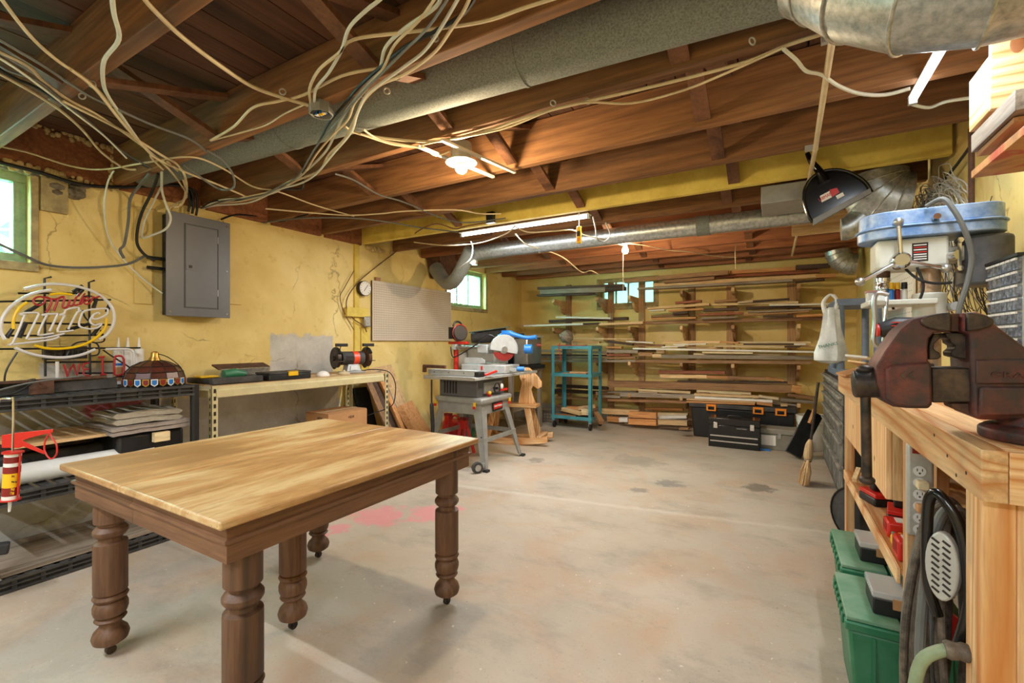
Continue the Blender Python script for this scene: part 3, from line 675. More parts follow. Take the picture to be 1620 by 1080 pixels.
# ------------------------------------------------------------------ neon sign (unlit tubes) traced at its own plane in front of the left wall
SX = -3.60
def neon(cx=None):
    T = thing('neon_sign', 'unlit neon beer sign of white, red and yellow tubes on a black frame', 'neon sign', (SX, 0.75, 1.0))
    def pp(pts, off=0.0): return [AX(x/4.909, 420+y/4.909, SX+off) for x, y in pts]
    def tb(pts, mt, nm, r=0.0055, off=0.0, sm=4): MB().tube(pp(pts, off), r, 8, smooth=sm).build(nm, mt, T, w=True)
    W = plain('white_neon_tube', 'd8d6d4', 0.25, 0, 0.03); Rr = plain('red_neon_tube', 'a8282c', 0.3, 0, 0.05); Yn = plain('yellow_neon_tube', 'f0c418', 0.3, 0, 0.03)
    tb([(190,182),(300,155),(400,143),(520,150),(640,172),(740,210),(820,265),(870,330),(888,400),(875,470),(830,535),(770,575)], W, 'outer_tube', 0.0085)
    tb([(400,188),(300,205),(200,240),(100,305),(40,370),(10,440),(10,520),(38,572)], W, 'outer_tube', 0.0085)
    tb([(115,635),(180,665),(280,695),(400,712),(520,712),(640,690),(740,650)], W, 'outer_tube', 0.0085)
    tb([(212,285),(160,320),(120,375),(103,430),(108,492)], Yn, 'yellow_tube', 0.0075); tb([(388,225),(470,217),(560,226)], Yn, 'yellow_tube', 0.0075)
    tb([(265,618),(360,642),(480,645),(600,628),(700,590),(780,530),(820,470),(825,410)], Yn, 'yellow_tube', 0.0075)
    tb([(262,290),(262,262),(300,242),(345,250),(345,285),(300,308),(262,290)], Rr, 'script_tube', 0.005, 0.012); tb([(345,245),(385,255),(398,290),(360,362)], Rr, 'script_tube', 0.006, 0.012)
    tb([(385,260),(430,262),(450,262),(418,352)], Rr, 'script_tube', 0.006, 0.012); tb([(430,270),(480,243),(500,252),(488,320),(520,322),(545,265)], Rr, 'script_tube', 0.006, 0.012)
    tb([(545,265),(535,305),(565,308),(590,250),(618,215)], Rr, 'script_tube', 0.005, 0.012); tb([(590,250),(575,300),(610,300),(640,240),(660,215)], Rr, 'script_tube', 0.005, 0.012); tb([(610,300),(632,296),(645,265),(672,246),(690,262),(652,285),(675,300),(705,280),(722,238)], Rr, 'script_tube', 0.005, 0.012)
    tb([(722,238),(740,250),(775,238)], Rr, 'script_tube', 0.005, 0.012)
    S = 2
    tb([(150,378),(190,368),(280,365),(297,375),(290,400),(205,570)], W, 'letter_tube', 0.0055, 0.012, S); tb([(150,378),(185,385),(185,400),(100,600),(60,612)], W, 'letter_tube', 0.0055, 0.012, S)
    tb([(100,612),(200,600),(400,575),(460,550)], W, 'letter_tube', 0.0055, 0.012, S); tb([(215,572),(350,560),(500,528)], W, 'letter_tube', 0.0055, 0.012, S)
    tb([(325,385),(350,378),(430,375),(443,385),(385,510)], W, 'letter_tube', 0.0055, 0.012, S); tb([(325,385),(360,385),(355,400),(300,520),(315,540),(415,525)], W, 'letter_tube', 0.0055, 0.012, S)
    tb([(460,382),(500,370),(510,345),(560,330),(610,325),(610,345)], W, 'letter_tube', 0.0055, 0.012, S); tb([(460,382),(500,385),(495,400),(448,495),(465,515),(570,503)], W, 'letter_tube', 0.0055, 0.012, S)
    tb([(610,345),(635,352),(600,362),(530,495)], W, 'letter_tube', 0.0055, 0.012, S)
    tb([(640,365),(680,345),(810,333),(838,345),(825,380),(760,412),(722,412),(722,385),(760,365),(775,375)], W, 'letter_tube', 0.0055, 0.012, 3); tb([(640,365),(615,440),(625,475),(700,492),(760,480),(790,450),(740,462),(705,445),(700,420),(722,385)], W, 'letter_tube', 0.0055, 0.012, 3)
    # WE ID
    tb([(497,765),(525,862),(545,800),(570,765),(598,862),(618,765)], Rr, 'letter_tube', 0.006, 0.008, 1)
    tb([(690,755),(650,765),(648,800),(690,803),(655,808),(650,850),(700,855)], Rr, 'letter_tube', 0.005, 0.008, 2)
    tb([(765,712),(812,708),(795,715),(798,840),(780,845),(825,845)], Rr, 'letter_tube', 0.006, 0.008, 1)
    tb([(890,720),(900,703),(945,703),(962,730),(962,820),(945,845),(890,845),(890,720)], Rr, 'letter_tube', 0.0065, 0.008, 2)
    tb([(820,650),(980,648),(1025,662),(1040,700),(1042,870),(1020,920)], W, 'border_tube', 0.0075, 0.0, 3); tb([(445,745),(445,870)], W, 'border_tube', 0.0085, 0.0, 1)
    # black frame behind
    def fr(pts, nm='frame_bar', r=0.006, off=-0.05): MB().tube(pp(pts, off), r, 6).build(nm, M['black'], T, w=True)
    fr([(400,88),(345,100),(352,860)]); fr([(735,115),(690,130),(700,850)])
    fr([(-40,280),(860,265)]); fr([(-40,440),(860,460)]); fr([(-40,545),(800,540)]); fr([(-40,648),(1090,638)]); fr([(140,215),(600,215)]); fr([(345,750),(1020,745)]); fr([(600,835),(1100,832)])
    MB().prism(pp([(345,632),(680,625),(680,720),(345,735)], -0.045), (-0.05, 0, 0)).build('transformer', M['black'], T, w=True, bev=0.004)
    for i in range(6):
        x = 395+i*45; MB().prism(pp([(x,655),(x+25,655),(x+25,700),(x,700)], -0.044), (0.002, 0, 0)).build('transformer_slot', M['blackg'], T, w=True)
    for q in ([(570,205),(640,155)], [(640,185),(600,235)], [(200,365),(330,290)], [(725,330),(752,255)], [(160,500),(205,440)], [(50,560),(100,490)], [(720,540),(775,470)], [(830,360),(850,300)], [(150,560),(200,450)], [(520,500),(700,450)]):
        MB().tube(pp(q, -0.02), [0.011, 0.009], 8).build('tube_boot', M['black'], T, w=True)
    for q in ([(520,700),(560,620),(640,590),(740,600),(770,640),(760,690),(700,700)], [(135,670),(60,790),(35,880),(40,1000)], [(740,600),(800,590),(810,560),(780,500)], [(640,345),(660,400),(700,440)], [(800,655),(880,710),(960,760),(1010,800),(990,850),(880,870),(790,920)], [(625,280),(650,240),(720,240),(740,280)]):
        MB().tube(pp(q, -0.015), 0.0045, 6, smooth=5).build('wire', M['black'], T, w=True)
neon()
# loose cables on the rack top
def cable(name, pts, r, mat, label, n=6, sm=5, group=None, cat='cable', clips=None):
    return MB().tube(pts, r, n, smooth=sm).solo(name, mat, label, cat, group)
cable('cable', [(-3.2, 0.5, 0.935), (-3.24, 0.7, 0.94), (-3.3, 0.8, 1.0), (-3.4, 0.78, 0.99), (-3.3, 0.6, 0.94), (-3.22, 0.66, 0.935)], 0.005, M['cable_k'], 'black cord tangled on the near end of the black rack')
cable('cable', [(-3.22, 0.56, 0.935), (-3.23, 0.75, 0.99), (-3.24, 0.93, 1.01), (-3.26, 0.98, 1.015)], 0.0045, M['cable_g'], 'grey cord crossing the near end of the black rack')
MB().ball((-3.52, 1.1, ZT+0.035), 0.035, 12, 8, (1.2, 1.4, 0.95)).solo('rag', M['towel'], 'crumpled rag beside the black trough', 'rag')
# hanging pipe wrench like handle on the near rack post
MB().bar((-3.1, 0.52, 0.265), (-3.06, 0.66, 0.25), 0.05, 0.05, (0, 0, 1)).solo('foam_grip', M['blackd'], 'black foam-wrapped handle end poking past the near rack post', 'handle', bev=0.008)

# caulking gun hanging by its rod hook from the rack edge
def caulk():
    Tt = 1.93
    P = lambda x, y: AT(x/3.0, 600+y/3.0, Tt)
    T = thing('caulking_gun', 'red caulking gun with a sealant cartridge hanging upside down on the black rack', 'caulking gun', P(60, 560))
    nrm = (ray(20, 700)).normalized()*0.004; nrm.z = 0
    MB().tube([P(-5,118), P(0,95), P(50,93), P(64,105), P(60,345)], 0.0042, 8, smooth=3).build('plunger_rod', M['chrome'], T, w=True)
    MB().prism([P(8,265), P(95,252), P(252,236), P(252,250), P(150,275), P(105,290), P(210,340), P(210,356), P(110,318), P(92,325), P(8,325)], nrm*2).build('handle', M['red'], T, w=True, bev=0.001)
    MB().tube([P(238,250), P(215,290), P(212,340), P(240,377), P(268,355), P(268,310), P(245,275), P(238,250)], 0.0032, 6, smooth=4).build('trigger', M['red'], T, w=True)
    c0 = P(62,348); c1 = P(48,570); ax = (c1-c0)
    tb = MB().cyl(c0, c1, 0.0265, n=24).build('cartridge', M['white'], T, w=True)
    def band(a, b, mt, nm): MB().cyl(c0+ax*a, c0+ax*b, 0.0268, n=24).build(nm, mt, tb, w=True)
    band(0.07, 0.2, M['redd'], 'red_band'); band(0.28, 0.42, M['redd'], 'red_band'); band(0.42, 0.72, M['yellow'], 'yellow_band'); band(0.72, 0.9, M['redd'], 'red_band')
    MB().cyl(c1, c1+ax*0.26, 0.007, 0.004, n=10).build('nozzle', M['gwhite'], T, w=True)
    side = Vector((0.866, 0.5, 0)); fr_ = -Vector((-0.5, 0.866, 0))
    for s_ in (-1, 1): MB().tube([c0+side*0.031*s_-ax*0.02, c1+side*0.031*s_], 0.0035, 6).build('cradle_rail', M['red'], T, w=True)
    MB().cyl(c1-ax*0.02, c1+ax*0.005, 0.034, n=20).build('cradle_end', M['red'], T, w=True); MB().cyl(c0-ax*0.03, c0, 0.034, n=20).build('cradle_end', M['red'], T, w=True)
    ctr = lambda a: c0+ax*a+(O-(c0+ax*a)).normalized()*0.0272
    xd = -side; yd = ax.normalized()
    for a, s_, z, mt in ((0.62, 'ULTRA BOND', 0.008, M['ink']), (0.5, 'PASTE', 0.009, M['redd'])): text(s_, 'lettering', mt, ctr(a), -xd if False else xd, yd, z*1.2, tb, sx=0.8)
    text('FLEX', 'lettering', M['yellow'], ctr(0.86), xd, yd, 0.016, tb, sx=0.85); text('PASTE', 'lettering', M['yellow'], ctr(0.78), xd, yd, 0.013, tb, sx=0.85)
caulk()

# ------------------------------------------------------------------ beige steel bench along the left wall
BX0, BX1, BY0, BY1, BZ = -3.74, -3.2, 1.60, 3.18, 0.905
T = thing('steel_workbench', 'long beige steel-framed bench with wooden deck along the yellow wall', 'workbench', ((BX0+BX1)/2, (BY0+BY1)/2, 0))
MB().box((BX0, BY0+0.03, BZ-0.018), (BX1-0.012, BY1-0.02, BZ)).build('deck', M['tan1'], T, w=True, bev=0.001)
def beam(a, b, nm='beam'):
    a = Vector(a); b = Vector(b); d = (b-a).normalized(); n = Vector((d.y, -d.x, 0))
    pr = [(0, 0), (0.004, 0.0), (0.004, -0.018), (0.014, -0.028), (0.014, -0.072), (0, -0.078)]
    MB().prism([a+n*p+Vector((0, 0, z)) for p, z in pr], b-a).build(nm, M['beige'], T, w=True)
z_ = BZ-0.004
beam((BX1-0.01, BY0+0.03, z_), (BX1-0.01, BY1-0.06, z_)); beam((BX1-0.02, BY1, z_), (BX0, BY1, z_)); beam((BX0, BY0+0.005, z_), (BX1-0.02, BY0+0.005, z_))
for (x, y, sx_, sy_) in ((BX1, BY0, -1, 1), (BX1, BY1, -1, -1), (BX0, BY0, 1, 1), (BX0, BY1, 1, -1)):
    p = MB(); p.box((x, y, 0), (x+sx_*0.003, y+sy_*0.04, BZ)); p.box((x, y, 0), (x+sx_*0.04, y+sy_*0.003, BZ))
    pt = p.build('post', M['beige'], T, w=True)
    sl = MB()
    for k in range(17):
        zz = 0.06+k*0.05; sl.box((x-0.0006, y+sy_*0.014, zz), (x+0.0036, y+sy_*0.026, zz+0.026)); sl.box((x+sx_*0.014, y-0.0006, zz), (x+sx_*0.026, y+0.0036, zz+0.026))
    sl.build('keyhole_slots', M['black'], pt, w=True, kind='stuff')
# items on the beige bench
Z = BZ+0.001
T = thing('metal_tray', 'open grey sheet-metal tray standing tilted at the wall on the beige bench', 'tray', (-3.6, 2.02, Z))
MB().bar((0, -0.16, 0.045), (0, 0.22, 0.045), 0.012, 0.085, (0.35, 0, 1)).build('front', M['galv'], T); MB().bar((-0.05, -0.17, 0.1), (-0.05, 0.23, 0.1), 0.1, 0.012, (0.3, 0, 1)).build('lip', M['rust'], T)
MB().box((-3.66, 1.66, Z), (-3.34, 1.80, Z+0.035)).solo('tool_case', M['blackd'], 'flat dark case at the near end of the beige bench', 'case', bev=0.008)
MB().bar((-3.27, 1.63, Z+0.024), (-3.27, 1.98, Z+0.024), 0.045, 0.045).solo('torpedo_level', M['blackd'], 'long dark level lying at the front edge of the beige bench', 'level', bev=0.008)
T = thing('power_tool', 'green cordless tool lying on the dark level', 'power tool', (-3.36, 1.83, Z+0.001))
MB().tube([(0, -0.07, 0.06), (0, 0.0, 0.066), (0, 0.08, 0.055)], [0.03, 0.036, 0.022], 14).build('body', M['green'], T); MB().box((-0.03, 0.07, 0.0), (0.03, 0.15, 0.05)).build('battery', M['black'], T, bev=0.006); MB().box((-0.03, -0.1, 0.0), (0.03, 0.05, 0.03)).build('grip', M['black'], T, bev=0.006)
T = thing('organizer_case', 'black organizer case with grey lid and yellow latch on the beige bench', 'case', (-3.33, 2.2, Z))
MB().box((-0.09, -0.18, 0), (0.09, 0.17, 0.045)).build('body', M['black'], T, bev=0.006); MB().box((-0.093, -0.18, 0.046), (0.093, 0.17, 0.062)).build('lid', M['blackd'], T, bev=0.004)
MB().box((0.09, -0.03, 0.03), (0.1, 0.05, 0.06)).build('yellow_latch', M['yellow'], T, bev=0.002); MB().box((0.08, -0.03, 0.0625), (0.1, 0.05, 0.066)).build('yellow_latch', M['yellow'], T)
MB().box((-3.58, 1.88, Z), (-3.44, 2.1, Z+0.03)).solo('drill_bit_case', M['iron'], 'small dark drill bit case behind the green tool', 'case', bev=0.004)
MB().box((-3.56, 1.66, Z+0.037), (-3.46, 1.78, Z+0.05)).solo('tool_case', M['yellow'], 'thin yellow case lying on the flat dark case', 'case', bev=0.004)
T = thing('dust_mask', 'white plastic dust mask lying on the beige bench', 'dust mask', (-3.33, 2.55, Z))
MB().ball((0, 0, 0.002), 0.05, 16, 10, (0.8, 1.25, 0.85)).build('shell', M['white'], T); MB().tube([(0.03, 0.06, 0.01), (0.04, 0.1, 0.004), (0, 0.12, 0.004), (-0.05, 0.08, 0.004)], 0.002, 5, smooth=4).build('strap', M['cable_w'], T)
m = MB().lathe([(0, 0), (0.05, 0), (0.052, 0.01), (0.04, 0.022), (0.02, 0.026), (0.0, 0.03)], (-3.33, 2.77, Z), 20); m.ball((-3.33, 2.77, Z+0.03), 0.012, 8, 6)
m.solo('porcelain_holder', M['cable_w'], 'cream porcelain lamp holder lying beside the bench grinder', 'lamp holder')
# bench grinder
def grinder():
    T = thing('bench_grinder', 'black bench grinder with orange motor band at the far end of the beige bench', 'bench grinder', (-3.42, 2.93, Z), -0.25)
    MB().prism([(-0.07, -0.1, 0), (0.07, -0.1, 0), (0.07, 0.1, 0), (-0.07, 0.1, 0)], (0, 0, 0.018)).build('base', M['gpaint'], T, bev=0.004)
    MB().prism([(0.055, -0.075, 0.018), (0.055, 0.075, 0.018), (0.035, 0.05, 0.085), (0.035, -0.05, 0.085)], (-0.09, 0, 0)).build('pedestal', M['gpaint'], T, bev=0.004)
    MB().prism([(0.056, -0.04, 0.03), (0.056, 0.04, 0.03), (0.045, 0.03, 0.07), (0.045, -0.03, 0.07)], (0.002, 0, 0)).build('switch_plate', M['lgrey'], T)
    MB().cyl((0, -0.11, 0.14), (0, 0.11, 0.14), 0.062, n=28).build('motor', M['blackd'], T, bev=0.004)
    MB().cyl((0, 0.0, 0.14), (0, 0.055, 0.14), 0.0635, n=28).build('orange_band', plain('orange_decal', 'f0502c', 0.4), T)
    MB().box((0.061, -0.08, 0.12), (0.064, -0.01, 0.16)).build('label_plate', M['ink'], T)
    for s_ in (-1, 1):
        MB().cyl((0, s_*0.135, 0.14), (0, s_*0.165, 0.14), 0.085, n=32).build('grinding_wheel', M['rust'] if s_ > 0 else M['iron'], T)
        g_ = MB().torus((0, s_*0.15, 0.14), 0.088, 0.018, 'x' if False else ((1,0,0),(0,0,1)), 24, 8, 0.5, 4.4).build('guard', M['black'], T)
        MB().cyl((0, s_*0.165, 0.14), (0, s_*0.185, 0.14), 0.022, n=14).build('nut', M['iron'], T)
        MB().bar((0.09, s_*0.15-0.03, 0.115), (0.09, s_*0.15+0.03, 0.115), 0.05, 0.006).build('tool_rest', M['iron'], T)
        MB().tube([(0.03, s_*0.13, 0.20), (0.05, s_*0.13, 0.245), (0.07, s_*0.13, 0.255)], 0.004, 6).build('shield_arm', M['iron'], T)
        MB().bar((0.07, s_*0.13-0.055, 0.262), (0.07, s_*0.13+0.055, 0.262), 0.03, 0.028).build('eye_shield', M['black'], T, bev=0.004)
grinder()
cable('cable', [(-3.38, 3.0, Z+0.01), (-3.3, 3.05, Z+0.03), (-3.19, 3.16, Z+0.01), (-3.16, 3.22, 0.82), (-3.17, 3.24, 0.7), (-3.2, 3.22, 0.58), (-3.3, 3.1, 0.52), (-3.42, 3.0, 0.47)], 0.005, M['cable_k'], 'black grinder cord hanging over the far end of the beige bench', cat='cord')
# cartons under the bench
def carton(name, c, sx_, sy_, sz, rot, mat, label, flap=True):
    T = thing(name, label, 'box', c, rot); MB().box((-sx_/2, -sy_/2, 0), (sx_/2, sy_/2, sz)).build('body', mat, T, bev=0.003)
    if flap:
        MB().bar((0, -sy_/2, sz+0.004), (0, sy_/2, sz+0.004), sx_*0.96, 0.004).build('flap', mat, T)
        MB().box((-0.02, -sy_/2, sz+0.0065), (0.02, sy_/2, sz+0.0075)).build('tape', M['cable_w'], T)
    return T
T = carton('carton', (-3.40, 2.86, 0.0), 0.34, 0.50, 0.20, 0.0, M['white'], 'white printed carton on the floor under the beige bench', False)
MB().box((0.171, -0.2, 0.12), (0.1715, 0.0, 0.17)).build('printed_panel', M['towelp'], T)
T = carton('carton', (-3.44, 2.72, 0.2005), 0.24, 0.36, 0.05, 0.0, plain('faded_red_card', '9c5a4a', 0.8), 'flat faded-red carton between the white and brown cartons', False)
T = carton('carton', (-3.41, 2.76, 0.36), 0.30, 0.42, 0.22, 0.0, M['card'], 'brown cardboard carton with black print under the beige bench')
MB().box((-0.16, -0.22, -0.108), (0.14, 0.2, -0.001)).build('tray', M['iron'], T)
for k, (s_, y, z, z2) in enumerate((('HDX', 0.03, 0.17, 0.03), ('Weatherproof', -0.1, 0.11, 0.014), ('Storage Box', -0.1, 0.09, 0.014), ('This side up', -0.1, 0.03, 0.012), ('- Heavy duty -', 0.05, 0.11, 0.012))):
    text(s_, 'lettering', M['ink'], (-3.41+0.151, 2.76+y, 0.36+z), (0, 1, 0), (0, 0, 1), z2, T)
for k, (s_, x, z, z2) in enumerate((('HDX', 0.06, 0.18, 0.03),)): text(s_, 'lettering', M['ink'], (-3.41+x-0.02, 2.76-0.211, 0.36+z), (1, 0, 0), (0, 0, 1), z2, T)
# sheets leaning against the wall past the bench
def lean(name, y, wd, h, th, xb, mat, label, ext=None, zr=0.0, xt=None):
    xt = XL+0.03 if xt is None else xt
    T = MB().bar((xb, y, 0.0+th), (xt+th, y+zr, h), wd, th, (1, 0, 0.3)).solo(name, mat, label, 'board', bev=0.002); return T
lean('leaning_board', 3.66, 0.42, 0.92, 0.012, -3.36, M['tan2'], 'large sheet of plywood leaning on the wall past the beige bench', zr=-0.1)
lean('leaning_board', 3.40, 0.13, 0.86, 0.03, -3.22, M['dark2'], 'dark board leaning just behind the far bench post', zr=-0.05, xt=-3.70)
lean('leaning_board', 3.33, 0.07, 0.88, 0.025, -3.16, M['brown2'], 'narrow brown board leaning beside the far bench post', zr=-0.08, xt=-3.63)
lean('leaning_board', 3.56, 0.05, 0.85, 0.03, -3.22, M['orange2'], 'narrow board with orange edge leaning in front of the plywood', zr=-0.12, xt=-3.64)
lean('leaning_board', 3.62, 0.10, 0.88, 0.02, -3.28, M['grey2'], 'soot-stained grey board leaning in front of the plywood', zr=-0.12, xt=-3.71)
lean('leaning_board', 3.80, 0.28, 0.52, 0.014, -3.17, M['orange2'], 'short tan hardboard sheet leaning lowest by the table saw', zr=-0.12, xt=-3.5)
lean('leaning_board', 3.31, 0.20, 0.72, 0.02, -3.50, plain('black_felt', '202224', 0.9), 'black sheet leaning low behind the far bench post', zr=0.0)

# ------------------------------------------------------------------ pegboard, gauge, outlet
def pegboard():
    x, y0, y1, z0, z1 = XL+0.03, 3.50, 4.88, 1.21, 1.862
    T = thing('pegboard', 'cream pegboard panel fixed on the yellow left wall', 'pegboard', (x, (y0+y1)/2, z0))
    MB().box((x-0.006, y0, z0), (x, y1, z1)).build('panel', plain('pegboard_cream', 'cfc1ac', 0.6, 0, 0.05, 3), T, w=True, bev=0.001)
    m = MB(); ny = int((y1-y0)/0.0254)-1; nz = int((z1-z0)/0.0254)-1
    for i in range(ny):
        for j in range(nz):
            y = y0+0.03+i*0.0254; z = z0+0.03+j*0.0254; r = 0.0042
            m.add([(x+0.0006, y+r*math.cos(a), z+r*math.sin(a)) for a in (0.52, 1.57, 2.62, 3.67, 4.71, 5.76)], [(0, 1, 2, 3, 4, 5)])
    m.build('peg_holes', M['ink'], T, w=True, kind='stuff', smooth=False)
    for y in (y0+0.01, y1-0.03): MB().box((XL, y, z0), (x-0.006, y+0.02, z1)).build('batten', M['dark2'], T, w=True)
    MB().box((XL, y0+0.05, z1), (XL+0.03, y0+0.12, z1+0.04)).build('hanger_block', M['brown2'], T, w=True)
pegboard()
p = AX(578, 456, XL+0.07)
T = thing('dial_thermometer', 'round white dial thermometer on the wall board left of the pegboard', 'thermometer', p)
MB().cyl((-0.045, 0, 0), (0.0, 0, 0), 0.08, n=32).build('case', M['iron'], T); MB().cyl((0, 0, 0), (0.003, 0, 0), 0.074, n=32).build('dial', M['paper'], T)
MB().bar((0.004, -0.02, -0.03), (0.004, 0.03, 0.035), 0.005, 0.002, (1, 0, 0)).build('needle', M['ink'], T)
for k in range(12):
    a = -PI*0.25+k*PI*1.5/11; MB().bar((0.0035, 0.055*math.cos(a), 0.055*math.sin(a)), (0.0035, 0.066*math.cos(a), 0.066*math.sin(a)), 0.004, 0.001, (1, 0, 0)).build('tick_mark', M['ink'], T)
p = AX(577, 508, XL+0.02)
T = thing('outlet_box', 'small grey surface outlet box beside the pegboard', 'outlet', (XL+0.02, p.y, p.z-0.06))
MB().box((0, -0.04, 0), (0.045, 0.04, 0.11)).build('box', M['steel'], T, bev=0.004); MB().box((0.045, -0.03, 0.01), (0.05, 0.03, 0.1)).build('cover', M['lgrey'], T)
for zz in (0.03, 0.075):
    for yy in (-0.007, 0.007): MB().box((0.05, yy-0.0015, zz), (0.0505, yy+0.0015, zz+0.012)).build('slot', M['ink'], T)
# ------------------------------------------------------------------ table saw on splayed steel stand
def table_saw():
    T = thing('table_saw', 'grey table saw on a splayed steel stand beside the oak table', 'table saw', (-2.66, 3.84, 0))
    x0, x1, y0, y1 = -3.02, -2.30, 3.50, 4.19      # foot rectangle
    tx0, tx1, ty0, ty1 = -2.92, -2.42, 3.60, 4.09  # stand top rectangle
    zt = 0.60
    for (a, b, c, d) in ((x0, y0, tx0, ty0), (x1, y0, tx1, ty0), (x1, y1, tx1, ty1), (x0, y1, tx0, ty1)):
        sx_ = 1 if a == x0 else -1; sy_ = 1 if b == y0 else -1
        m = MB(); P = Vector((a, b, 0.02)); Q = Vector((c, d, zt))
        wb, wt = 0.045, 0.10
        for ax in (Vector((sx_, 0, 0)), Vector((0, sy_, 0))):
            n = Vector((ax.y*0.0+0.0, 0, 0)); off = Vector((0, sy_, 0))*0.003 if ax.x else Vector((sx_, 0, 0))*0.003
            m.prism([P, P+ax*wb, Q+ax*wt, Q], off)
        lg = m.build('leg', M['gpaint'], T, w=True)
        MB().box((a-0.02*1, b-0.02, 0), (a+0.03, b+0.03, 0.022)).build('rubber_foot', M['black'], lg, w=True, bev=0.004)
        MB().cyl((a+sx_*0.02+(c-a)*0.5, b+(d-b)*0.5-sy_*0.003, 0.3), (a+sx_*0.02+(c-a)*0.5, b+(d-b)*0.5, 0.3), 0.008, n=8).build('bolt', M['iron'], lg, w=True)
    for k, z in (('top_rail', zt-0.05), ('brace', 0.27)):
        f = (z-0.02)/(zt-0.02); X0, X1, Y0, Y1 = x0+(tx0-x0)*f, x1+(tx1-x1)*f, y0+(ty0-y0)*f, y1+(ty1-y1)*f; h = 0.10 if k == 'top_rail' else 0.045
        for a, b in (((X0, Y0), (X1, Y0)), ((X1, Y0), (X1, Y1)), ((X1, Y1), (X0, Y1)), ((X0, Y1), (X0, Y0))):
            MB().bar((a[0], a[1], z), (b[0], b[1], z), 0.006, h).build(k, M['gpaint'], T, w=True)
    pl = MB().bar((-2.395, 3.77, 0.555), (-2.395, 3.95, 0.565), 0.006, 0.085).build('badge', M['black'], T, w=True)
    MB().bar((-2.391, 3.785, 0.556), (-2.391, 3.935, 0.564), 0.002, 0.05).build('badge_face', M['red'], pl, w=True)
    text('CRAFTSMAN', 'lettering', M['paper'], (-2.388, 3.86, 0.56), (0, 1, 0), (0, 0, 1), 0.026, T)
    MB().prism([(-2.95, 3.56, 0.6), (-2.38, 3.56, 0.6), (-2.38, 4.13, 0.6), (-2.95, 4.13, 0.6)], (0, 0, 0.06)).build('base_tray', M['gpaint'], T, w=True, bev=0.02)
    MB().box((-2.92, 3.60, 0.66), (-2.46, 4.10, 0.835)).build('body', M['panel'], T, w=True, bev=0.008)
    for i in range(5): MB().box((-2.86+i*0.035, 3.594, 0.69), (-2.845+i*0.035, 3.601, 0.81)).build('vent_slot', M['ink'], T, w=True)
    MB().box((-2.461, 3.70, 0.69), (-2.44, 4.02, 0.80)).build('front_panel', M['gpaint'], T, w=True, bev=0.003)
    w_ = MB().torus((-2.40, 3.86, 0.735), 0.05, 0.008, 'x', 20, 6); w_.cyl((-2.44, 3.86, 0.735), (-2.39, 3.86, 0.735), 0.012, n=10); w_.build('height_wheel', M['black'], T, w=True)
    MB().ball((-2.40, 3.95, 0.745), 0.03, 12, 8, (0.5, 0.8, 1)).build('wheel_knob', M['white'], T, w=True); MB().bar((-2.41, 3.93, 0.71), (-2.38, 4.02, 0.715), 0.02, 0.02).build('lock_lever', M['red'], T, w=True)
    MB().bar((-2.42, 3.72, 0.70), (-2.42, 3.76, 0.66), 0.02, 0.03).build('paddle_switch', M['red'], T, w=True); MB().ball((-2.405, 3.73, 0.70), 0.018).build('safety_key', M['yellow'], T, w=True)
    for (x, y) in ((-2.93, 3.555), (-2.46, 3.555), (-2.38, 4.08)):
        MB().bar((x, y-0.006, 0.57), (x, y-0.006, 0.62), 0.02, 0.014, (0, 1, 0)).build('latch', M['yellow'], T, w=True); MB().bar((x, y-0.012, 0.56), (x, y-0.012, 0.585), 0.024, 0.014, (0, 1, 0)).build('latch_tab', M['red'], T, w=True)
    zt = 0.868
    MB().box((-2.96, 3.48, 0.838), (-2.42, 4.62, zt)).build('saw_top', M['steel'], T, w=True, bev=0.004)
    MB().box((-3.0, 3.445, 0.835), (-2.40, 3.475, zt+0.002)).build('side_rail', M['lgrey'], T, w=True, bev=0.004)
    r = MB().box((-2.415, 3.44, 0.838), (-2.375, 4.70, 0.864)).build('front_rail', M['lgrey'], T, w=True, bev=0.003)
    rl = MB()
    for i in range(70): rl.box((-2.3745, 3.5+i*0.017, 0.852), (-2.374, 3.502+i*0.017, 0.862 if i % 5 else 0.845))
    rl.build('ruler_ticks', M['ink'], r, w=True, kind='stuff')
    f = MB().box((-3.0, 3.52, 0.87), (-2.43, 3.60, 0.925)).build('rip_fence', M['lgrey'], T, w=True, bev=0.004)
    MB().box((-2.44, 3.515, 0.86), (-2.38, 3.605, 0.915)).build('fence_clamp', M['black'], f, w=True, bev=0.008); MB().bar((-2.38, 3.6, 0.88), (-2.33, 3.74, 0.915), 0.025, 0.02).build('fence_lever', M['red'], f, w=True, bev=0.004)
    for i in range(3): MB().cyl((-2.92+i*0.18, 3.519, 0.9), (-2.92+i*0.18, 3.516, 0.9), 0.005, n=8).build('screw', M['iron'], f, w=True)
    MB().bar((-2.99, 3.44, 0.96), (-2.74, 3.47, 0.955), 0.03, 0.03).build('push_handle', M['rust'], T, w=True, bev=0.004); MB().bar((-2.985, 3.45, 0.90), (-2.98, 3.445, 0.965), 0.03, 0.03, (0, 1, 0)).build('handle_end', M['rust'], T, w=True)
    # wheel on the near foot
    MB().cyl((-2.36, 3.44, 0.052), (-2.33, 3.42, 0.052), 0.052, n=24).build('wheel', M['blackd'], T, w=True, bev=0.006); MB().cyl((-2.33, 3.42, 0.052), (-2.325, 3.417, 0.052), 0.03, n=16).build('wheel_hub', M['steel'], T, w=True); MB().bar((-2.34, 3.42, 0.06), (-2.32, 3.51, 0.06), 0.012, 0.045).build('wheel_bracket', M['gpaint'], T, w=True)
    MB().tube([(-2.88, 3.43, 0.83), (-2.88, 3.43, 0.60), (-2.87, 3.42, 0.58), (-2.86, 3.42, 0.30), (-2.92, 3.41, 0.05)], [0.008, 0.008, 0.02, 0.018, 0.018], 8, smooth=4).build('folding_leg', M['black'], T, w=True)
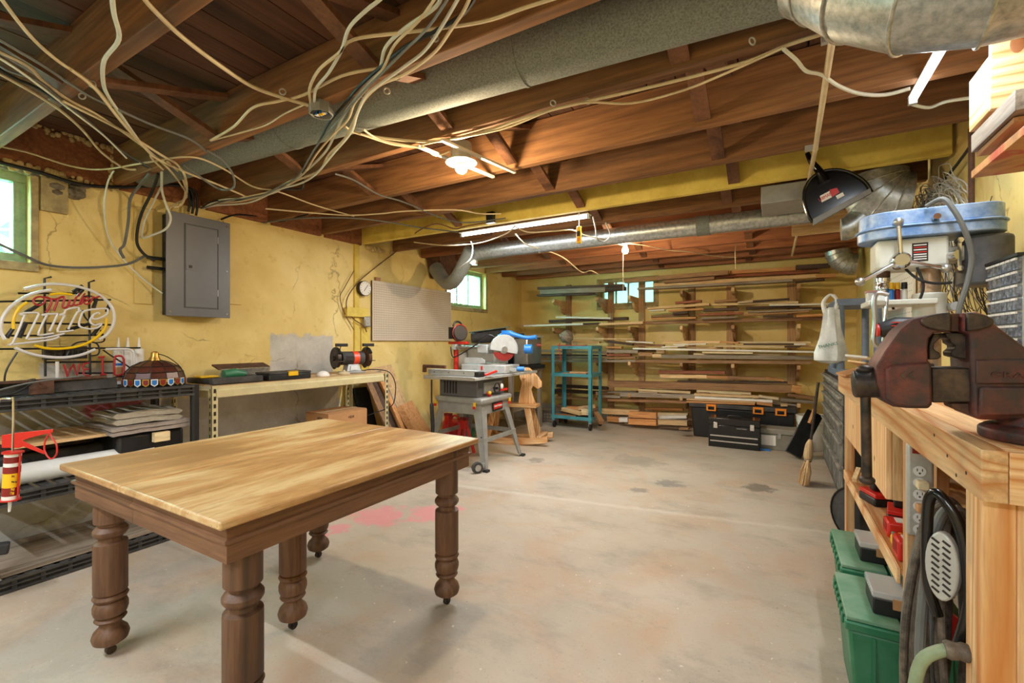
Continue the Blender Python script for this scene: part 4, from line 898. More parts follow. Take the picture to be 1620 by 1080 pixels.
    MB().cyl((-2.68, 3.85, 0.0), (-2.68, 3.85, 0.62), 0.10, n=24).build('dust_bin', M['blackd'], T, w=True) if False else None
table_saw()
# red jack stands below
for (x, y, lab) in ((-2.88, 3.96, 'red jack stand under the near end of the table saw'), (-3.2, 4.1, 'red jack stand behind the table saw legs')):
    T = thing('jack_stand', lab, 'jack stand', (x, y, 0))
    for a in range(4):
        c, s_ = math.cos(PI/4+a*PI/2), math.sin(PI/4+a*PI/2); MB().bar((c*0.11, s_*0.11, 0.0), (c*0.03, s_*0.03, 0.3), 0.035, 0.01, (-s_, c, 0)).build('leg', M['red'], T)
    MB().box((-0.03, -0.03, 0.27), (0.03, 0.03, 0.36)).build('column', M['red'], T); MB().box((-0.045, -0.02, 0.36), (0.045, 0.02, 0.39)).build('saddle', M['redd'], T)
T = thing('fuel_can', 'red plastic can on the floor behind the table saw', 'can', (-3.3, 4.36, 0)); MB().box((-0.13, -0.09, 0), (0.13, 0.09, 0.27)).build('body', M['red'], T, bev=0.03); MB().torus((0, 0, 0.27), 0.05, 0.012, 'y', 12, 6, 0, PI).build('handle', M['red'], T)
MB().lathe([(0, 0), (0.035, 0), (0.035, 0.16), (0.012, 0.2), (0.012, 0.24), (0, 0.24)], (-3.05, 4.36, 0), 14).solo('bottle', M['green'], 'green bottle on the floor beside the red can', 'bottle')

# miter saw on the saw top
def miter():
    z = 0.869; T = thing('miter_saw', 'blue and silver sliding miter saw sitting on the table saw top', 'miter saw', (-2.68, 4.18, z))
    MB().box((-0.28, -0.16, 0.0), (0.28, 0.14, 0.085)).build('base', M['lgrey'], T, bev=0.008)
    MB().cyl((0.04, 0, 0.085), (0.04, 0, 0.1), 0.15, n=28).build('turntable', M['steel'], T)
    MB().prism([(-0.27, -0.12, 0.09), (0.0, -0.12, 0.09), (0.0, -0.12, 0.13), (-0.05, -0.12, 0.155), (-0.27, -0.12, 0.155)], (0, 0.015, 0)).build('fence', M['lgrey'], T, bev=0.003)
    MB().bar((0.27, -0.06, 0.04), (0.36, -0.06, 0.04), 0.03, 0.03).build('miter_arm', M['lgrey'], T); MB().cyl((0.35, -0.05, 0.045), (0.42, -0.01, 0.045), 0.026, n=14).build('miter_knob', M['blue'], T, bev=0.004)
    for dy in (-0.07, 0.0): MB().cyl((-0.42, dy-0.02, 0.27), (0.12, dy, 0.255), 0.016, n=12).build('slide_rail', M['steel'], T)
    MB().box((-0.12, -0.1, 0.2), (0.02, 0.04, 0.30)).build('slide_head', M['lgrey'], T, bev=0.015)
    c = Vector((0.18, -0.03, 0.25))
    MB().cyl(c+Vector((0.0, 0.01, -0.01)), c+Vector((0.003, -0.0026, -0.01))+Vector((0, 0.01, 0)), 0.12, n=36).build('blade', M['steel'], T)
    # upper guard: half disc facing the camera side
    g = MB(); ax = Vector((0.75, -0.66, 0)).normalized(); e1 = Vector((0.66, 0.75, 0)); e2 = Vector((0, 0, 1))
    poly = [c-ax*0.01+e1*0.155*math.cos(a)+e2*0.155*math.sin(a) for a in [(-0.35+PI*1.12*i/18) for i in range(19)]]
    g.prism(poly, ax*0.04).build('blade_guard', M['lgrey'], T, bev=0.004)
    MB().cyl(c-ax*0.12, c+ax*0.02, 0.05, n=20).build('motor', M['lgrey'], T, bev=0.005); MB().cyl(c+ax*0.03, c+ax*0.05, 0.03, n=16).build('arbor_cap', M['steel'], T)
    MB().prism([c+ax*0.012+e1*0.125*math.cos(a)+e2*0.125*math.sin(a) for a in [PI*1.08+PI*0.84*i/12 for i in range(13)]], ax*0.004).build('lower_guard', M['redd'], T)
    MB().tube([c+Vector((-0.1, 0.06, 0.13)), c+Vector((0.02, 0.06, 0.17)), c+Vector((0.1, 0.08, 0.15)), c+Vector((0.22, 0.12, 0.12)), c+Vector((0.32, 0.14, 0.13))], [0.022, 0.03, 0.024, 0.02, 0.024], 12, smooth=3).build('handle', M['blue'], T)
    MB().box(c+Vector((-0.06, 0.04, 0.14)), c+Vector((0.06, 0.10, 0.2))).build('handle_mount', M['blue'], T, bev=0.012); MB().cyl(c+Vector((0.2, 0.1, 0.0)), c+Vector((0.28, 0.12, 0.0)), 0.05, n=16).build('motor_cap', M['blue'], T, bev=0.008)
    MB().tube([(-0.5, -0.06, 0.27), (-0.44, -0.1, 0.16), (-0.3, -0.12, 0.2), (-0.1, -0.13, 0.3), (0.05, -0.13, 0.4), (0.13, -0.08, 0.36)], 0.007, 6, smooth=5).build('power_lead', M['black'], T)
    for s_ in (-1, 1): MB().box((-0.44, s_*0.04-0.07, 0.24), (-0.40, s_*0.04+0.01, 0.3)).build('rail_end', M['lgrey'], T)
    MB().box((-0.02, -0.165, 0.03), (0.0, -0.16, 0.07)).build('scale_mark', M['red'], T)
miter()
# work light with tripod head
T = thing('work_light', 'black and red round work light with loop handle on a red stand', 'work light', (-3.12, 4.14, 0.869))
MB().cyl((0, 0, 0), (0, 0, 0.3), 0.028, n=14).build('stand_tube', M['red'], T); MB().box((-0.09, -0.03, 0.3), (0.16, 0.03, 0.33)).build('crossbar', M['red'], T, bev=0.006)
MB().cyl((0.02, 0.0, 0.42), (0.09, -0.03, 0.43), 0.09, n=24).build('head', M['black'], T, bev=0.01); MB().torus((0.07, -0.02, 0.43), 0.088, 0.008, ((0.4, 0.92, 0), (0, 0, 1)), 24, 6).build('bezel', M['red'], T)
for i in range(5): MB().bar((-0.03+0.012*i, -0.085, 0.36+0.0*i), (-0.03+0.012*i, -0.085, 0.49), 0.008, 0.02, (0, 1, 0)).build('heat_fin', M['black'], T)
MB().torus((0.02, 0, 0.5), 0.055, 0.011, ((0.4, 0.92, 0), (0, 0, 1)), 14, 8, 0, PI).build('loop_handle', M['black'], T); MB().cyl((0, 0, 0.33), (0.02, 0, 0.4), 0.02, n=10).build('swivel', M['steel'], T)
# back stand behind the saw with cases, bag and planer
T = thing('work_stand', 'dusty work stand behind the table saw carrying cases and the planer', 'stand', (-3.25, 5.15, 0))
MB().box((-0.42, -0.24, 0.80), (0.42, 0.66, 0.83)).build('top', M['grey1'], T, bev=0.003); MB().box((-0.38, -0.22, 0.30), (0.38, 0.62, 0.32)).build('shelf', M['grey1'], T)
for sx_ in (-1, 1):
    for y in (-0.2, 0.6): MB().box((sx_*0.38-0.025, y-0.025, 0), (sx_*0.38+0.025, y+0.025, 0.80)).build('leg', M['grey2'], T)
T = thing('tool_case', 'grey moulded tool case behind the miter saw', 'case', (-3.34, 5.10, 0.831)); MB().box((-0.2, -0.17, 0), (0.25, 0.17, 0.34)).build('body', M['gpaint'], T, bev=0.03)
for i in range(3): MB().box((0.25, -0.13+i*0.1, 0.06), (0.262, -0.07+i*0.1, 0.28)).build('rib', M['gpaint'], T, bev=0.008)
T = thing('tool_bag', 'black tool bag lying on top of the grey case', 'bag', (-3.3, 5.12, 1.172))
MB().tube([(-0.15, -0.2, 0.08), (-0.02, -0.12, 0.09), (0.05, 0.1, 0.11), (0.12, 0.2, 0.12)], [0.07, 0.085, 0.095, 0.10], 14, smooth=3).build('body', M['blackd'], T); MB().prism([(-0.2, -0.2, 0.14), (0.02, -0.24, 0.16), (0.2, 0.2, 0.22), (0.0, 0.24, 0.2)], (0, 0, 0.012)).build('flap', plain('grey_green_canvas', '6c7c74', 0.8), T, bev=0.004)
MB().ball((-3.65, 5.02, 0.945), 0.13, 14, 10, (0.8, 1.1, 0.9)).solo('cloth_bundle', M['towel'], 'crumpled grey cloth bundle behind the work light', 'cloth')
T = thing('planer', 'stainless thickness planer with black base behind the miter saw', 'planer', (-3.08, 5.55, 0.831))
MB().box((-0.25, -0.26, 0), (0.28, 0.24, 0.05)).build('base', M['black'], T, bev=0.008); MB().box((0.02, -0.22, 0.05), (0.24, 0.21, 0.42)).build('housing', M['steel'], T, bev=0.02); MB().box((-0.22, -0.2, 0.05), (0.02, 0.18, 0.38)).build('infeed', M['blackg'], T, bev=0.01)
MB().box((-0.25, -0.24, 0.42), (0.26, 0.23, 0.45)).build('top_plate', M['lgrey'], T, bev=0.008); MB().box((0.24, 0.05, 0.3), (0.245, 0.18, 0.34)).build('red_badge', M['red'], T); text('CRAFTSMAN', 'lettering', M['paper'], (-3.08+0.247, 5.665, 1.151), (0, 1, 0), (0, 0, 1), 0.02, T)
for y in (-0.18, 0.18): MB().cyl((0.2, y, 0.05), (0.2, y, 0.42), 0.014, n=10).build('column', M['chrome'], T)
MB().box((-0.24, -0.27, 0.45), (0.2, -0.24, 0.475)).build('carry_bar', M['black'], T)
T = thing('wire_crate', 'wire-front crate on the floor left of the teal cart', 'crate', (-2.95, 6.25, 0))
for i in range(9): MB().bar((-0.2+0.05*i, -0.12, 0), (-0.2+0.05*i, -0.12, 0.2), 0.005, 0.005, (0, 1, 0)).build('wire', M['steel'], T)
for k in range(5): MB().bar((-0.2, -0.12, 0.01+k*0.047), (0.2, -0.12, 0.01+k*0.047), 0.005, 0.005).build('wire', M['steel'], T)
MB().box((-0.19, -0.11, 0.0), (0.19, 0.12, 0.17)).build('box', M['grey0'], T)
T = thing('cement_block', 'grey pierced block standing beside the rocking horse', 'block', (-3.4, 6.2, 0)); MB().box((-0.16, -0.1, 0), (0.16, 0.1, 0.4)).build('body', plain('cement', '9a958a', 0.9, 0, 0.1, 20, bump=0.3), T, bev=0.004)
for i in range(4): MB().box((0.16, -0.07, 0.04+i*0.09), (0.1605, 0.07, 0.1+i*0.09)).build('hole', M['iron'], T)

# rocking horse
def horse():
    T = thing('rocking_horse', 'unpainted pine rocking horse on curved rockers behind the table saw', 'rocking horse', (-2.74, 4.72, 0), math.radians(12))
    # local: x forward, y width
    def pl(pts, y, th, nm, b=0.003): return MB().prism([(x, y, z) for x, z in pts], (0, th, 0)).build(nm, M['pine2'], T, bev=b)
    pl([(0.1, 0.5), (0.12, 0.62), (0.15, 0.76), (0.12, 0.84), (0.13, 0.92), (0.19, 0.96), (0.25, 0.955), (0.36, 0.85), (0.41, 0.78), (0.41, 0.72), (0.36, 0.69), (0.30, 0.73), (0.27, 0.68), (0.30, 0.58), (0.33, 0.5)], -0.02, 0.04, 'head', 0.005)
    MB().cyl((0.19, -0.1, 0.82), (0.19, 0.1, 0.82), 0.012, n=10).build('grip_dowel', M['pine1'], T)
    MB().cyl((0.27, -0.0215, 0.88), (0.27, -0.02, 0.88), 0.012, n=10).build('eye_knot', M['brown0'], T)
    MB().box((-0.3, -0.1, 0.46), (0.36, 0.1, 0.5)).build('seat', M['pine0'], T, bev=0.004)
    for x, dx in ((0.24, 0.1), (-0.2, -0.08)):
        for s_ in (-1, 1): MB().bar((x+dx, s_*0.14, 0.07), (x, s_*0.07, 0.46), 0.08, 0.035, (0, 1, 0)).build('leg', M['pine2'], T, bev=0.003)
    for s_ in (-1, 1):
        up = [(0.6*math.cos(a), 0.07+0.06*(1-math.cos(a*2))*0) for a in ()]
        pts = []
        for i in range(13):
            x = -0.52+1.04*i/12; pts.append((x, 0.0+0.055*(x/0.52)**2))
        tp = [(x, z+0.075) for x, z in reversed(pts)]
        MB().prism([(x, s_*0.15-0.018, z) for x, z in pts+tp], (0, 0.036, 0)).build('rocker', M['pine0'], T, bev=0.003)
    for x in (-0.4, 0.42): MB().box((x-0.035, -0.17, 0.105), (x+0.035, 0.17, 0.125)).build('cross_slat', M['pine1'], T, bev=0.003)
horse()
bpy.data.objects['rocking_horse'].scale = (0.93, 0.93, 0.93)

# ------------------------------------------------------------------ teal cart
def cart():
    x0, x1, y0, y1 = -2.72, -2.13, 5.82, 6.24
    T = thing('rolling_cart', 'teal steel rolling cart with two shelves of wood scraps', 'cart', ((x0+x1)/2, (y0+y1)/2, 0))
    for (x, y) in ((x0, y0), (x1, y0), (x1, y1), (x0, y1)):
        sx_ = 1 if x == x0 else -1; sy_ = 1 if y == y0 else -1
        m = MB(); m.box((x, y, 0.10), (x+sx_*0.045, y+sy_*0.004, 1.14)); m.box((x, y, 0.10), (x+sx_*0.004, y+sy_*0.045, 1.14)); m.build('post', M['teal'], T, w=True)
        c = MB().cyl((x+sx_*0.03, y+sy_*0.01, 0.045), (x+sx_*0.03+0.025, y+sy_*0.01, 0.045), 0.045, n=20).build('caster', M['black'], T, w=True, bev=0.004)
        MB().bar((x+sx_*0.03, y+sy_*0.01, 0.05), (x+sx_*0.02, y+sy_*0.02, 0.105), 0.035, 0.03, (0, 1, 0)).build('fork', M['steel'], c, w=True)
    for z, nm in ((0.135, 'shelf'), (0.72, 'shelf'), (1.10, 'top')):
        m = MB().box((x0+0.004, y0+0.004, z), (x1-0.004, y1-0.004, z+0.004))
        for a, b in (((x0, y0), (x1, y0)), ((x1, y0), (x1, y1)), ((x1, y1), (x0, y1)), ((x0, y1), (x0, y0))): m.bar((a[0], a[1], z+0.018), (b[0], b[1], z+0.018), 0.004, 0.044)
        m.build(nm, M['teal'], T, w=True)
    MB().box((x0+0.09, y0+0.01, 1.141), (x1-0.1, y0+0.12, 1.15)).solo('red_strip', M['red'], 'thin red plastic strip along the teal cart top', 'strip')
    for i, x in enumerate((-2.55, -2.42, -2.28)):
        MB().cyl((x, y0+0.2, 1.105), (x, y0+0.2, 1.22-0.03*i), 0.006, n=8).build('peg', M['teal'], T, w=True)
    text('2-1  NDM', 'lettering', M['ink'], (-2.47, y0-0.003, 1.118), (1, 0, 0), (0, 0, 1), 0.03, T)
    return x0, x1, y0, y1
x0, x1, y0, y1 = cart()
MB().tube([(x0+0.1, y0+0.2, 1.19), (x0+0.13, y0+0.2, 1.24), (x0+0.19, y0+0.22, 1.3), (x0+0.22, y0+0.22, 1.32)], [0.02, 0.1, 0.085, 0.02], 16, smooth=4).move(Matrix.Translation((-0.01, 0, 0.0))).solo('dust_cup', M['grey0'], 'grey cone-shaped filter cup on the left end of the teal cart', 'cup')
cable('cable', [(x0+0.14, y0-0.01, 1.18), (x0+0.12, y0-0.02, 1.12), (x0+0.14, y0-0.015, 1.0), (x0+0.14, y0-0.015, 0.93)], 0.006, M['red'], 'red cord with metal tip hanging from the teal cart top')
def block(name, c, s_, rot, mat, label, tilt=0.0):
    Mx = Matrix.Translation(c) @ Euler((0, tilt, rot)).to_matrix().to_4x4()
    o = MB().box((-s_[0]/2, -s_[1]/2, 0), (s_[0]/2, s_[1]/2, s_[2])).build(name, mat, None, bev=0.002); o.matrix_world = Mx
    return tag(o, label, 'wood')
zc = 0.725; zb = 0.14
block('wood_offcut', (-2.42, 5.95, zc), (0.34, 0.12, 0.035), 0.12, M['orange0'], 'orange-ended thick board on the middle shelf of the teal cart')
block('wood_offcut', (-2.36, 6.08, zc), (0.4, 0.09, 0.03), 0.05, M['grey0'], 'grey board behind the orange one on the cart middle shelf')
block('wood_offcut', (-2.34, 5.97, zc+0.036), (0.3, 0.09, 0.02), 0.2, M['tan0'], 'tan board topmost on the middle shelf of the cart')
MB().torus((-2.62, 5.93, zc+0.012), 0.03, 0.012, 'z', 14, 6).solo('metal_ring', M['steel'], 'small steel ring on the cart middle shelf', 'ring')
block('wood_offcut', (-2.55, 5.9, zb), (0.34, 0.08, 0.04), 0.05, M['brown0'], 'brown board lowest at the front of the cart bottom shelf')
block('wood_offcut', (-2.40, 6.0, zb), (0.5, 0.09, 0.06), 0.1, M['dark0'], 'dark board across the cart bottom shelf')
block('wood_offcut', (-2.46, 5.92, zb+0.062), (0.32, 0.06, 0.05), -0.25, M['cream0'], 'cream batten crossing the pile on the cart bottom shelf', 0.1)
block('wood_offcut', (-2.26, 5.94, zb+0.05), (0.10, 0.08, 0.085), 0.1, M['cream0'], 'short cream block upright on the cart bottom shelf')
block('wood_offcut', (-2.38, 6.1, zb+0.09), (0.42, 0.07, 0.05), 0.12, M['tan0'], 'tan board sloping up at the back of the cart bottom shelf', -0.2)
block('wood_offcut', (-2.5, 6.05, zb+0.062), (0.16, 0.08, 0.07), 0.3, M['orange0'], 'orange block in the middle of the cart bottom shelf pile')
block('wood_offcut', (-2.06, 5.9, zb+0.01), (0.26, 0.07, 0.05), -0.9, M['brown0'], 'brown stick poking out of the right end of the teal cart', 0.35)

# ------------------------------------------------------------------ tote, tool chests, bucket and broom at the back right
def tote():
    x0, x1, y0, y1 = -0.92, 0.20, 6.12, 6.42
    T = thing('storage_tote', 'large black storage tote with orange latches under the lumber rack', 'tote', ((x0+x1)/2, (y0+y1)/2, 0))
    m = MB(); a = 0.03
    m.add([(x0+a, y0+a, 0), (x1-a, y0+a, 0), (x1-a, y1-a, 0), (x0+a, y1-a, 0), (x0, y0, 0.375), (x1, y0, 0.375), (x1, y1, 0.375), (x0, y1, 0.375)], ((0,3,2,1),(4,5,6,7),(0,1,5,4),(1,2,6,5),(2,3,7,6),(3,0,4,7)))
    m.build('body', M['black'], T, w=True, bev=0.015)
    MB().box((x0-0.02, y0-0.02, 0.375), (x1+0.02, y1+0.02, 0.43)).build('lid', M['blackd'], T, w=True, bev=0.012)
    for i in range(4): MB().box((x0+0.2+i*0.25, y0+0.0, 0.03), (x0+0.215+i*0.25, y0+0.02, 0.3)).build('rib', M['black'], T, w=True)
    for x in (x0+0.24, x0+0.75, x1-0.14):
        l = MB(); l.box((x-0.055, y0-0.032, 0.40), (x+0.055, y0-0.02, 0.425)); l.box((x-0.055, y0-0.032, 0.355), (x-0.035, y0-0.02, 0.401)); l.box((x+0.035, y0-0.032, 0.355), (x+0.055, y0-0.02, 0.401)); l.box((x-0.055, y0-0.032, 0.345), (x+0.055, y0-0.02, 0.357))
        l.build('latch', M['orange'], T, w=True)
tote()
def toolchest():
    x0, x1, y0, y1, h = -0.66, -0.14, 5.66, 5.90, 0.33
    T = thing('tool_chest', 'black two-drawer portable tool chest with chrome latches on the floor', 'tool chest', ((x0+x1)/2, (y0+y1)/2, 0))
    MB().box((x0, y0, 0), (x1, y1, 0.25)).build('body', M['blackg'], T, w=True, bev=0.004); l = MB().box((x0-0.003, y0-0.004, 0.252), (x1+0.003, y1+0.003, h)).build('lid', M['blackg'], T, w=True, bev=0.006)
    for i, z in enumerate((0.085, 0.025)):
        d = MB().box((x0+0.012, y0-0.008, z), (x1-0.012, y0, z+0.055)).build('drawer', M['blackg'], T, w=True, bev=0.002); MB().bar((x0+0.02, y0-0.013, z+0.048), (x1-0.02, y0-0.013, z+0.048), 0.01, 0.014).build('drawer_pull', M['chrome'], d, w=True)
    for x in (x0+0.075, x1-0.075):
        c = MB().box((x-0.022, y0-0.012, 0.215), (x+0.022, y0-0.004, 0.285)).build('latch', M['chrome'], T, w=True, bev=0.004); MB().box((x-0.01, y0-0.018, 0.225), (x+0.01, y0-0.012, 0.26)).build('latch_bar', M['chrome'], c, w=True)
    MB().tube([((x0+x1)/2-0.07, y0+0.12, h), ((x0+x1)/2-0.06, y0+0.12, h+0.018), ((x0+x1)/2+0.06, y0+0.12, h+0.018), ((x0+x1)/2+0.07, y0+0.12, h)], 0.007, 8).build('handle', M['black'], l, w=True)
    text('CRAFTSMAN', 'lettering', M['lgrey'], (-0.32, y0-0.001, 0.225), (1, 0, 0), (0, 0, 1), 0.018, T)
toolchest()
T = thing('metal_toolbox', 'dusty grey steel toolbox with paper tag behind the black tool chest', 'toolbox', (0.03, 5.92, 0))
MB().box((-0.17, -0.12, 0), (0.22, 0.12, 0.17)).build('body', plain('dusty_steel', '8c887c', 0.7, 0.2, 0.1), T, bev=0.006); MB().box((-0.172, -0.123, 0.172), (0.222, 0.122, 0.235)).build('lid', plain('dusty_lid', '9a968a', 0.7, 0.2, 0.1), T, bev=0.012)
MB().box((0.0, -0.128, 0.13), (0.03, -0.12, 0.19)).build('latch', M['steel'], T); MB().box((-0.16, -0.1235, 0.05), (-0.02, -0.1205, 0.16)).build('paper_tag', M['paper'], T)
MB().box((-0.14, 5.72, 0.001), (-0.04, 5.75, 0.018)).solo('blue_chalk', M['blue'], 'small blue plastic piece on the floor by the grey toolbox', 'plastic piece')
T = thing('bucket', 'white plastic bucket with wire handle behind the leaning black panel', 'bucket', (0.36, 6.1, 0))
m = MB().lathe([(0.0, 0.0), (0.13, 0), (0.15, 0.36), (0.155, 0.36), (0.155, 0.375), (0.143, 0.375), (0.125, 0.02), (0, 0.02)], n=28, cap=False); m.build('body', M['white'], T)
for z in (0.30, 0.33): MB().torus((0, 0, z), 0.149, 0.004, 'z', 28, 5).build('rim_ring', M['white'], T)
MB().torus((0, -0.03, 0.33), 0.155, 0.002, ((1, 0, 0), (0, -0.5, -0.86)), 20, 5, 0, PI).build('wire_handle', M['iron'], T)
T = thing('box_panel', 'long black box panel leaning against the drawer cabinets', 'panel', (0.16, 5.45, 0))
MB().bar((0.0, 0, 0.045), (0.2, 0.2, 0.46), 0.15, 0.05, (0, 1, 0)).build('body', M['blackg'], T, bev=0.004); MB().bar((0.15, 0.12, 0.36), (0.20, 0.17, 0.50), 0.03, 0.03).build('wooden_stub', M['orange2'], T)
def broom():
    T = thing('broom', 'straw broom standing head down at the drawer cabinets', 'broom', (0.24, 4.55, 0))
    m = MB(); random.seed(4)
    for i in range(160):
        a = random.uniform(0, 2*PI); r = random.uniform(0, 1)**0.5
        b = Vector((0.012*r*math.cos(a), 0.03*r*math.sin(a), 0.21)); t_ = Vector((-0.03+0.04*r*math.cos(a), 0.1*r*math.sin(a), random.uniform(0, 0.02)))
        k = (b+t_)/2+Vector((0.015*r*math.cos(a), 0.035*r*math.sin(a), 0)); m.tube([b, k, t_], 0.0022, 3, smooth=1)
    m.build('straw', M['tan2'], T, kind='stuff')
    MB().tube([(0, 0, 0.19), (0.003, 0, 0.25), (0.01, 0, 0.33), (0.02, 0, 0.38)], [0.022, 0.035, 0.028, 0.012], 12, smooth=3).build('straw_neck', M['tan2'], T)
    for z in (0.2, 0.215, 0.23): MB().torus((0.001, 0, z), 0.027, 0.003, 'z', 14, 5).build('binding', M['black'], T)
    MB().tube([(0.02, 0, 0.36), (0.075, 0.02, 0.86)], 0.011, 10).build('handle', M['iron'], T)
broom()
for ax in (1, 2): M['lath%d' % ax] = wood('rack_lumber', '96734c', 'bc966a', 'a58058', ax, 0.7)
# ------------------------------------------------------------------ lumber rack on the back wall
RP = [(899, 6.9), (966, 6.9), (1015, 6.9), (1094, 6.9), (1155, 6.9), (1252, 6.9)]
rack = thing('lumber_rack', 'wall-mounted lumber rack of upright studs and short bracket arms', 'rack', (-0.9, 6.9, 0))
posts = []
for (px_, Y) in RP:
    x = AY(px_, 500, YB-0.04).x; posts.append(x)
    MB().box((x-0.045, YB-0.04, 0), (x+0.045, YB-0.001, 2.12)).build('upright', M['lath2'], rack, w=True, bev=0.002)
TIERS = [1.895, 1.44, 0.945, 0.49]
for i, x in enumerate(posts):
    for j, z in enumerate(TIERS):
        xx = x+(0.065 if x > -1.0 else -0.065); zz = z-0.03+(0.05*(0.5 if i > 2 else -0.2) if j == 0 else 0)
        a = MB().prism([(xx-0.019, YB-0.001, zz-0.03), (xx-0.019, YB-0.001, zz+0.0), (xx-0.019, 6.42, zz+0.03-0.03), (xx-0.019, 6.42, zz-0.05), (xx-0.019, 6.5, zz-0.085), (xx-0.019, 6.62, zz-0.085), (xx-0.019, 6.68, zz-0.16), (xx-0.019, YB-0.04, zz-0.22), (xx-0.019, YB-0.001, zz-0.22)], (0.038, 0, 0))
        a.build('bracket_arm', M['lath1'] if (i+j) % 2 else M['tan1'], rack, w=True, bev=0.003)
CN = {'tan':'tan','orange':'orange','brown':'brown','red':'reddish','dark':'dark','grey':'grey','white':'white','cream':'cream','pale':'pale'}
placed = []; allb = []
def board(tier, x0, y0, x1, y1, h, col, Y=None, d=0.1, kind='board'):
    ys = [Y] if Y else [6.43+0.02*k for k in range(26)]
    for Yc in ys:
        P = AY(x0, y0, Yc); Q = AY(x1, y1, Yc); hh = max(0.014, h*0.92*Yc/ray((x0+x1)/2, y0).y/720)
        lo, hi = min(P.x, Q.x), max(P.x, Q.x)
        def zat(x): return P.z+(Q.z-P.z)*((x-P.x)/(Q.x-P.x))
        ok = True
        for (a, b, Pz, Qz, h2, Y2, d2) in placed:
            o0, o1 = max(lo, a), min(hi, b)
            if o1-o0 < 0.005 or Yc >= Y2+d2 or Y2 >= Yc+d: continue
            za = (zat(o0), zat(o1)); zb = tuple(Pz+(Qz-Pz)*((x-a)/(b-a)) for x in (o0, o1))
            if any(za[k]-hh < zb[k]-0.001 and zb[k]-h2 < za[k]-0.001 for k in (0, 1)): ok = False; break
        if ok: break
    if Yc+d > 6.855: d = max(0.03, 6.855-Yc)
    placed.append((lo, hi, zat(lo), zat(hi), hh, Yc, d))
    P.z -= hh/2; Q.z -= hh/2; P.y += d/2; Q.y += d/2
    L = (Q-P).length; dv = (Q-P).normalized()
    Mx = Matrix((dv, Vector((-dv.y, dv.x, 0)).normalized(), dv.cross(Vector((-dv.y, dv.x, 0)).normalized()))).transposed().to_4x4(); Mx.translation = (P+Q)/2
    o = MB().box((-L/2, -d/2, -hh/2), (L/2, d/2, hh/2)).build('board', M[col+'0'], None, bev=0.0015, smooth=False); o.matrix_world = Mx
    sz = 'short' if L < 0.5 else ('long' if L > 1.3 else 'medium'); th = 'thick ' if hh > 0.055 else ('thin ' if hh < 0.03 else '')
    allb.append((o, tier, sz+' '+th+CN[col], (P.x+Q.x)/2, P.z))
T1 = 'top tier'; T2 = 'second tier'; T3 = 'third tier'; T4 = 'fourth tier'; T5 = 'floor tier'
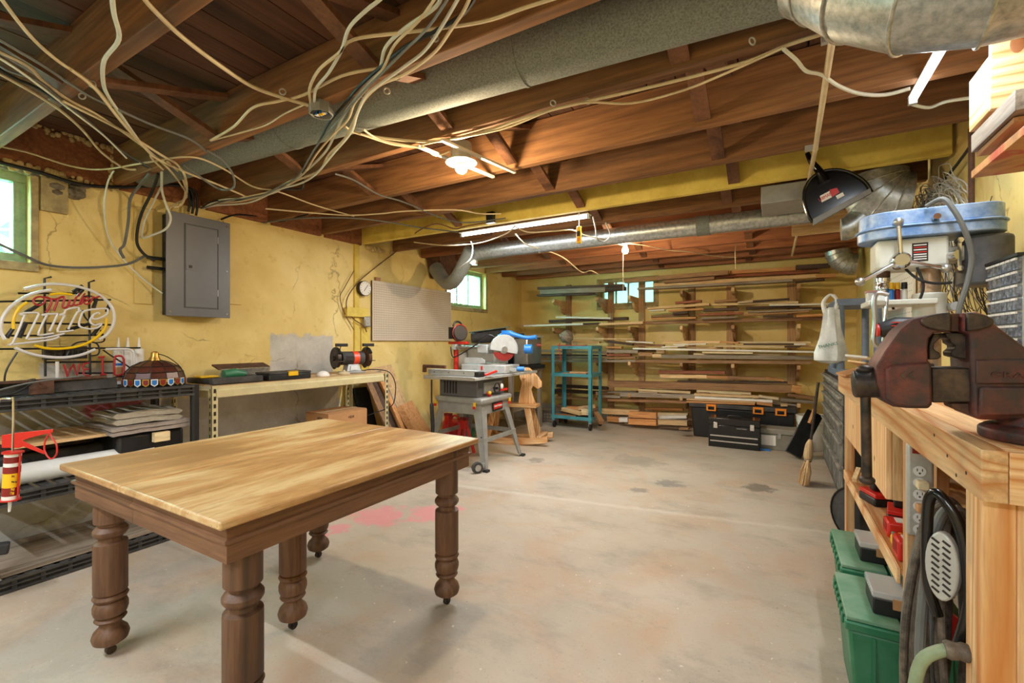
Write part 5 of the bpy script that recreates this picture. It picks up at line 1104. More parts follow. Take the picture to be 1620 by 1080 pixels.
D = [
 (T1,1259,419,1314,416,7,'dark'),(T1,1154,428,1268,421,6,'orange'),(T1,987,441,1152,427,7,'brown'),(T1,1130,434,1297,425,6,'red'),(T1,1050,443,1130,437,5,'brown'),
 (T1,1033,448,1294,433,6,'tan'),(T1,1291,434,1323,432,6,'orange'),(T1,1259,444,1305,440,3,'dark'),(T1,1008,455,1254,441,4,'grey'),
 (T1,850,454,985,449,4,'dark'),(T1,854,458,957,454,8,'grey'),(T1,957,455,988,453,6,'dark'),(T1,849,466,940,463,3,'dark'),
 (T2,1068,477,1109,474,4,'red'),(T2,1130,475,1166,472,4,'brown'),(T2,1167,477,1191,475,3,'pale'),(T2,1191,475,1249,471,3,'dark'),
 (T2,1024,486,1122,479,4,'tan'),(T2,1122,480,1263,476,4,'cream'),(T2,1217,481,1322,479,3,'white'),(T2,1180,485,1265,482,5,'dark'),(T2,1113,488,1168,486,5,'dark'),
 (T2,1057,490,1113,487,3,'orange'),(T2,1064,494,1088,492,4,'dark'),(T2,1183,492,1285,488,3,'grey'),(T2,1105,496,1176,493,4,'red'),(T2,1176,497,1280,491,3,'brown'),
 (T2,1030,499,1089,496,4,'brown'),(T2,1207,499,1255,498,3,'dark'),(T2,1260,498,1304,496,4,'orange'),(T2,1030,503,1101,501,3,'orange'),(T2,1109,502,1165,500,3,'grey'),
 (T2,1265,486,1310,485,4,'dark'),(T2,1027,490,1051,489,2,'white'),(T2,1021,508,1302,500,6,'brown'),
 (T2,879,500,966,502,3,'white'),(T2,868,506,992,501,5,'dark'),(T2,828,514,922,511,3,'white'),(T2,922,511,948,510,2,'dark'),(T2,948,511,1017,508,4,'tan'),(T2,822,513,1015,511,3,'tan'),
 (T3,1050,539,1139,539,4,'tan'),(T3,1139,539,1169,541,3,'orange'),(T3,1165,540,1283,540,3,'cream'),(T3,1176,543,1256,543,3,'dark'),(T3,1256,543,1275,543,3,'white'),
 (T3,1065,544,1117,543,2,'white'),(T3,1130,545,1241,547,4,'cream'),(T3,1046,548,1083,546,2,'white'),(T3,1072,548,1143,549,3,'tan'),(T3,1241,547,1266,547,3,'dark'),
 (T3,1001,550,1287,555,3,'white'),(T3,1111,556,1191,557,3,'cream'),(T3,1097,558,1235,560,4,'cream'),(T3,1046,561,1287,563,6,'grey'),(T3,1266,545,1290,546,4,'tan'),
 (T3,902,534,1002,535,3,'tan'),(T3,990,539,1033,541,2,'white'),(T3,960,538,1000,543,4,'dark'),(T3,905,539,948,540,3,'orange'),(T3,959,548,983,548,3,'orange'),
 (T3,1000,543,1050,545,4,'brown'),(T3,960,553,1009,554,5,'grey'),(T3,852,553,960,556,4,'grey'),(T3,959,560,997,560,3,'red'),(T3,960,565,1005,564,3,'brown'),(T3,851,563,960,565,4,'grey'),
 (T3,1038,553,1051,553,6,'cream'),(T3,1032,560,1046,560,6,'tan'),(T3,1005,550,1038,552,5,'dark'),(T3,1010,557,1032,558,6,'brown'),(T3,852,560,958,561,3,'dark'),(T3,1005,569,1285,571,5,'brown'),(T3,852,569,1005,569,4,'grey'),
 (T4,1041,586,1147,587,5,'red'),(T4,1044,592,1118,593,6,'tan'),(T4,1118,594,1151,595,5,'orange'),(T4,1151,595,1212,597,5,'brown'),(T4,1071,602,1246,604,3,'dark'),(T4,1212,596,1240,600,4,'orange'),
 (T4,961,602,1252,609,12,'brown'),(T4,1252,609,1268,611,12,'orange'),(T4,981,621,1107,624,7,'grey'),(T4,954,619,1006,619,3,'grey'),(T4,1010,615,1092,619,4,'cream'),(T4,945,625,981,626,4,'grey'),
 (T4,1010,619,1040,620,2,'pale'),(T4,1235,630,1287,634,5,'grey'),(T4,880,608,960,612,5,'dark'),(T4,878,616,945,619,5,'dark'),(T4,1246,622,1290,628,5,'brown'),(T4,961,631,1086,634,4,'brown'),(T4,880,626,942,630,4,'brown'),
 (T4,1222,635,1262,640,6,'grey')]
for b in D: board(*b)
placed.clear()
for x_, q in ((-0.78, 'left'), (-0.30, 'right')): MB().box((x_-0.06, 6.25, 0.4305), (x_+0.06, 6.39, 0.545)).solo('wood_block', M['brown0'], 'brown block propping up the boards on the black tote, %s one' % q, 'block')
TT = 'tote lid'
for k, b in enumerate([(1102,617,1188,621,4,'cream',6.33),(1098,622,1200,626,4,'tan',6.22),(1099,627,1222,633,4,'white',6.15),(1086,630,1195,635,3,'tan',6.12),(1086,634,1194,638,3,'orange',6.1),(1197,635,1222,638,5,'orange',6.12),(1200,625,1232,629,4,'pale',6.22),(1235,639,1246,639,4,'tan',6.14)]):
    board(TT, *b[:6], Y=b[6]+0.0, d=0.07)
placed.clear()
for b in [(950,646,1010,649,9,'tan',6.5),(960,659,985,661,8,'orange',6.45),(979,661,993,661,7,'white',6.3),(994,651,1038,653,10,'orange',6.27),(994,662,1038,664,10,'orange',6.27),(1039,658,1086,657,5,'white',6.45),(1041,664,1087,666,8,'tan',6.3),(1040,653,1088,654,5,'cream',6.55),(1074,677,1089,677,3,'brown',5.98),(880,640,950,645,6,'brown',6.6),(1020,645,1080,646,4,'orange',6.65)]:
    board(T5, *b[:6], Y=b[6], d=0.09)
ORD = ['leftmost', 'second from left', 'third from left', 'fourth from left', 'fifth from left', 'sixth from left', 'seventh from left', 'eighth from left', 'ninth from left', 'tenth from left']
gr = {}
for r in allb: gr.setdefault((r[1], r[2]), []).append(r)
for (tier, d), rs in gr.items():
    rs.sort(key=lambda r: r[3])
    where = {TT: 'on the black tote lid', T5: 'on the floor below the rack'}.get(tier, 'on the %s of the lumber rack' % tier)
    for i, r in enumerate(rs):
        lab = '%s board %s' % (d, where)
        if len(rs) > 1: lab = '%s board, %s of its kind %s' % (d, ORD[i], where.replace('on the %s of the lumber rack' % tier, "on the rack's %s" % tier))
        tag(r[0], lab, 'board', {TT: 'offcuts on the tote lid', T5: 'offcuts under the lumber rack'}.get(tier, 'boards on the %s of the lumber rack' % tier))
# ------------------------------------------------------------------ pine workbench along the right wall
WX, WY0, WY1, WZ = 0.347, 1.22, 3.52, 0.99
wb = thing('pine_workbench', 'unfinished pine workbench with boxed drawers and lower shelf along the right wall', 'workbench', (0.6, 2.4, 0))
k = 0; x = WX+0.04
MB().box((WX, WY0, WZ-0.1), (WX+0.038, WY1, WZ)).build('front_rail', M['pine1'], wb, w=True, bev=0.002)
MB().box((WX+0.039, WY0, WZ-0.1), (XR-0.01, WY0+0.038, WZ-0.001)).build('end_rail', M['pine0'], wb, w=True, bev=0.002)
while x < XR-0.02:
    MB().box((x, WY0+0.039, WZ-0.025), (min(x+0.09, XR-0.01)-0.0015, WY1, WZ)).build('top_plank', M['pine1'], wb, w=True, bev=0.001); x += 0.09
for (a, b, c, d) in ((WX+0.012, 1.26, 0.05, 0.089), (WX+0.062, 1.26, 0.038, 0.089), (WX+0.012, 1.86, 0.038, 0.05), (WX+0.012, 3.24, 0.038, 0.09), (0.80, 1.26, 0.05, 0.09), (0.80, 3.3, 0.05, 0.09), (0.44, 1.90, 0.03, 0.06)):
    MB().box((a, b, 0), (a+c, b+d, WZ-0.1)).build('post', M['pine2'], wb, w=True, bev=0.003)
MB().box((WX+0.012, 1.91, 0.44), (0.80, 3.24, 0.455)).build('lower_shelf', M['pine1'], wb, w=True)
MB().box((WX+0.0, 1.93, 0.405), (WX+0.011, 3.26, 0.456)).build('shelf_edge', M['pine1'], wb, w=True, bev=0.002)
MB().box((0.79, 1.9, 0.46), (0.797, 3.24, 0.88)).build('back_panel', M['tan1'], wb, w=True)
MB().box((0.50, 1.34, 0.0), (0.51, 1.86, 0.85)).build('side_panel', M['brown2'], wb, w=True)
for (y0, y1, z0) in ((2.12, 2.56, 0.625), (2.62, 3.22, 0.66)):
    d = MB().box((WX+0.004, y0, z0), (WX+0.022, y1, WZ-0.102)).build('drawer_front', M['pine2'], wb, w=True, bev=0.002)
    MB().box((WX+0.0225, y0, z0), (WX+0.08, y0+0.02, WZ-0.102)).build('drawer_side', M['tan2'], d, w=True); MB().box((WX+0.0225, y0+0.02, z0), (0.7, y1, z0+0.012)).build('drawer_bottom', M['tan1'], d, w=True)
    MB().cyl((WX+0.0035, (y0+y1)/2, z0+0.1), (WX+0.0042, (y0+y1)/2, z0+0.1), 0.012, n=10).build('knot', M['brown0'], d, w=True)
for (y, z) in ((1.42, 0.935), (1.52, 0.965), (1.36, 0.905), (1.30, 0.925)): MB().cyl((WX-0.0008, y, z), (WX+0.001, y, z), 0.004, n=8).build('screw_hole', M['ink'], wb, w=True)

# vise
def vise():
    Yf = 1.335
    P = lambda pts, Y=Yf: [AY(1320+x/4.5, 480+y/4.5, Y) for x, y in pts]
    T = thing('bench_vise', 'large worn dark red bench vise on the near corner of the pine workbench', 'vise', (0.45, 1.42, WZ))
    tm = NT('worn_red_vise'); co = tm.coord(); f = tm.noise(co, 22, 6, 0.7); g = tm.noise(co, 7, 4, 0.6)
    c = tm.ramp(f, [(0.35, H('2c2625')), (0.48, H('5e2a24')), (0.62, H('7c3a30'))]); c = tm.mix(tm.ramp(g, [(0.4, (0.8,)*3), (0.6, (0,)*3)]), c, H('352c2a')); tm.bump(tm.noise(co, 120, 3), 0.2, 0.002)
    vm = tm.fin(c, 0.55, 0.15); dk = M['iron']
    MB().prism(P([(300,445),(360,340),(470,190),(560,115),(680,80),(830,66),(830,202),(705,210),(672,250),(665,330),(668,410),(690,425),(697,600),(697,720),(670,748),(520,745),(420,735),(360,705),(330,640),(305,560)]), (0, 0.12, 0)).build('front_jaw', vm, T, w=True, bev=0.009)
    MB().prism(P([(360,470),(390,440),(660,415),(684,440),(690,700),(665,738),(520,735),(410,715),(368,680)], Yf-0.001), (0, -0.010, 0)).build('jaw_boss', vm, T, w=True, bev=0.006)
    MB().prism(P([(905,66),(1010,58),(1100,85),(1150,150),(1350,300),(1480,400),(1640,420),(1640,760),(1600,830),(1350,830),(1080,830),(1000,822),(985,760),(980,580),(970,380),(965,210),(905,205)]), (0, 0.14, 0)).build('body', vm, T, w=True, bev=0.009)
    MB().prism(P([(1000,400),(1640,400),(1640,570),(1000,570)], Yf-0.001), (0, -0.006, 0)).build('body_band', vm, T, w=True, bev=0.003)
    MB().prism(P([(1020,590),(1640,590),(1640,790),(1100,800),(1015,800)], Yf-0.001), (0, -0.010, 0)).build('body_boss', vm, T, w=True, bev=0.005)
    el = lambda a0, a1, n=14: [(880+262*math.cos(a0+(a1-a0)*i/n), 130+70*math.sin(a0+(a1-a0)*i/n)) for i in range(n+1)]
    MB().prism(P(el(PI*0.56, PI*1.44), Yf-0.012), (0, 0.15, 0)).build('jaw_plate', dk, T, w=True, bev=0.003); MB().prism(P(el(-PI*0.42, PI*0.42), Yf-0.012), (0, 0.15, 0)).build('jaw_plate', dk, T, w=True, bev=0.003)
    MB().prism(P([(830,70),(905,70),(905,198),(830,198)], Yf+0.02), (0, 0.09, 0)).build('gripped_block', M['rust'], T, w=True, bev=0.002)
    MB().prism(P([(705,212),(750,215),(757,245),(735,262),(712,290),(708,320),(722,335),(750,350),(762,380),(740,395),(675,400),(672,300)], Yf+0.03), (0, 0.06, 0)).build('pipe_jaw', dk, T, w=True, bev=0.002)
    MB().prism(P([(785,215),(800,245),(825,255),(828,280),(862,300),(862,320),(830,345),(835,375),(870,385),(965,400),(965,210),(800,208)], Yf+0.03), (0, 0.06, 0)).build('pipe_jaw', dk, T, w=True, bev=0.002)
    MB().prism(P([(690,458),(1000,458),(1000,706),(690,706)], Yf+0.015), (0, 0.085, 0)).build('slide_bar', dk, T, w=True, bev=0.004); MB().prism(P([(830,708),(1000,708),(1000,800),(900,770),(840,745)], Yf+0.025), (0, 0.06, 0)).build('slide_nut', M['rust'], T, w=True, bev=0.003)
    a, b = P([(130, 572), (330, 572)], Yf+0.05)
    MB().tube([a, a+(b-a)*0.06, b], [0.028, 0.033, 0.033], 28).build('screw_head', dk, T, w=True, bev=0.002)
    h0, h1 = P([(218, 470), (232, 1255)], Yf+0.05)
    hb = MB().tube([h0, h1], 0.0105, 14).build('handle_bar', M['gpaint'] if False else dk, T, w=True)
    MB().ball(h0, 0.0155, 14, 8, (1.15, 1.15, 0.75)).build('bar_end', dk, hb, w=True); MB().ball(h1, 0.0155, 14, 8, (1.1, 1.1, 0.75)).build('bar_end', dk, hb, w=True)
    MB().lathe([(0.0, 0), (0.108, 0), (0.112, 0.006), (0.112, 0.022), (0.10, 0.03), (0.085, 0.032), (0.08, 0.055), (0, 0.055)], (0.503, 1.385, WZ+0.0005), 40).build('swivel_base', vm, T, w=True, bev=0.003)
    q = P([(1110, 505)], Yf-0.0085)[0]; text('CRAFTSMAN', 'lettering', vm, q, (1, 0, 0), (0, 0, 1), 0.016, T, depth=0.002, align='LEFT', sx=1.6)
    MB().prism(P([(465,510),(505,480),(500,505),(510,548)], Yf-0.0105), (0, -0.003, 0)).build('arrow_emblem', dk, T, w=True); MB().prism(P([(515,515),(560,480),(552,510),(565,545)], Yf-0.0105), (0, -0.003, 0)).build('arrow_emblem', dk, T, w=True)
vise()

# drill press
def drillpress():
    Y = 2.5
    T = thing('drill_press', 'white and blue bench drill press with three-spoke handle on the pine workbench', 'drill press', (0.57, Y, WZ))
    P = lambda pts, Yp=Y: [AY(1250+x/5.4, 270+y/5.4, Yp) for x, y in pts]
    blue = plain('worn_blue_enamel', '5d83b8', 0.4, 0.1, 0.1, 14, 'a9bcd2'); wh = plain('white_enamel', 'dadcd2', 0.4, 0.05, 0.06, 10)
    def stad(x0, x1, r, z0, z1, nm, mt, par=T):
        pts = [(x0+r-r*math.sin(PI*i/12), Y-r*math.cos(PI*i/12)*-1 if False else Y+r*math.cos(PI*i/12), z0) for i in range(13)]
        pts += [(x1-r*0.8+r*0.8*math.sin(PI*i/12), Y-r*0.9*math.cos(PI*i/12), z0) for i in range(13)]
        return MB().prism(pts, (0, 0, z1-z0)).build(nm, mt, par, w=True, bev=0.004)
    stad(0.315, 0.78, 0.11, 1.625, 1.665, 'belt_tray', blue); stad(0.308, 0.787, 0.117, 1.665, 1.674, 'cover_lip', blue); cv = stad(0.32, 0.775, 0.105, 1.674, 1.735, 'belt_cover', blue)
    MB().cyl((0.55, Y-0.13, 1.69), (0.55, Y-0.10, 1.69), 0.012, n=10).build('cover_knob', M['chrome'], cv, w=True)
    MB().box((0.37, Y-0.075, 1.50), (0.60, Y+0.075, 1.624)).build('head', wh, T, w=True, bev=0.012)
    lb = MB().box((0.485, Y-0.0765, 1.525), (0.535, Y-0.0755, 1.60)).build('warning_label', M['ink'], T, w=True)
    for i in range(7): MB().box((0.49, Y-0.0775, 1.532+i*0.0095), (0.53, Y-0.0766, 1.536+i*0.0095)).build('label_line', M['red'] if i in (3, 5) else M['paper'], lb, w=True)
    hub = Vector((0.445, Y-0.105, 1.53))
    MB().tube([hub+Vector((0, 0.04, 0)), hub+Vector((0, -0.005, 0)), hub+Vector((0, -0.02, 0))], [0.034, 0.034, 0.024], 24).build('hub', M['chrome'], T, w=True)
    for dx, dz in ((-0.01, 0.155), (-0.135, -0.08), (0.135, -0.045)):
        e = hub+Vector((dx, -0.01, dz)); s_ = MB().tube([hub, e], [0.009, 0.0075], 10).build('spoke', M['chrome'], T, w=True); MB().ball(e, 0.018, 14, 10).build('knob', M['steel'], s_, w=True)
    MB().lathe([(0, 1.475), (0.024, 1.475), (0.024, 1.50), (0, 1.50)], (0.405, Y, 0), 20).build('quill', M['rust'], T, w=True)
    MB().lathe([(0.0, 1.395), (0.012, 1.395), (0.02, 1.41), (0.02, 1.42), (0.026, 1.425), (0.026, 1.44), (0.023, 1.445), (0.023, 1.455), (0.026, 1.458), (0.026, 1.472), (0, 1.475)], (0.405, Y, 0), 24).build('chuck', M['chrome'], T, w=True)
    MB().cyl((0.405, Y, 1.36), (0.405, Y, 1.395), 0.005, n=8).build('drill_bit', M['iron'], T, w=True)
    MB().cyl((0.555, Y, WZ+0.04), (0.555, Y, 1.50), 0.037, n=28).build('column', plain('rusty_column', 'b9a58c', 0.35, 0.6, 0.2, 18, '8c6244'), T, w=True)
    MB().cyl((0.72, Y, 1.42), (0.72, Y, 1.615), 0.082, n=32).build('motor', plain('dusty_motor_black', '4b4b4e', 0.5, 0.3, 0.1, 6, '75757a'), T, w=True, bev=0.012)
    MB().box((0.60, Y-0.05, 1.52), (0.65, Y+0.03, 1.58)).build('motor_mount', M['lgrey'], T, w=True, bev=0.004)
    MB().bar((0.625, Y-0.085, 1.48), (0.625, Y-0.085, 1.60), 0.012, 0.006, (0, 1, 0)).build('tension_bracket', M['chrome'], T, w=True)
    for zz in (1.485, 1.595): MB().cyl((0.625, Y-0.1, zz), (0.625, Y-0.06, zz), 0.011, n=6).build('bolt', M['chrome'], T, w=True)
    MB().cyl((0.60, Y-0.06, 1.54), (0.62, Y-0.09, 1.54), 0.018, n=12).build('bolt', M['chrome'], T, w=True)
    MB().box((0.34, Y-0.10, 1.35), (0.56, Y+0.10, 1.372)).build('work_table', wh, T, w=True, bev=0.004)
    MB().cyl((0.555, Y, 1.29), (0.555, Y, 1.40), 0.055, n=24).build('table_collar', wh, T, w=True, bev=0.006); MB().cyl((0.62, Y-0.07, 1.34), (0.62, Y-0.01, 1.34), 0.018, n=12).build('collar_bolt', M['lgrey'], T, w=True)
    MB().box((0.44, Y-0.14, WZ+0.0005), (0.72, Y+0.14, WZ+0.04)).build('base', wh, T, w=True, bev=0.008)
    MB().tube([(0.52, Y-0.12, 1.735), (0.56, Y-0.15, 1.75), (0.59, Y-0.16, 1.70), (0.62, Y-0.16, 1.62), (0.645, Y-0.14, 1.52), (0.635, Y-0.13, 1.42), (0.61, Y-0.13, 1.30), (0.63, Y-0.12, 1.18)], 0.009, 8, smooth=5).build('power_cable', M['cable_g'], T, w=True)
    for q in ([(0.47, Y-0.05, 1.50), (0.5, Y-0.1, 1.45), (0.55, Y-0.1, 1.43), (0.6, Y-0.1, 1.43)], [(0.50, Y-0.08, 1.5), (0.515, Y-0.1, 1.42), (0.50, Y-0.09, 1.35)], [(0.42, Y+0.05, 1.47), (0.44, Y+0.06, 1.40), (0.45, Y+0.06, 1.34)]):
        MB().tube(q, 0.005, 6, smooth=5).build('wire', M['cable_k'], T, w=True)
drillpress()
# small things on the press table
yt = 2.56; zt = 1.3725
T = thing('lidded_tub', 'small clear tub with pink lid on the drill press table', 'tub', (0.39, yt, zt)); MB().box((-0.035, -0.025, 0), (0.035, 0.025, 0.045)).build('tub', M['gwhite'], T, bev=0.005); MB().box((-0.038, -0.028, 0.045), (0.038, 0.028, 0.052)).build('lid', plain('pink_lid', 'd8a0a0', 0.5), T, bev=0.002)
for i, (x_, y_, c, lab) in enumerate(((0.43, 2.49, 'blue', 'small bottle with blue body and yellow cap on the drill press table'), (0.452, 2.50, 'redd', 'small bottle with dark red body and yellow cap on the drill press table'), (0.475, 2.50, 'white', 'small white bottle with black cap on the drill press table'))):
    T = thing('small_bottle', lab, 'bottle', (x_, y_, zt)); MB().lathe([(0, 0), (0.011, 0), (0.011, 0.045), (0.007, 0.05), (0, 0.05)], n=12).build('body', M[c], T); MB().lathe([(0, 0.05), (0.011, 0.05), (0.010, 0.078), (0, 0.078)], n=12).build('cap', M['black'] if c == 'white' else M['yellow'], T)
MB().lathe([(0, 0), (0.022, 0), (0.02, 0.015), (0.009, 0.03), (0.009, 0.04), (0, 0.04)], (0.392, 2.43, zt), 14).solo('squeeze_bottle', M['gwhite'], 'tiny clear conical bottle at the front of the drill press table', 'bottle')
T = thing('c_clamp', 'long silver C-clamp hooked over the drill press table edge', 'clamp', (0.39, 2.38, 1.2))
MB().tube([(0.012, 0, 0.19), (-0.02, 0, 0.20), (-0.034, 0, 0.17), (-0.03, 0, 0.08), (-0.035, 0, 0.0), (-0.02, 0, -0.02), (0.0, 0, -0.01)], 0.0095, 8, smooth=4).build('frame', M['steel'], T); MB().cyl((0.01, 0, 0.19), (-0.012, 0, -0.09), 0.0055, n=8).build('screw', M['chrome'], T); MB().bar((-0.03, 0, -0.09), (0.008, 0, -0.095), 0.006, 0.006).build('tommy_bar', M['chrome'], T)

# parts organiser with rows of clear drawers
def organiser():
    x0, x1, y0, y1, z0, z1 = 0.685, 0.845, 2.10, 2.36, 1.08, 1.485
    T = thing('parts_organizer', 'tall small-parts organizer with rows of clear drawers against the right wall', 'organizer', (0.765, 2.23, WZ+0.001))
    MB().box((x0+0.01, y0, z0-0.085), (x1, y1, z1)).build('case', M['gpaint'], T, w=True, bev=0.004)
    MB().box((x0-0.004, y0-0.003, z1-0.006), (x1, y1+0.003, z1+0.004)).build('top_edge', M['black'], T, w=True)
    for r in range(9):
        for c in range(6):
            ya = y0+0.008+c*0.041; za = z1-0.048-r*0.044
            d = MB().box((x0, ya, za), (x0+0.012, ya+0.037, za+0.034)).build('drawer', M['drawer'], T, w=True)
            MB().box((x0-0.005, ya+0.001, za+0.030), (x0, ya+0.036, za+0.037)).build('drawer_lip', M['white'], d, w=True)
t = NT('clear_drawer_with_contents'); M['drawer'] = t.fin(t.ramp(t.noise(t.coord(rand=True), 45, 4, 0.8), [(0.35, H('39404e')), (0.55, H('7f8a9a')), (0.7, H('b9c4d0'))]), 0.15)
organiser()
T = thing('orange_carton', 'orange and white carton behind the vise at the right edge', 'box', (0.76, 1.9, WZ+0.0005)); MB().box((-0.08, -0.06, 0), (0.08, 0.06, 0.24)).build('body', M['orange'], T, bev=0.002); MB().box((-0.081, -0.061, 0.2405), (0.081, 0.061, 0.27)).build('lid', M['white'], T, bev=0.002)
# bench clutter
MB().box((0.37, 2.28, WZ+0.0005), (0.5, 2.42, WZ+0.075)).solo('parts_box', M['card'], 'small cardboard parts box under the cordless tool behind the vise', 'box', bev=0.002)
T = thing('cordless_drill', 'black and red cordless tool standing on a small box behind the vise', 'drill', (0.42, 2.35, WZ+0.076))
MB().tube([(-0.05, 0, 0.18), (0.0, 0, 0.19), (0.09, 0, 0.19)], [0.03, 0.042, 0.038], 18).build('motor_housing', M['black'], T); MB().bar((0.05, 0, 0.16), (0.06, 0, 0.05), 0.04, 0.04, (0, 1, 0)).build('grip', M['black'], T, bev=0.008); MB().box((0.0, -0.035, 0), (0.11, 0.035, 0.05)).build('battery', M['black'], T, bev=0.006)
for i in range(4): MB().bar((-0.02, -0.041+0.0, 0.17+i*0.013), (0.03, -0.0415, 0.17+i*0.013), 0.004, 0.006, (0, 1, 0)).build('red_vent', M['red'], T)
MB().cyl((-0.052, 0, 0.18), (-0.06, 0, 0.18), 0.026, n=14).build('red_cap', M['red'], T)
T = thing('work_tray', 'grey metal tray at the front of the bench beyond the vise', 'tray', (0.425, 2.9, WZ+0.001)); MB().box((-0.06, -0.2, 0), (0.08, 0.2, 0.006)).build('bottom', M['steel'], T)
for a, b in (((-0.06, -0.2), (0.08, -0.2)), ((0.08, -0.2), (0.08, 0.2)), ((0.08, 0.2), (-0.06, 0.2)), ((-0.06, 0.2), (-0.06, -0.2))): MB().bar(a+(0.02,), b+(0.02,), 0.005, 0.035).build('rim', M['steel'], T)
T = thing('small_vise', 'small grey drill press vise lying behind the metal tray', 'vise', (0.56, 2.92, WZ+0.001)); MB().box((-0.08, -0.06, 0), (0.1, 0.06, 0.03)).build('base', M['gpaint'], T, bev=0.003); MB().box((-0.01, -0.06, 0.03), (0.03, 0.06, 0.075)).build('jaw', M['lgrey'], T, bev=0.003); MB().box((0.06, -0.06, 0.03), (0.1, 0.06, 0.075)).build('jaw', M['lgrey'], T, bev=0.003); MB().cyl((-0.12, 0, 0.045), (-0.01, 0, 0.045), 0.012, n=12).build('screw', M['chrome'], T)
MB().box((0.50, 1.82, WZ+0.0005), (0.53, 2.0, WZ+0.012)).solo('yellow_strip', plain('lime_plastic', 'd6e01c', 0.4), 'bright yellow strip lying behind the vise slide', 'strip', bev=0.002)
m = MB(); m.tube([(0.45, 2.5, WZ+0.11), (0.455, 2.46, WZ+0.05), (0.46, 2.4, WZ+0.008)], 0.008, 8, smooth=4, sy=0.4); m.solo('pink_strap', plain('pink_plastic', 'e0409c', 0.4), 'curved pink plastic strap standing behind the vise jaw', 'strap')
MB().prism([(0.44, 2.62, WZ+0.001), (0.58, 2.60, WZ+0.001), (0.56, 2.62, WZ+0.12), (0.47, 2.64, WZ+0.1)], (0, 0.06, 0)).solo('sandpaper_pad', M['towel'], 'grey-beige crumpled sanding pad beneath the drill press table', 'pad', bev=0.01)
for i, (x_, y_, rz, tl, c, lab) in enumerate(((0.42, 3.34, 0.4, -0.25, 'card', 'folded brown cardboard piece at the far bench end, lowest of the heap'), (0.47, 3.42, 0.9, 0.3, 'tan0', 'tan board offcut propped on the far bench end'), (0.52, 3.33, -0.4, -0.3, 'brown0', 'brown curled offcut on top of the far bench heap'), (0.41, 3.2, 1.3, 0.1, 'paper', 'white paper scrap at the far end of the bench front'))):
    Mx = Matrix.Translation((x_, y_, WZ+0.03+0.028*i)) @ Euler((0.1, tl, rz)).to_matrix().to_4x4(); o = MB().box((-0.09, -0.05, 0), (0.09, 0.05, 0.012)).build('offcut', M[c], None, bev=0.001); o.matrix_world = Mx; tag(o, lab, 'scrap')
T = thing('clear_bin', 'clear plastic bin of white bits behind the vise jaws', 'bin', (0.60, 2.0, WZ+0.001)); MB().box((-0.04, -0.06, 0), (0.04, 0.06, 0.09)).build('bin', M['clear'], T, bev=0.004); MB().box((-0.036, -0.056, 0.004), (0.036, 0.056, 0.05)).build('contents', M['paper'], T)
# right wall: white pegboard behind the press
T = thing('white_pegboard', 'white pegboard sheet on the right wall behind the drill press column', 'pegboard', (XR-0.01, 4.9, 0.95)); MB().box((-0.012, -0.75, 0), (0, 0.75, 1.0)).build('sheet', M['paper'], T)
m = MB()
for i in range(28):
    for j in range(18): m.box((-0.0125, -0.7+i*0.0508, 0.05+j*0.0508), (-0.0119, -0.692+i*0.0508, 0.058+j*0.0508))
m.build('peg_holes', M['ink'], T, kind='stuff', smooth=False)
# wire netting coil hanging on the right wall
m = MB(); random.seed(11)
for i in range(90):
    y = 3.05+random.uniform(0, 0.7); r = random.uniform(0.06, 0.14); zc_ = random.uniform(1.82, 1.98)
    a0 = random.uniform(-0.3, 0.3); pts = [(XR-0.03-random.uniform(0, 0.03)-0.6*r*(1-abs(t/6-0.5)*2)*0.8, y+r*math.cos(a0+PI*t/6), zc_+r*1.3*math.sin(a0+PI*t/6)) for t in range(7)]
    z_ = pts[0][2]; pts = [(XR-0.03, pts[0][1]+random.uniform(-0.03, 0.05), z_-random.uniform(0.15, 0.5))]+pts
    m.tube(pts, 0.0024, 3, cap=False, smooth=2)
m.solo('wire_netting', M['lgrey'], 'tangled hank of grey wire netting hanging above the drill press on the right wall', 'wire netting', kind='stuff')
m = MB()
for i in range(110):
    y = random.uniform(2.75, 3.9); z_ = random.uniform(1.25, 1.6); a = random.uniform(-0.6, 0.6); L = random.uniform(0.08, 0.3)
    m.tube([(XR-0.02-random.uniform(0, 0.05), y, z_+L), (XR-0.05, y+a*0.1, z_+L*0.5), (XR-0.02, y+a*0.25, z_)], 0.0022, 3, cap=False, smooth=2)
m.solo('wire_netting', M['iron'], 'loose end of dark wire netting drooping behind the drill press motor', 'wire netting', kind='stuff')
cable('rod', [(0.80, 2.93, 2.2), (0.80, 2.93, 1.85)], 0.012, M['rust'], 'rusty rod hanging down at the right wall under the joists', n=8, sm=0, cat='rod')
cable('cable', [(0.80, 2.3, 2.22), (0.82, 2.7, 2.2), (0.82, 3.2, 2.12), (0.78, 3.7, 2.03)], 0.008, M['cable_k'], 'black cable running along the right wall top toward the duct')

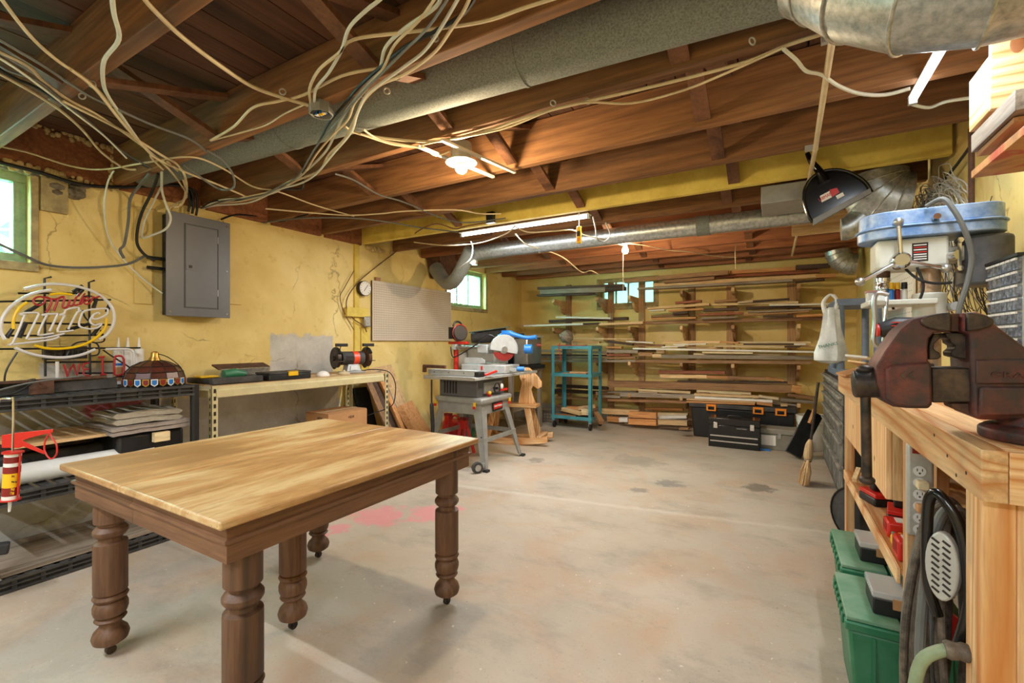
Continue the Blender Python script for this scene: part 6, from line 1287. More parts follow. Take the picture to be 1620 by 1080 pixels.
# grey plastic rack standing on the cabinets, bag, tubs
T = thing('grey_rack', 'blue-grey plastic rack standing on the drawer cabinets at the far bench end', 'shelf rack', (0.55, 4.65, 0.931))
gp = plain('blue_grey_plastic', '74849a', 0.5)
for x_ in (-0.1, 0.13):
    for y_ in (-0.25, 0.3): MB().cyl((x_, y_, 0), (x_, y_, 0.58), 0.026, n=14).build('post', gp, T)
for z_ in (0.0, 0.55):
    m = MB(); m.box((-0.13, -0.28, z_), (0.16, 0.33, z_+0.012))
    for i in range(13): m.box((-0.135, -0.27+i*0.048, z_), (-0.13, -0.25+i*0.048, z_+0.05))
    m.box((-0.134, -0.28, z_+0.04), (-0.13, 0.33, z_+0.052)); m.box((-0.13, -0.284, z_), (0.16, -0.28, z_+0.052)); m.build('shelf', gp, T)
def bag():
    T = thing('plastic_bag', 'white plastic shopping bag with green print hanging from the grey rack', 'bag', (0.38, 4.38, 1.05))
    m = MB(); prof = [(0.02, 0.42), (0.05, 0.40), (0.055, 0.34), (0.062, 0.26), (0.08, 0.16), (0.10, 0.06), (0.095, 0.0), (0.05, -0.02), (0.0, -0.025)]
    n = 26; vs = []
    for r, z in prof:
        for k in range(n):
            a = 2*PI*k/n; rr = r*(1+0.12*math.sin(a*5+z*9)+0.06*math.sin(a*9)); vs.append((rr*math.cos(a)+0.02*z, rr*0.6*math.sin(a), z))
    fs = [(i*n+k, i*n+(k+1) % n, (i+1)*n+(k+1) % n, (i+1)*n+k) for i in range(len(prof)-1) for k in range(n)]
    m.add(vs, fs).build('body', plain('white_film', 'dfe6e6', 0.35), T, w=False)
    for s_ in (-1, 1): MB().tube([(s_*0.03, 0, 0.38), (s_*0.045, 0, 0.46), (0.01+s_*0.012, 0, 0.52), (0.03, 0, 0.5)], [0.02, 0.014, 0.009, 0.012], 8, smooth=4).build('handle_loop', M['gwhite'], T)
    text('THANKS', 'lettering', M['green'], (0.38-0.02, 4.38-0.066, 1.17), (0.9, -0.3, 0.25), (0, 0, 1), 0.035, T)
bag()

# dusty drawer cabinets beyond the workbench
for ci, (y0, y1) in enumerate(((3.92, 4.40), (4.41, 4.89), (4.90, 5.38))):
    x0 = 0.41; T = thing('drawer_cabinet', '%s dusty black drawer cabinet in the row beyond the pine workbench' % ('nearest', 'middle', 'farthest')[ci], 'cabinet', (0.62, (y0+y1)/2, 0), group='drawer cabinets')
    MB().box((x0+0.012, y0, 0.04), (0.83, y1, 0.93)).build('carcass', M['black'], T, w=True, bev=0.004)
    for a in (y0+0.03, y1-0.07): MB().box((x0+0.03, a, 0), (0.8, a+0.04, 0.04)).build('foot', M['black'], T, w=True)
    z = 0.905
    for hgt in (0.085, 0.085, 0.11, 0.13, 0.18, 0.24):
        for c in range(2):
            a = y0+0.01+c*0.235; d = MB().box((x0, a, z-hgt+0.01), (x0+0.012, a+0.225, z)).build('drawer', M['dustg'] if 'dustg' in M else M['blackd'], T, w=True, bev=0.003)
            MB().box((x0-0.02, a+0.01, z-0.03), (x0, a+0.215, z-0.012)).build('drawer_pull', M['dustl'] if 'dustl' in M else M['lgrey'], d, w=True, bev=0.003)
        z -= hgt
# black round cushion leaning under the bench
T = thing('stool_seat', 'round black padded seat standing on edge below the far bench post', 'seat', (0.44, 3.36, 0))
MB().cyl((-0.02, -0.02, 0.17), (0.02, 0.02, 0.17), 0.17, n=32).build('pad', M['blackd'], T, bev=0.012); MB().torus((-0.02, -0.02, 0.17), 0.165, 0.006, ((0.7, -0.7, 0), (0, 0, 1)), 32, 5).build('piping', M['blackg'], T)

# under the bench: power strip
T = thing('power_strip', 'grey six-outlet power strip screwed to the pine bench post', 'power strip', (0.385, 1.845, 0.60))
MB().box((-0.03, -0.01, 0.0), (0.035, 0.014, 0.285)).build('body', M['lgrey'], T, bev=0.008); MB().box((-0.018, -0.014, 0.255), (0.012, -0.01, 0.275)).build('switch', M['redd'], T, bev=0.002)
for i in range(6):
    z = 0.022+i*0.036; o_ = MB().cyl((0, -0.0125, z), (0, -0.0102, z), 0.0155, n=20).build('outlet', M['gwhite'], T)
    s_ = MB(); s_.box((-0.007, -0.0132, z), (-0.005, -0.0124, z+0.008)).build('slot', M['ink'], o_); MB().box((0.005, -0.0132, z), (0.007, -0.0124, z+0.008)).build('slot', M['ink'], o_); MB().cyl((0, -0.0132, z-0.006), (0, -0.0124, z-0.006), 0.0028, n=8).build('ground_hole', M['ink'], o_)
for i in (2, 4):
    z = 0.022+i*0.036
    MB().box((-0.012, -0.05, z-0.012), (0.016, -0.013, z+0.012)).build('plug', M['card'] if i == 2 else M['cable_w'], T, bev=0.004)
# drills and chargers on the lower shelf
ZL = 0.4555
def drill(x_, y_, rz, lab):
    T = thing('cordless_drill', lab, 'drill', (x_, y_, ZL), rz)
    MB().tube([(-0.1, 0, 0.19), (-0.03, 0, 0.19), (0.08, 0, 0.19)], [0.02, 0.035, 0.034], 14).build('body', M['redd'], T); MB().bar((0.04, 0, 0.17), (0.05, 0, 0.055), 0.04, 0.036, (0, 1, 0)).build('grip', M['black'], T, bev=0.008)
    MB().box((-0.02, -0.04, 0.0), (0.11, 0.04, 0.035)).build('battery', M['black'], T, bev=0.006); MB().box((-0.022, -0.038, 0.036), (0.11, 0.038, 0.055)).build('battery_clip', M['red'], T, bev=0.004)
    MB().cyl((-0.14, 0, 0.19), (-0.1, 0, 0.19), 0.018, n=12).build('chuck', M['iron'], T)
drill(0.42, 2.62, 1.9, 'red and black cordless drill standing farthest back on the bench lower shelf')
drill(0.44, 2.40, 1.4, 'red and black cordless drill standing behind the red case on the lower shelf')
for (x_, y_, sx_, sy_, sz_, c, lab) in ((0.42, 2.25, 0.1, 0.09, 0.06, 'red', 'red tool case with white lettering on the bench lower shelf'), (0.43, 2.13, 0.12, 0.07, 0.035, 'yellow', 'yellow and green bit set on the bench lower shelf'), (0.40, 2.03, 0.08, 0.09, 0.07, 'red', 'red battery charger nearest the power strip post'), (0.53, 2.03, 0.12, 0.09, 0.05, 'redd', 'dark red charger behind the red battery charger')):
    T = thing('charger', lab, 'tool case', (x_, y_, ZL)); MB().box((-sx_/2, -sy_/2, 0), (sx_/2, sy_/2, sz_)).build('body', M[c], T, bev=0.008)
    if c == 'yellow':
        for i in range(6): MB().box((-sx_/2+0.004+i*0.02, -sy_/2-0.002, 0.008), (-sx_/2+0.015+i*0.02, sy_/2+0.002, sz_+0.006)).build('holder', M['yellow' if i % 2 else 'greend'], T, bev=0.002)
    elif sz_ > 0.05:
        for i in range(5): MB().box((-sx_/2-0.001, -sy_/2+0.012+i*0.015, 0.02), (-sx_/2, -sy_/2+0.017+i*0.015, sz_-0.01)).build('vent_slot', M['redd'], T)
        MB().box((-0.02, -0.03, sz_), (0.02, 0.02, sz_+0.003)).build('label', M['gwhite'], T)
MB().bar((0.36, 2.95, ZL+0.02), (0.39, 3.05, ZL+0.06), 0.02, 0.02).solo('wooden_peg', M['cream1'], 'short pale wooden peg on the far end of the bench lower shelf', 'peg')
# green totes on the floor under the bench
def gtote(x0, y0, y1, h, lab):
    x1 = x0+0.33
    T = thing('lidded_tote', lab, 'tote', ((x0+x1)/2, (y0+y1)/2, 0)); a = 0.03; m = MB()
    m.add([(x0+a, y0+a, 0.0), (x1-a, y0+a, 0.0), (x1-a, y1-a, 0.0), (x0+a, y1-a, 0.0), (x0+0.01, y0+0.01, h-0.05), (x1-0.01, y0+0.01, h-0.05), (x1-0.01, y1-0.01, h-0.05), (x0+0.01, y1-0.01, h-0.05)], ((0,3,2,1),(4,5,6,7),(0,1,5,4),(1,2,6,5),(2,3,7,6),(3,0,4,7)))
    m.build('body', M['green'], T, w=True, bev=0.01); MB().box((x0, y0, h-0.05), (x1, y1, h-0.02)).build('rim', M['green'], T, w=True, bev=0.006)
    xm = (x0+x1)/2
    for s_, e in ((x0, xm-0.02), (xm-0.014, x1)):
        f = MB().box((s_+0.004, y0+0.006, h-0.019), (e, y1-0.006, h-0.006)).build('lid_flap', M['greend'], T, w=True, bev=0.003)
    for i in range(6): MB().box((x0-0.006, y0+0.03+i*(y1-y0-0.06)/6, h-0.045), (x0, y0+0.05+i*(y1-y0-0.06)/6, h-0.015)).build('rim_rib', M['green'], T, w=True, bev=0.002)
    for i in range(3): MB().box((x0+0.07+i*0.09, y0+0.008, 0.05), (x0+0.08+i*0.09, y0+0.022, h-0.06)).build('rib', M['green'], T, w=True)
gtote(0.195, 1.80, 2.14, 0.325, 'green lidded tote under the bench, nearest the hose coil')
gtote(0.22, 2.16, 2.56, 0.345, 'green lidded tote under the bench, farther from the hose coil')
for (x_, y_, z_, lab) in ((0.345, 1.93, 0.3195, 'black organizer box with clear lid on the near green tote'), (0.36, 2.30, 0.3395, 'black organizer box with clear lid on the far green tote')):
    T = thing('organizer_box', lab, 'organizer', (x_, y_, z_)); MB().box((-0.07, -0.07, 0), (0.08, 0.07, 0.055)).build('body', M['black'], T, bev=0.005); MB().box((-0.073, -0.073, 0.056), (0.083, 0.073, 0.076)).build('clear_lid', M['clear'], T, bev=0.004)
    MB().box((-0.068, -0.068, 0.05), (0.078, 0.068, 0.058)).build('tray_insert', M['gpaint'], T); MB().box((-0.02, -0.077, 0.03), (0.02, -0.07, 0.062)).build('latch', M['card'], T)
# hose coil hung in the near bay
hz = NT('old_hose_rubber'); M['hose'] = hz.fin(hz.ramp(hz.noise(hz.coord(), 30, 4, 0.7), [(0.35, H('3a342e')), (0.6, H('6a6054')), (0.8, H('857a68'))]), 0.6)
T = thing('air_hose', 'old brown-black air hose hanging in a thick coil under the near bench corner', 'hose', (0.36, 1.5, 0.8)); random.seed(5)
for i in range(14):
    a = 0.025+0.0046*i; b = 0.25+0.010*i; cx = 0.370+random.uniform(-0.012, 0.010); cz = 0.78-b+random.uniform(-0.01, 0.02); yy = 1.46+0.021*((i*3) % 7)+random.uniform(-0.003, 0.003); r_ = 0.011 if i % 3 else 0.008
    pts = [(cx+a*math.cos(t*PI/12)*(1+0.2*math.sin(t*PI/12)*-1), yy+0.02*math.sin(t*PI/12+i), cz+b*math.sin(t*PI/12)) for t in range(25)]
    MB().tube(pts, r_, 10, smooth=2).build('hose_loop', M['hose'] if i % 4 != 3 else M['cable_g'], T, w=True)
MB().tube([(0.27, 1.36, 0.30), (0.272, 1.34, 0.42), (0.285, 1.335, 0.49), (0.315, 1.33, 0.525), (0.335, 1.33, 0.53)], 0.0125, 12, smooth=4).build('green_end', plain('faded_green_hose', '8fa080', 0.5), T, w=True)
MB().tube([(0.32+0.0075*i, 1.33, 0.53+0.0008*i) for i in range(13)], [0.0165+0.0015*((i*2) % 3) for i in range(13)], 12).build('taped_joint', M['hose'], T, w=True); MB().cyl((0.41, 1.33, 0.54), (0.425, 1.33, 0.54), 0.0095, n=6).build('brass_fitting', M['brass'], T, w=True)
MB().cyl((0.375, 1.44, 0.79), (0.375, 1.62, 0.79), 0.009, n=10).build('hook', M['iron'], T, w=True)
T = thing('tubular_tool', 'grey slotted oval head with black tubular handle hanging over the hose coil', 'handle tool', (0.34, 1.40, 0.5))
MB().tube([(0.33, 1.42, 0.56), (0.312, 1.42, 0.64), (0.311, 1.415, 0.80), (0.318, 1.405, 0.845), (0.33, 1.39, 0.845), (0.352, 1.37, 0.80), (0.365, 1.365, 0.73), (0.368, 1.365, 0.62), (0.352, 1.37, 0.52)], 0.0115, 12, smooth=4).build('handle', M['blackg'], T, w=True)
c_ = Vector((0.338, 1.395, 0.69)); e1 = Vector((0.8, -0.6, 0)); nn_ = Vector((-0.6, -0.8, 0))
MB().prism([c_+e1*0.031*math.cos(2*PI*i/24)+Vector((0, 0, 0.078*math.sin(2*PI*i/24))) for i in range(24)], nn_*0.02).build('slotted_head', M['lgrey'], T, w=True, bev=0.004)
for i in range(9):
    for s_ in (-1, 1):
        z_ = -0.056+i*0.014; p = c_+nn_*0.0205+e1*(s_*0.010)+Vector((0, 0, z_)); MB().bar(p-e1*0.007+Vector((0, 0, 0.004)), p+e1*0.007-Vector((0, 0, 0.004)), 0.001, 0.005).build('slot', M['ink'], T, w=True)
MB().cyl((0.375, 1.60, 0.44), (0.375, 1.62, 0.44), 0.055, n=24).solo('red_reel', M['red'], 'pinkish red disc half hidden inside the hose coil', 'disc')

# overhead boards at the top right
T = thing('pine_box', 'knotty pine board box hung high on the right wall', 'shelf', (0.72, 2.1, 1.944))
MB().box((-0.12, -0.07, 0), (0.13, -0.05, 0.26)).build('end_board', M['pine0'], T, bev=0.002); MB().box((-0.12, -0.05, 0), (-0.10, 0.12, 0.18)).build('side_board', M['pine1'], T, bev=0.002); MB().box((-0.10, -0.05, 0), (0.13, 0.12, 0.015)).build('bottom_board', M['pine1'], T)
MB().ball((-0.06, -0.07, 0.19), 0.022, 14, 8, (0.8, 0.06, 1.3)).build('knot', plain('pine_knot', '9a5f34', 0.6), T)
for x_ in (-0.04, 0.06): MB().cyl((x_, -0.072, 0.25), (x_, -0.07, 0.25), 0.006, n=8).build('screw', M['steel'], T)
pm = NT('painted_underside'); cc = pm.ramp(pm.noise(pm.coord(), 7, 3, 0.5, 1.0), [(0.3, H('8a5a30')), (0.5, H('c08a50')), (0.62, H('b04a30')), (0.72, H('a8a468'))])
M['ppaint'] = pm.fin(cc, 0.6)
MB().box((0.60, 1.86, 1.865), (0.845, 2.2, 1.925)).solo('stacked_board', M['grey1'], 'rough thick grey board stacked just under the pine box at the right wall', 'board', bev=0.001)
MB().box((0.61, 1.90, 1.845), (0.845, 2.19, 1.86)).solo('stacked_board', M['brown1'], 'thin board between the thick grey board and the painted board', 'board', bev=0.001)
MB().box((0.60, 1.70, 1.775), (0.845, 2.2, 1.80)).solo('painted_board', M['ppaint'], 'board with mottled painted underside, lowest of the boards at the right wall', 'board', bev=0.001)
for y_ in (1.9, 2.12): MB().box((0.70, y_, 1.8005), (0.74, y_+0.05, 1.8445)).solo('spacer_block', M['cream1'], 'small spacer block %s between the stacked boards at the right wall' % ('nearer the camera' if y_ < 2 else 'farther in'), 'block')

# dustpan hanging from the yellow beam
def dustpan():
    Y = 3.26; T = thing('dustpan', 'black dustpan with red and white sticker hanging from the yellow beam', 'dustpan', AY(1320, 300, Y))
    P = lambda pts, Yp=Y: [AY(x, y, Yp) for x, y in pts]
    arc = [(1272,312),(1273,300),(1280,286),(1291,276),(1305,270),(1322,268),(1340,271),(1357,279),(1370,289),(1377,300)]
    MB().prism(P(arc+[(1288,350),(1279,340)]), (0, 0.006, 0)).build('pan', M['blackg'], T, w=True, bev=0.002)
    pts = P([(1286,352),(1279,341),(1272,318)]+arc+[(1379,304)], Y-0.01)
    MB().tube(pts, 0.009, 8, smooth=3).build('rim', M['blackg'], T, w=True)
    MB().prism(P([(1286,346),(1377,297),(1379,305),(1287,356)], Y-0.03), (0, 0.03, 0)).build('front_lip', plain('grey_rubber_lip', '7c7a74', 0.5), T, w=True, bev=0.002)
    MB().tube(P([(1277,242),(1284,256),(1297,272),(1305,288)], Y-0.008), [0.012, 0.017, 0.022, 0.03], 12, smooth=3).build('handle', M['blackg'], T, w=True)
    st = MB().prism(P([(1297,310),(1312,302),(1316,312),(1300,320)], Y-0.002), (0, -0.001, 0)).build('sticker', M['paper'], T, w=True)
    MB().prism(P([(1312,300),(1324,297),(1328,304),(1316,312)], Y-0.002), (0, -0.0012, 0)).build('sticker', M['red'], T, w=True); MB().prism(P([(1322,310),(1333,304),(1336,309),(1325,315)], Y-0.002), (0, -0.001, 0)).build('sticker', M['paper'], T, w=True)
    q = P([(1306,311)], Y-0.0045)[0]; text('LIBMAN', 'lettering', M['red'], q, (0.85, 0, 0.42), (-0.42, 0, 0.85), 0.028, T, sx=0.75)
dustpan()
# ------------------------------------------------------------------ ducts
def duct(name, pts, r, label, mat=None, bands=(), cat='duct', gores=0, n=28, sm=0):
    T = thing(name, label, cat, pts[0]); pts = [Vector(p) for p in pts]
    MB().tube(pts, r, n, smooth=sm).build('pipe', mat or M['duct'], T, w=True, smooth=True)
    for a in bands:
        L = sum((pts[i+1]-pts[i]).length for i in range(len(pts)-1))*a; 
        for i in range(len(pts)-1):
            s_ = (pts[i+1]-pts[i]).length
            if L <= s_: break
            L -= s_
        d = (pts[i+1]-pts[i]).normalized(); p = pts[i]+d*L; rr = r[i] if isinstance(r, list) else r
        MB().cyl(p-d*0.006, p+d*0.006, rr+0.003, n=n).build('joint_band', mat or M['duct'], T, w=True)
    return T
mdk = plain('dark_dusty_duct', '8c938c', 0.75, 0.2, 0.25, 150, '5f645e')
T = duct('trunk_duct', [(XL+0.1, 1.43, 2.37), (-2.0, 1.548, 2.37), (-0.3, 1.665, 2.37), (0.05, 1.69, 2.37)], 0.122, 'long round grey trunk duct running between the near joists', mdk, (0.38, 0.75))
def gores(T, pts, r, mat, n=36):
    t_ = MB().tube(pts, r, n, cap=False); N = len(pts)
    for i in range(N-1):
        g = MB(); g.add(t_.v[i*n:(i+2)*n], [(k, (k+1) % n, n+(k+1) % n, n+k) for k in range(n)]); g.build('gore', mat, T, w=True)
        if i:
            ring = [Vector(v) for v in t_.v[i*n:(i+1)*n]]; c = sum(ring, Vector())/n; ring = [c+(v-c)*1.012 for v in ring]; MB().tube(ring+ring[:2], 0.0045, 6, cap=False).build('seam', mat, T, w=True)
def elbow(name, ctr, R, r, a0, a1, e1, e2, ng, label, mat, tail=None, head=None):
    T = thing(name, label, 'duct', ctr); ctr = Vector(ctr); e1 = Vector(e1); e2 = Vector(e2)
    pos = [ctr+(e1*math.cos(a)+e2*math.sin(a))*R for a in [a0+(a1-a0)*i/ng for i in range(ng+1)]]
    gores(T, pos, r, mat)
    if tail: MB().cyl(pos[-1], tail, r, n=32).build('tail_pipe', mat, T, w=True)
    if head: MB().tube([head, pos[0]], [r*0.8, r], 32).build('collar', mat, T, w=True)
    return T
T = thing('duct_elbow', 'big shiny galvanised duct elbow turning toward the right wall above the workbench', 'duct', (0.3, 1.55, 2.1))
ep = [Vector(p) for p in ((0.07, 1.69, 2.37), (0.15, 1.64, 2.30), (0.23, 1.575, 2.19), (0.33, 1.525, 2.10), (0.45, 1.505, 2.065), (0.60, 1.50, 2.06), (0.84, 1.50, 2.06))]
rr = [0.125, 0.14, 0.148, 0.148, 0.146, 0.145, 0.145]
gores(T, ep, rr, M['galv'])
for a in (-2.2, -1.7, -1.2): MB().cyl(ep[5]+Vector((0.03, 0.146*math.cos(a), 0.146*math.sin(a))), ep[5]+Vector((0.03, 0.15*math.cos(a), 0.15*math.sin(a))), 0.006, n=6).build('rivet', M['steel'], T, w=True)
T = duct('branch_duct', [(0.3, 3.98, 2.14), (-0.4, 3.98, 2.14), (-2.62, 3.98, 2.14), (-2.76, 3.98, 2.13)], 0.074, 'grey branch duct running along under the joists behind the yellow beam', M['galv'], (0.0, 0.28, 0.75))
MB().tube([(-2.72, 3.98, 2.13), (-2.79, 3.98, 2.10), (-2.80, 3.98, 2.02)], [0.075, 0.075, 0.07], 24).build('end_elbow', M['galv'], T, w=True); MB().tube([(-0.55, 3.98, 2.14), (-0.45, 3.98, 2.14)], 0.079, 28).build('tape_wrap', mdk, T, w=True)
T = duct('wall_duct', [AT(745, 395, 4.75), AT(722, 440, 5.0), AT(706, 447, 5.3), AT(690, 425, 5.55)], [0.072, 0.074, 0.078, 0.09], 'grey round duct dropping to a rusty boot on the left wall near the pegboard', M['duct'], sm=3)
p = AX(690, 420, XL+0.1)
MB().prism([AX(672, 398, XL+0.02), AX(700, 402, XL+0.02), AX(703, 443, XL+0.02), AX(680, 440, XL+0.02)], (0.22, 0, 0)).build('boot', M['rust'], T, w=True, bev=0.01)
RE = elbow('register_elbow', (0.70, 3.61, 2.22), 0.17, 0.178, PI*0.98, PI*1.5, (1, 0, 0), (0, 0, 1), 5, 'wide gored duct elbow behind the drill press under the yellow beam', M['galv'])
MB().tube([(0.50, 3.61, 2.0), (0.42, 3.6, 1.93), (0.37, 3.6, 1.92)], [0.085, 0.075, 0.07], 20, smooth=2).build('collar', M['galv'], RE, w=True)
elbow('vent_elbow', (0.78, 6.25, 2.22), 0.17, 0.12, PI, PI*1.5, (1, 0, 0), (0, 0, 1), 6, 'smaller gored duct elbow at the far right corner under the joists', M['galv'])
MB().box((-0.08, 3.44, 2.11), (0.30, 3.80, 2.225)).solo('sheet_duct', M['gpaint'], 'flat grey sheet-metal duct beneath the joists behind the dustpan', 'duct', bev=0.004)
MB().box((0.12, 4.3, 2.05), (0.50, 4.33, 2.21)).solo('cardboard_flap', M['tan0'], 'tan plywood scrap fixed under the joists below the dustpan', 'board')
MB().box((0.30, 1.30, 2.12+0.1), (0.38, 1.34, 2.228)).solo('joist_scrap', M['red0'], 'small wood scrap under the joist at the duct elbow', 'wood')

# ------------------------------------------------------------------ cables strung under the joists
Zc = 2.215
def wp(pts, z=Zc):
    out = []
    for p in pts:
        if len(p) == 2: out.append(AZ(p[0], p[1], z))
        elif p[2] == 'x': out.append(AX(p[0], p[1], p[3]))
        elif p[2] == 'z': out.append(AZ(p[0], p[1], p[3]))
        elif p[2] == 'y': out.append(AY(p[0], p[1], p[3]))
        elif p[2] == 't': out.append(AT(p[0], p[1], p[3]))
    return out
Wm, Lm, Gm, Km, Bm = M['cable_w'], M['cable_l'], M['cable_g'], M['cable_k'], M['cable_b']
def cb(label, pts, mat=Wm, r=0.0055, z=Zc, group=None): return cable('cable', wp(pts, z), r, mat, label, group=group)
# from the upper left down to the panel
cb('cream cable swooping from the top left corner toward the panel', [(-40,-60),(40,48),(90,95),(150,137),(200,200),(235,240),(262,262),(285,290),(295,312,'x',-3.6),(270,327,'x',-3.64),(268,345,'x',-3.68)], Wm, 0.006)
cb('off-white cable with kink hanging from the near beam at top left', [(175,-30),(180,20),(188,62),(165,95),(163,128),(170,150),(190,180),(222,225),(245,247),(270,262)], Lm, 0.007)
cb('grey cable in the bundle above the window, uppermost', [(-40,40),(20,75),(70,105),(130,145),(170,165),(235,195),(300,220),(327,240)], Gm, 0.006)
cb('cream cable in the bundle above the window crossing the near joist', [(-40,60),(0,82),(45,105),(70,130),(112,160),(160,185),(232,236),(240,250),(258,268)], Wm, 0.006)
cb('off-white cable lowest in the bundle above the window', [(-40,95),(0,117),(45,142),(92,172),(130,205),(160,240),(195,265),(215,268)], Wm, 0.006)
cb('dark cable in the middle of the bundle above the window', [(-40,85),(20,122),(60,140),(110,172),(160,208),(200,245),(235,265)], Km, 0.006, 2.222)
cb('black cable beside the off-white one in the bundle above the window', [(-40,75),(10,110),(60,128),(100,160),(150,200),(195,240),(240,266)], Gm, 0.005, 2.205)
cb('thin pale cable threading the bundle above the window', [(-40,70),(20,105),(75,145),(120,180),(165,215),(200,250)], Lm, 0.0045, 2.2)
cb('cream cable crossing from the duct to the panel top', [(100,160),(190,205),(255,245),(280,260),(293,280,'z',2.15),(295,308,'x',-3.55),(283,325,'x',-3.6)], Wm, 0.006, 2.2)
cb('cream cable running along the near joist to the blue junction', [(112,110),(150,140),(190,190),(230,235),(250,252),(300,275),(340,290),(392,312)], Wm, 0.006, 2.195)
cb('off-white cable strung from the window top plate to the joists', [(-30,226,'x',-3.55),(40,240,'x',-3.6),(110,262,'x',-3.6),(160,268),(225,258),(300,248),(350,265),(400,295),(440,303),(500,325),(560,342)], Wm, 0.005)
cb('long cream cable from the top edge to the open junction box', [(215,-20),(240,12),(290,60),(350,105),(400,137),(450,155),(488,166)], Wm, 0.0075)
cb('cream cable along the second joist to the junction box, upper', [(333,222),(370,200),(400,170),(440,160),(480,150),(540,120),(600,108)], Wm, 0.006, 2.222)
cb('thin cream cable along the second joist, lower', [(335,222),(380,210),(420,198),(450,180),(482,165)], Wm, 0.004, 2.222)
cb('pale cable rising from the junction box to the top edge, left one', [(492,165),(490,140),(505,110),(535,85),(560,62),(650,50),(760,35),(830,12),(900,-10)], Wm, 0.006)
cb('pale cable rising from the junction box to the top edge, right one', [(497,165),(500,140),(520,115),(540,80),(552,45),(575,20),(600,0),(615,-15)], Lm, 0.006)
# bundle of cables from the top center sweeping down to the panel
B = [('grey-green', Lm, 0.0065, 0, [(700,-20),(690,10),(640,45),(610,75),(600,110),(575,140),(545,180),(530,212),(515,240),(490,265),(465,285),(440,302),(400,313),(350,316)]),
     ('dark', Km, 0.0065, 1, [(760,-20),(735,20),(690,48),(640,75),(600,108),(570,135),(545,165),(520,195),(505,225),(480,270),(478,298),(445,300),(390,315),(340,318)]),
     ('cream', Wm, 0.006, 2, [(750,-20),(735,15),(715,45),(690,80),(655,108),(630,122),(600,135),(575,160),(560,190),(545,220),(520,245),(505,270),(470,285),(430,305),(380,318),(335,322)]),
     ('off-white', Lm, 0.006, 3, [(735,-20),(700,40),(672,80),(640,105),(605,130),(580,150),(565,180),(555,210),(530,240),(500,275),(475,290),(440,300),(395,320),(340,325)]),
     ('pinkish cream', Wm, 0.005, 4, [(700,-20),(665,30),(625,70),(605,110),(580,140),(560,165),(550,190),(525,215),(500,245),(480,275),(455,288),(425,303),(385,312),(345,322)]),
     ('thin grey', Gm, 0.0045, 5, [(720,-20),(680,40),(640,80),(610,110),(575,145),(540,185),(510,220),(495,240),(470,280),(440,296),(410,310),(360,317)])]
for nm, mt, r_, k, pts in B: cb('%s cable in the bundle sweeping from the top centre to the panel' % nm, pts+[(318, 330, 'x', -3.62)], mt, r_, 2.215-0.006*k)
cb('cream cable along the third joist past the round ceiling lamp', [(545,200),(570,212),(640,222),(700,223),(760,210),(850,180),(930,160),(1010,142),(1080,125),(1180,98),(1250,70),(1320,48),(1385,28)], Wm, 0.0065)
cb('second cream cable clipped beside the one on the third joist', [(570,212),(620,228),(660,232),(680,226),(790,205),(870,175),(930,162),(1000,163),(1080,143),(1150,115),(1240,75)], Wm, 0.005, 2.208)
cb('short cream cable looping off the third joist cable to the tube lamp', [(1240,78),(1260,95),(1275,112),(1300,118),(1325,135),(1360,148),(1400,150),(1440,140)], Lm, 0.007, 2.20)
cb('cream cable from the tube lamp end to the right wall', [(1443,165),(1470,170),(1500,160),(1560,152)], Lm, 0.0065, 2.20)
cb('cream cable swinging to the round ceiling lamp', [(575,205),(600,220),(655,232),(672,235),(690,246),(712,240)], Wm, 0.005, 2.19)
cb('grey cable drooping under the fourth joist to the tube lamp', [(530,275),(560,285),(600,308),(640,320),(700,345),(740,352),(800,345)], Gm, 0.0055, 2.2)
cb('cream cable running level to the dark box beside the tube lamp', [(420,330),(540,340),(600,338),(640,334),(720,332),(760,338),(793,338)], Wm, 0.0055, 2.2)
cb('dark cable along the yellow beam to the tube lamp end', [(415,352),(480,345),(560,345),(620,352),(665,360),(725,367)], Gm, 0.006, 2.19)
cb('brown cord draped from the beam down the left wall', [(770,352,'z',2.19),(735,358,'z',2.19),(720,362,'z',2.18),(690,354,'z',2.19),(662,365,'z',2.19),(648,378,'x',-3.7),(630,395,'x',-3.72),(608,412,'x',-3.74),(585,430,'x',-3.74),(566,447,'x',-3.74),(550,470,'x',-3.74),(549,490,'x',-3.74),(560,505,'x',-3.74),(575,515,'x',-3.74),(580,525,'x',-3.74)], Bm, 0.0055)
cb('thin brown cord hanging in a loop left of the thermometer', [(560,428,'x',-3.76),(545,455,'x',-3.76),(538,470,'x',-3.76),(545,495,'x',-3.76),(560,522,'x',-3.76)], Bm, 0.004)
cb('pale cable strung from the wall duct past the far bulb', [(655,383,'z',2.18),(700,388,'z',2.1),(735,387,'z',2.1),(765,383,'z',2.1),(800,370,'z',2.12),(815,357,'z',2.15)], Wm, 0.0055)
cb('cream cable curving from the tube lamp toward the far bulb', [(813,357,'z',2.16),(835,367,'z',2.1),(870,366,'z',2.1),(905,364,'z',2.1),(925,372,'z',2.1),(960,380,'z',2.1),(985,388,'z',2.2)], Wm, 0.0055)
cb('cream cable trailing from the branch duct down to the rack window', [(815,370,'z',2.1),(830,385,'z',2.1),(845,391,'z',2.1),(875,400,'z',2.08),(895,410,'z',2.06),(920,430,'z',2.02),(935,428,'z',2.02),(947,434,'z',2.0)], Wm, 0.006)
cb('teal-tinged cable drooping beside the wall duct', [(745,382,'z',2.15),(748,392,'z',2.1),(745,408,'z',2.0),(735,418,'z',1.95),(725,425,'z',1.95)], Lm, 0.006)
cb('cream cable from the far bulb along the far joists', [(990,385,'z',2.2),(1020,388,'z',2.2),(1060,396,'z',2.2),(1090,398,'z',2.2),(1130,405,'z',2.2),(1165,407,'z',2.2)], Wm, 0.005)
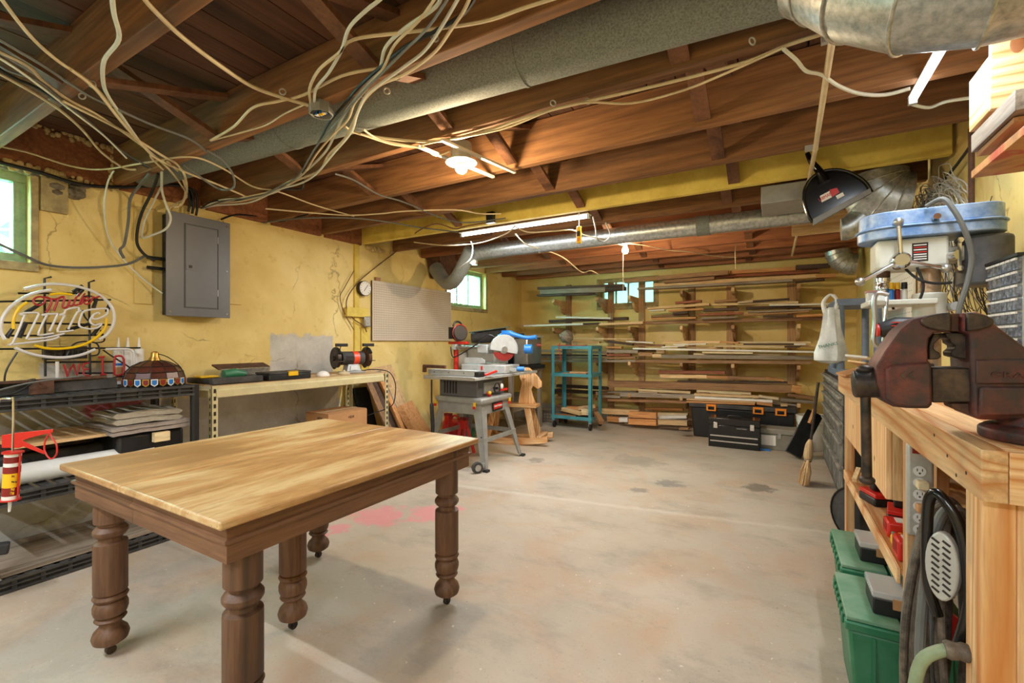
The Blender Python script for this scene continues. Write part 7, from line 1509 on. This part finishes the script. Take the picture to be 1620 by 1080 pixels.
cb('white cable looping down beside the yellow pendant', [(938,343,'z',2.18),(942,360,'z',2.12),(945,378,'z',2.05),(955,382,'z',2.05),(965,372,'z',2.1),(958,352,'z',2.18)], Lm, 0.005)
cb('cord hanging from the far joist near the lumber rack studs', [(1165,385,'z',2.235),(1163,400,'z',2.1),(1164,425,'z',1.95)], Wm, 0.004)
# conduit under the joists
T = thing('wood_pole', 'long thin pale pole running away under the joists beside the dustpan', 'pole', AZ(1300, 200, 2.2))
pp_ = wp([(1346,-60),(1335,0),(1316,66),(1290,235),(1273,320),(1253,404)], 2.205); MB().tube(pp_, 0.0115, 10).build('rod', Wm, T, w=True)
for q in ((1316,66),(1284,238)):
    p = AZ(q[0], q[1], 2.205); MB().box(p+Vector((-0.03, -0.01, 0.0)), p+Vector((0.03, 0.01, 0.028))).build('strap_clip', M['lgrey'], T, w=True)
# panel drops on the left wall
cb('thick black service cable along the top of the left wall', [(-30,250,'x',-3.72),(60,272,'x',-3.72),(130,292,'x',-3.72),(200,296,'x',-3.72),(270,292,'x',-3.70),(295,297,'x',-3.68),(303,325,'x',-3.68)], Km, 0.011)
cb('grey cable crossing below the window to the panel', [(-30,372,'x',-3.7),(40,405,'x',-3.7),(80,420,'x',-3.72),(140,423,'x',-3.73),(200,418,'x',-3.74),(228,405,'x',-3.74)], Gm, 0.008)
cb('teal-lit thick cable hanging left of the panel, leftmost', [(237,273),(222,292,'x',-3.5),(206,315,'x',-3.55),(203,350,'x',-3.6),(197,385,'x',-3.66),(190,395,'x',-3.68),(196,408,'x',-3.7)], Gm, 0.009)
cb('dark thick cable hanging left of the panel, second', [(250,275),(242,300,'x',-3.5),(225,335,'x',-3.6),(218,360,'x',-3.65),(217,385,'x',-3.68),(228,402,'x',-3.7),(245,412,'x',-3.7)], Km, 0.009)
cb('cable looping out in front of the panel top left', [(256,272),(256,300,'x',-3.45),(262,322,'x',-3.5),(270,345,'x',-3.55),(262,362,'x',-3.6),(240,372,'x',-3.66),(225,375,'x',-3.7),(228,350,'x',-3.7),(245,315,'x',-3.68),(258,290,'x',-3.6)], Lm, 0.007)
cb('long thin cream cable dropping to the left side of the panel', [(180,270),(170,290,'x',-3.5),(165,330,'x',-3.6),(172,375,'x',-3.7),(195,410,'x',-3.74),(225,440,'x',-3.74),(257,464,'x',-3.7)], Lm, 0.005)
cb('cream cable bowing down beside the panel top', [(265,256),(285,275,'x',-3.3),(294,300,'x',-3.45),(288,322,'x',-3.6),(275,328,'x',-3.62)], Wm, 0.008)
for i, (a, b) in enumerate(((292, 300), (300, 306), (308, 312))):
    cb('%s black cable bending into the top of the panel' % ('first', 'second', 'third')[i], [(255+i*12,292,'x',-3.66),(a,296+i*3,'x',-3.64),(b,318+i*4,'x',-3.68),(b-2,335+i*3,'x',-3.7)], Km, 0.008)
cb('black cable running right from the panel along the wall', [(350,347,'x',-3.73),(372,340,'x',-3.75),(405,342,'x',-3.76),(440,350,'x',-3.76),(487,339,'z',2.2)], Km, 0.007)
cb('coiled cable loop hanging under the trunk duct', [(327,238),(350,252,'z',2.19),(368,275,'z',2.15),(369,297,'z',2.1),(345,298,'z',2.12),(310,275,'z',2.17),(290,262,'z',2.2)], Gm, 0.006)
# staples and junction box
T = thing('junction_box', 'open metal junction box with blue and yellow wires under the second joist', 'junction box', AZ(508, 178, 2.19))
MB().lathe([(0, 0.035), (0.05, 0.035), (0.05, -0.01), (0.046, -0.01), (0.046, 0.03), (0, 0.03)], n=8, cap=False).build('box', M['gpaint'], T)
for i in range(5): MB().tube([(-0.03+i*0.014, 0.02, 0.0), (-0.02+i*0.012, -0.02, -0.012), (-0.01+i*0.008, 0.0, 0.01)], 0.004, 6, smooth=3).build('wire', M['blue'] if i % 2 else M['black'], T)
MB().cyl((0.0, -0.01, -0.012), (0.022, -0.005, -0.012), 0.007, n=8).build('wire_nut', M['yellow'], T)
for i, q in enumerate(((612,144),(575,150),(688,60),(930,160),(1190,65),(1330,55),(875,163),(146,133),(130,152),(110,168),(447,145),(628,122))):
    p = AZ(q[0], q[1], Zc); MB().torus(p, 0.012, 0.003, ((0.7, 0.7, 0), (0, 0, 1)), 10, 5).solo('cable_staple', M['lgrey'], 'small metal cable staple, %s of the twelve from the left end of the joists' % ['eighth', 'seventh', 'ninth', 'tenth', 'eleventh', 'last', 'sixth', 'third', 'second', 'first', 'fourth', 'fifth'][i], 'staple', 'cable staples under the joists')
p = AY(777, 345, 3.33)
T = thing('switch_box', 'small dark metal box on the yellow beam above the tube lamp', 'electrical box', p); MB().box((-0.035, -0.03, -0.04), (0.035, 0.015, 0.05)).build('box', M['black'], T, bev=0.004); MB().box((-0.045, -0.03, -0.046), (0.045, 0.015, -0.04)).build('bottom_flange', M['steel'], T)
p = AY(916, 370, 3.42)
T = thing('pendant_control', 'yellow pendant switch hanging on a cord below the tube lamp end', 'pendant switch', p); MB().box((-0.018, -0.015, -0.075), (0.018, 0.015, 0.06)).build('housing', M['yellow'], T, bev=0.005); MB().box((-0.014, -0.017, -0.02), (0.014, -0.015, 0.02)).build('label', M['ink'], T); MB().cyl((0, 0, 0.06), (0, 0, 0.19), 0.005, n=8).build('cord', M['gwhite'], T)
MB().box((-0.012, -0.017, -0.06), (0.012, -0.015, -0.035)).build('button', M['orange'], T)
p = AY(1000, 375, 3.9)
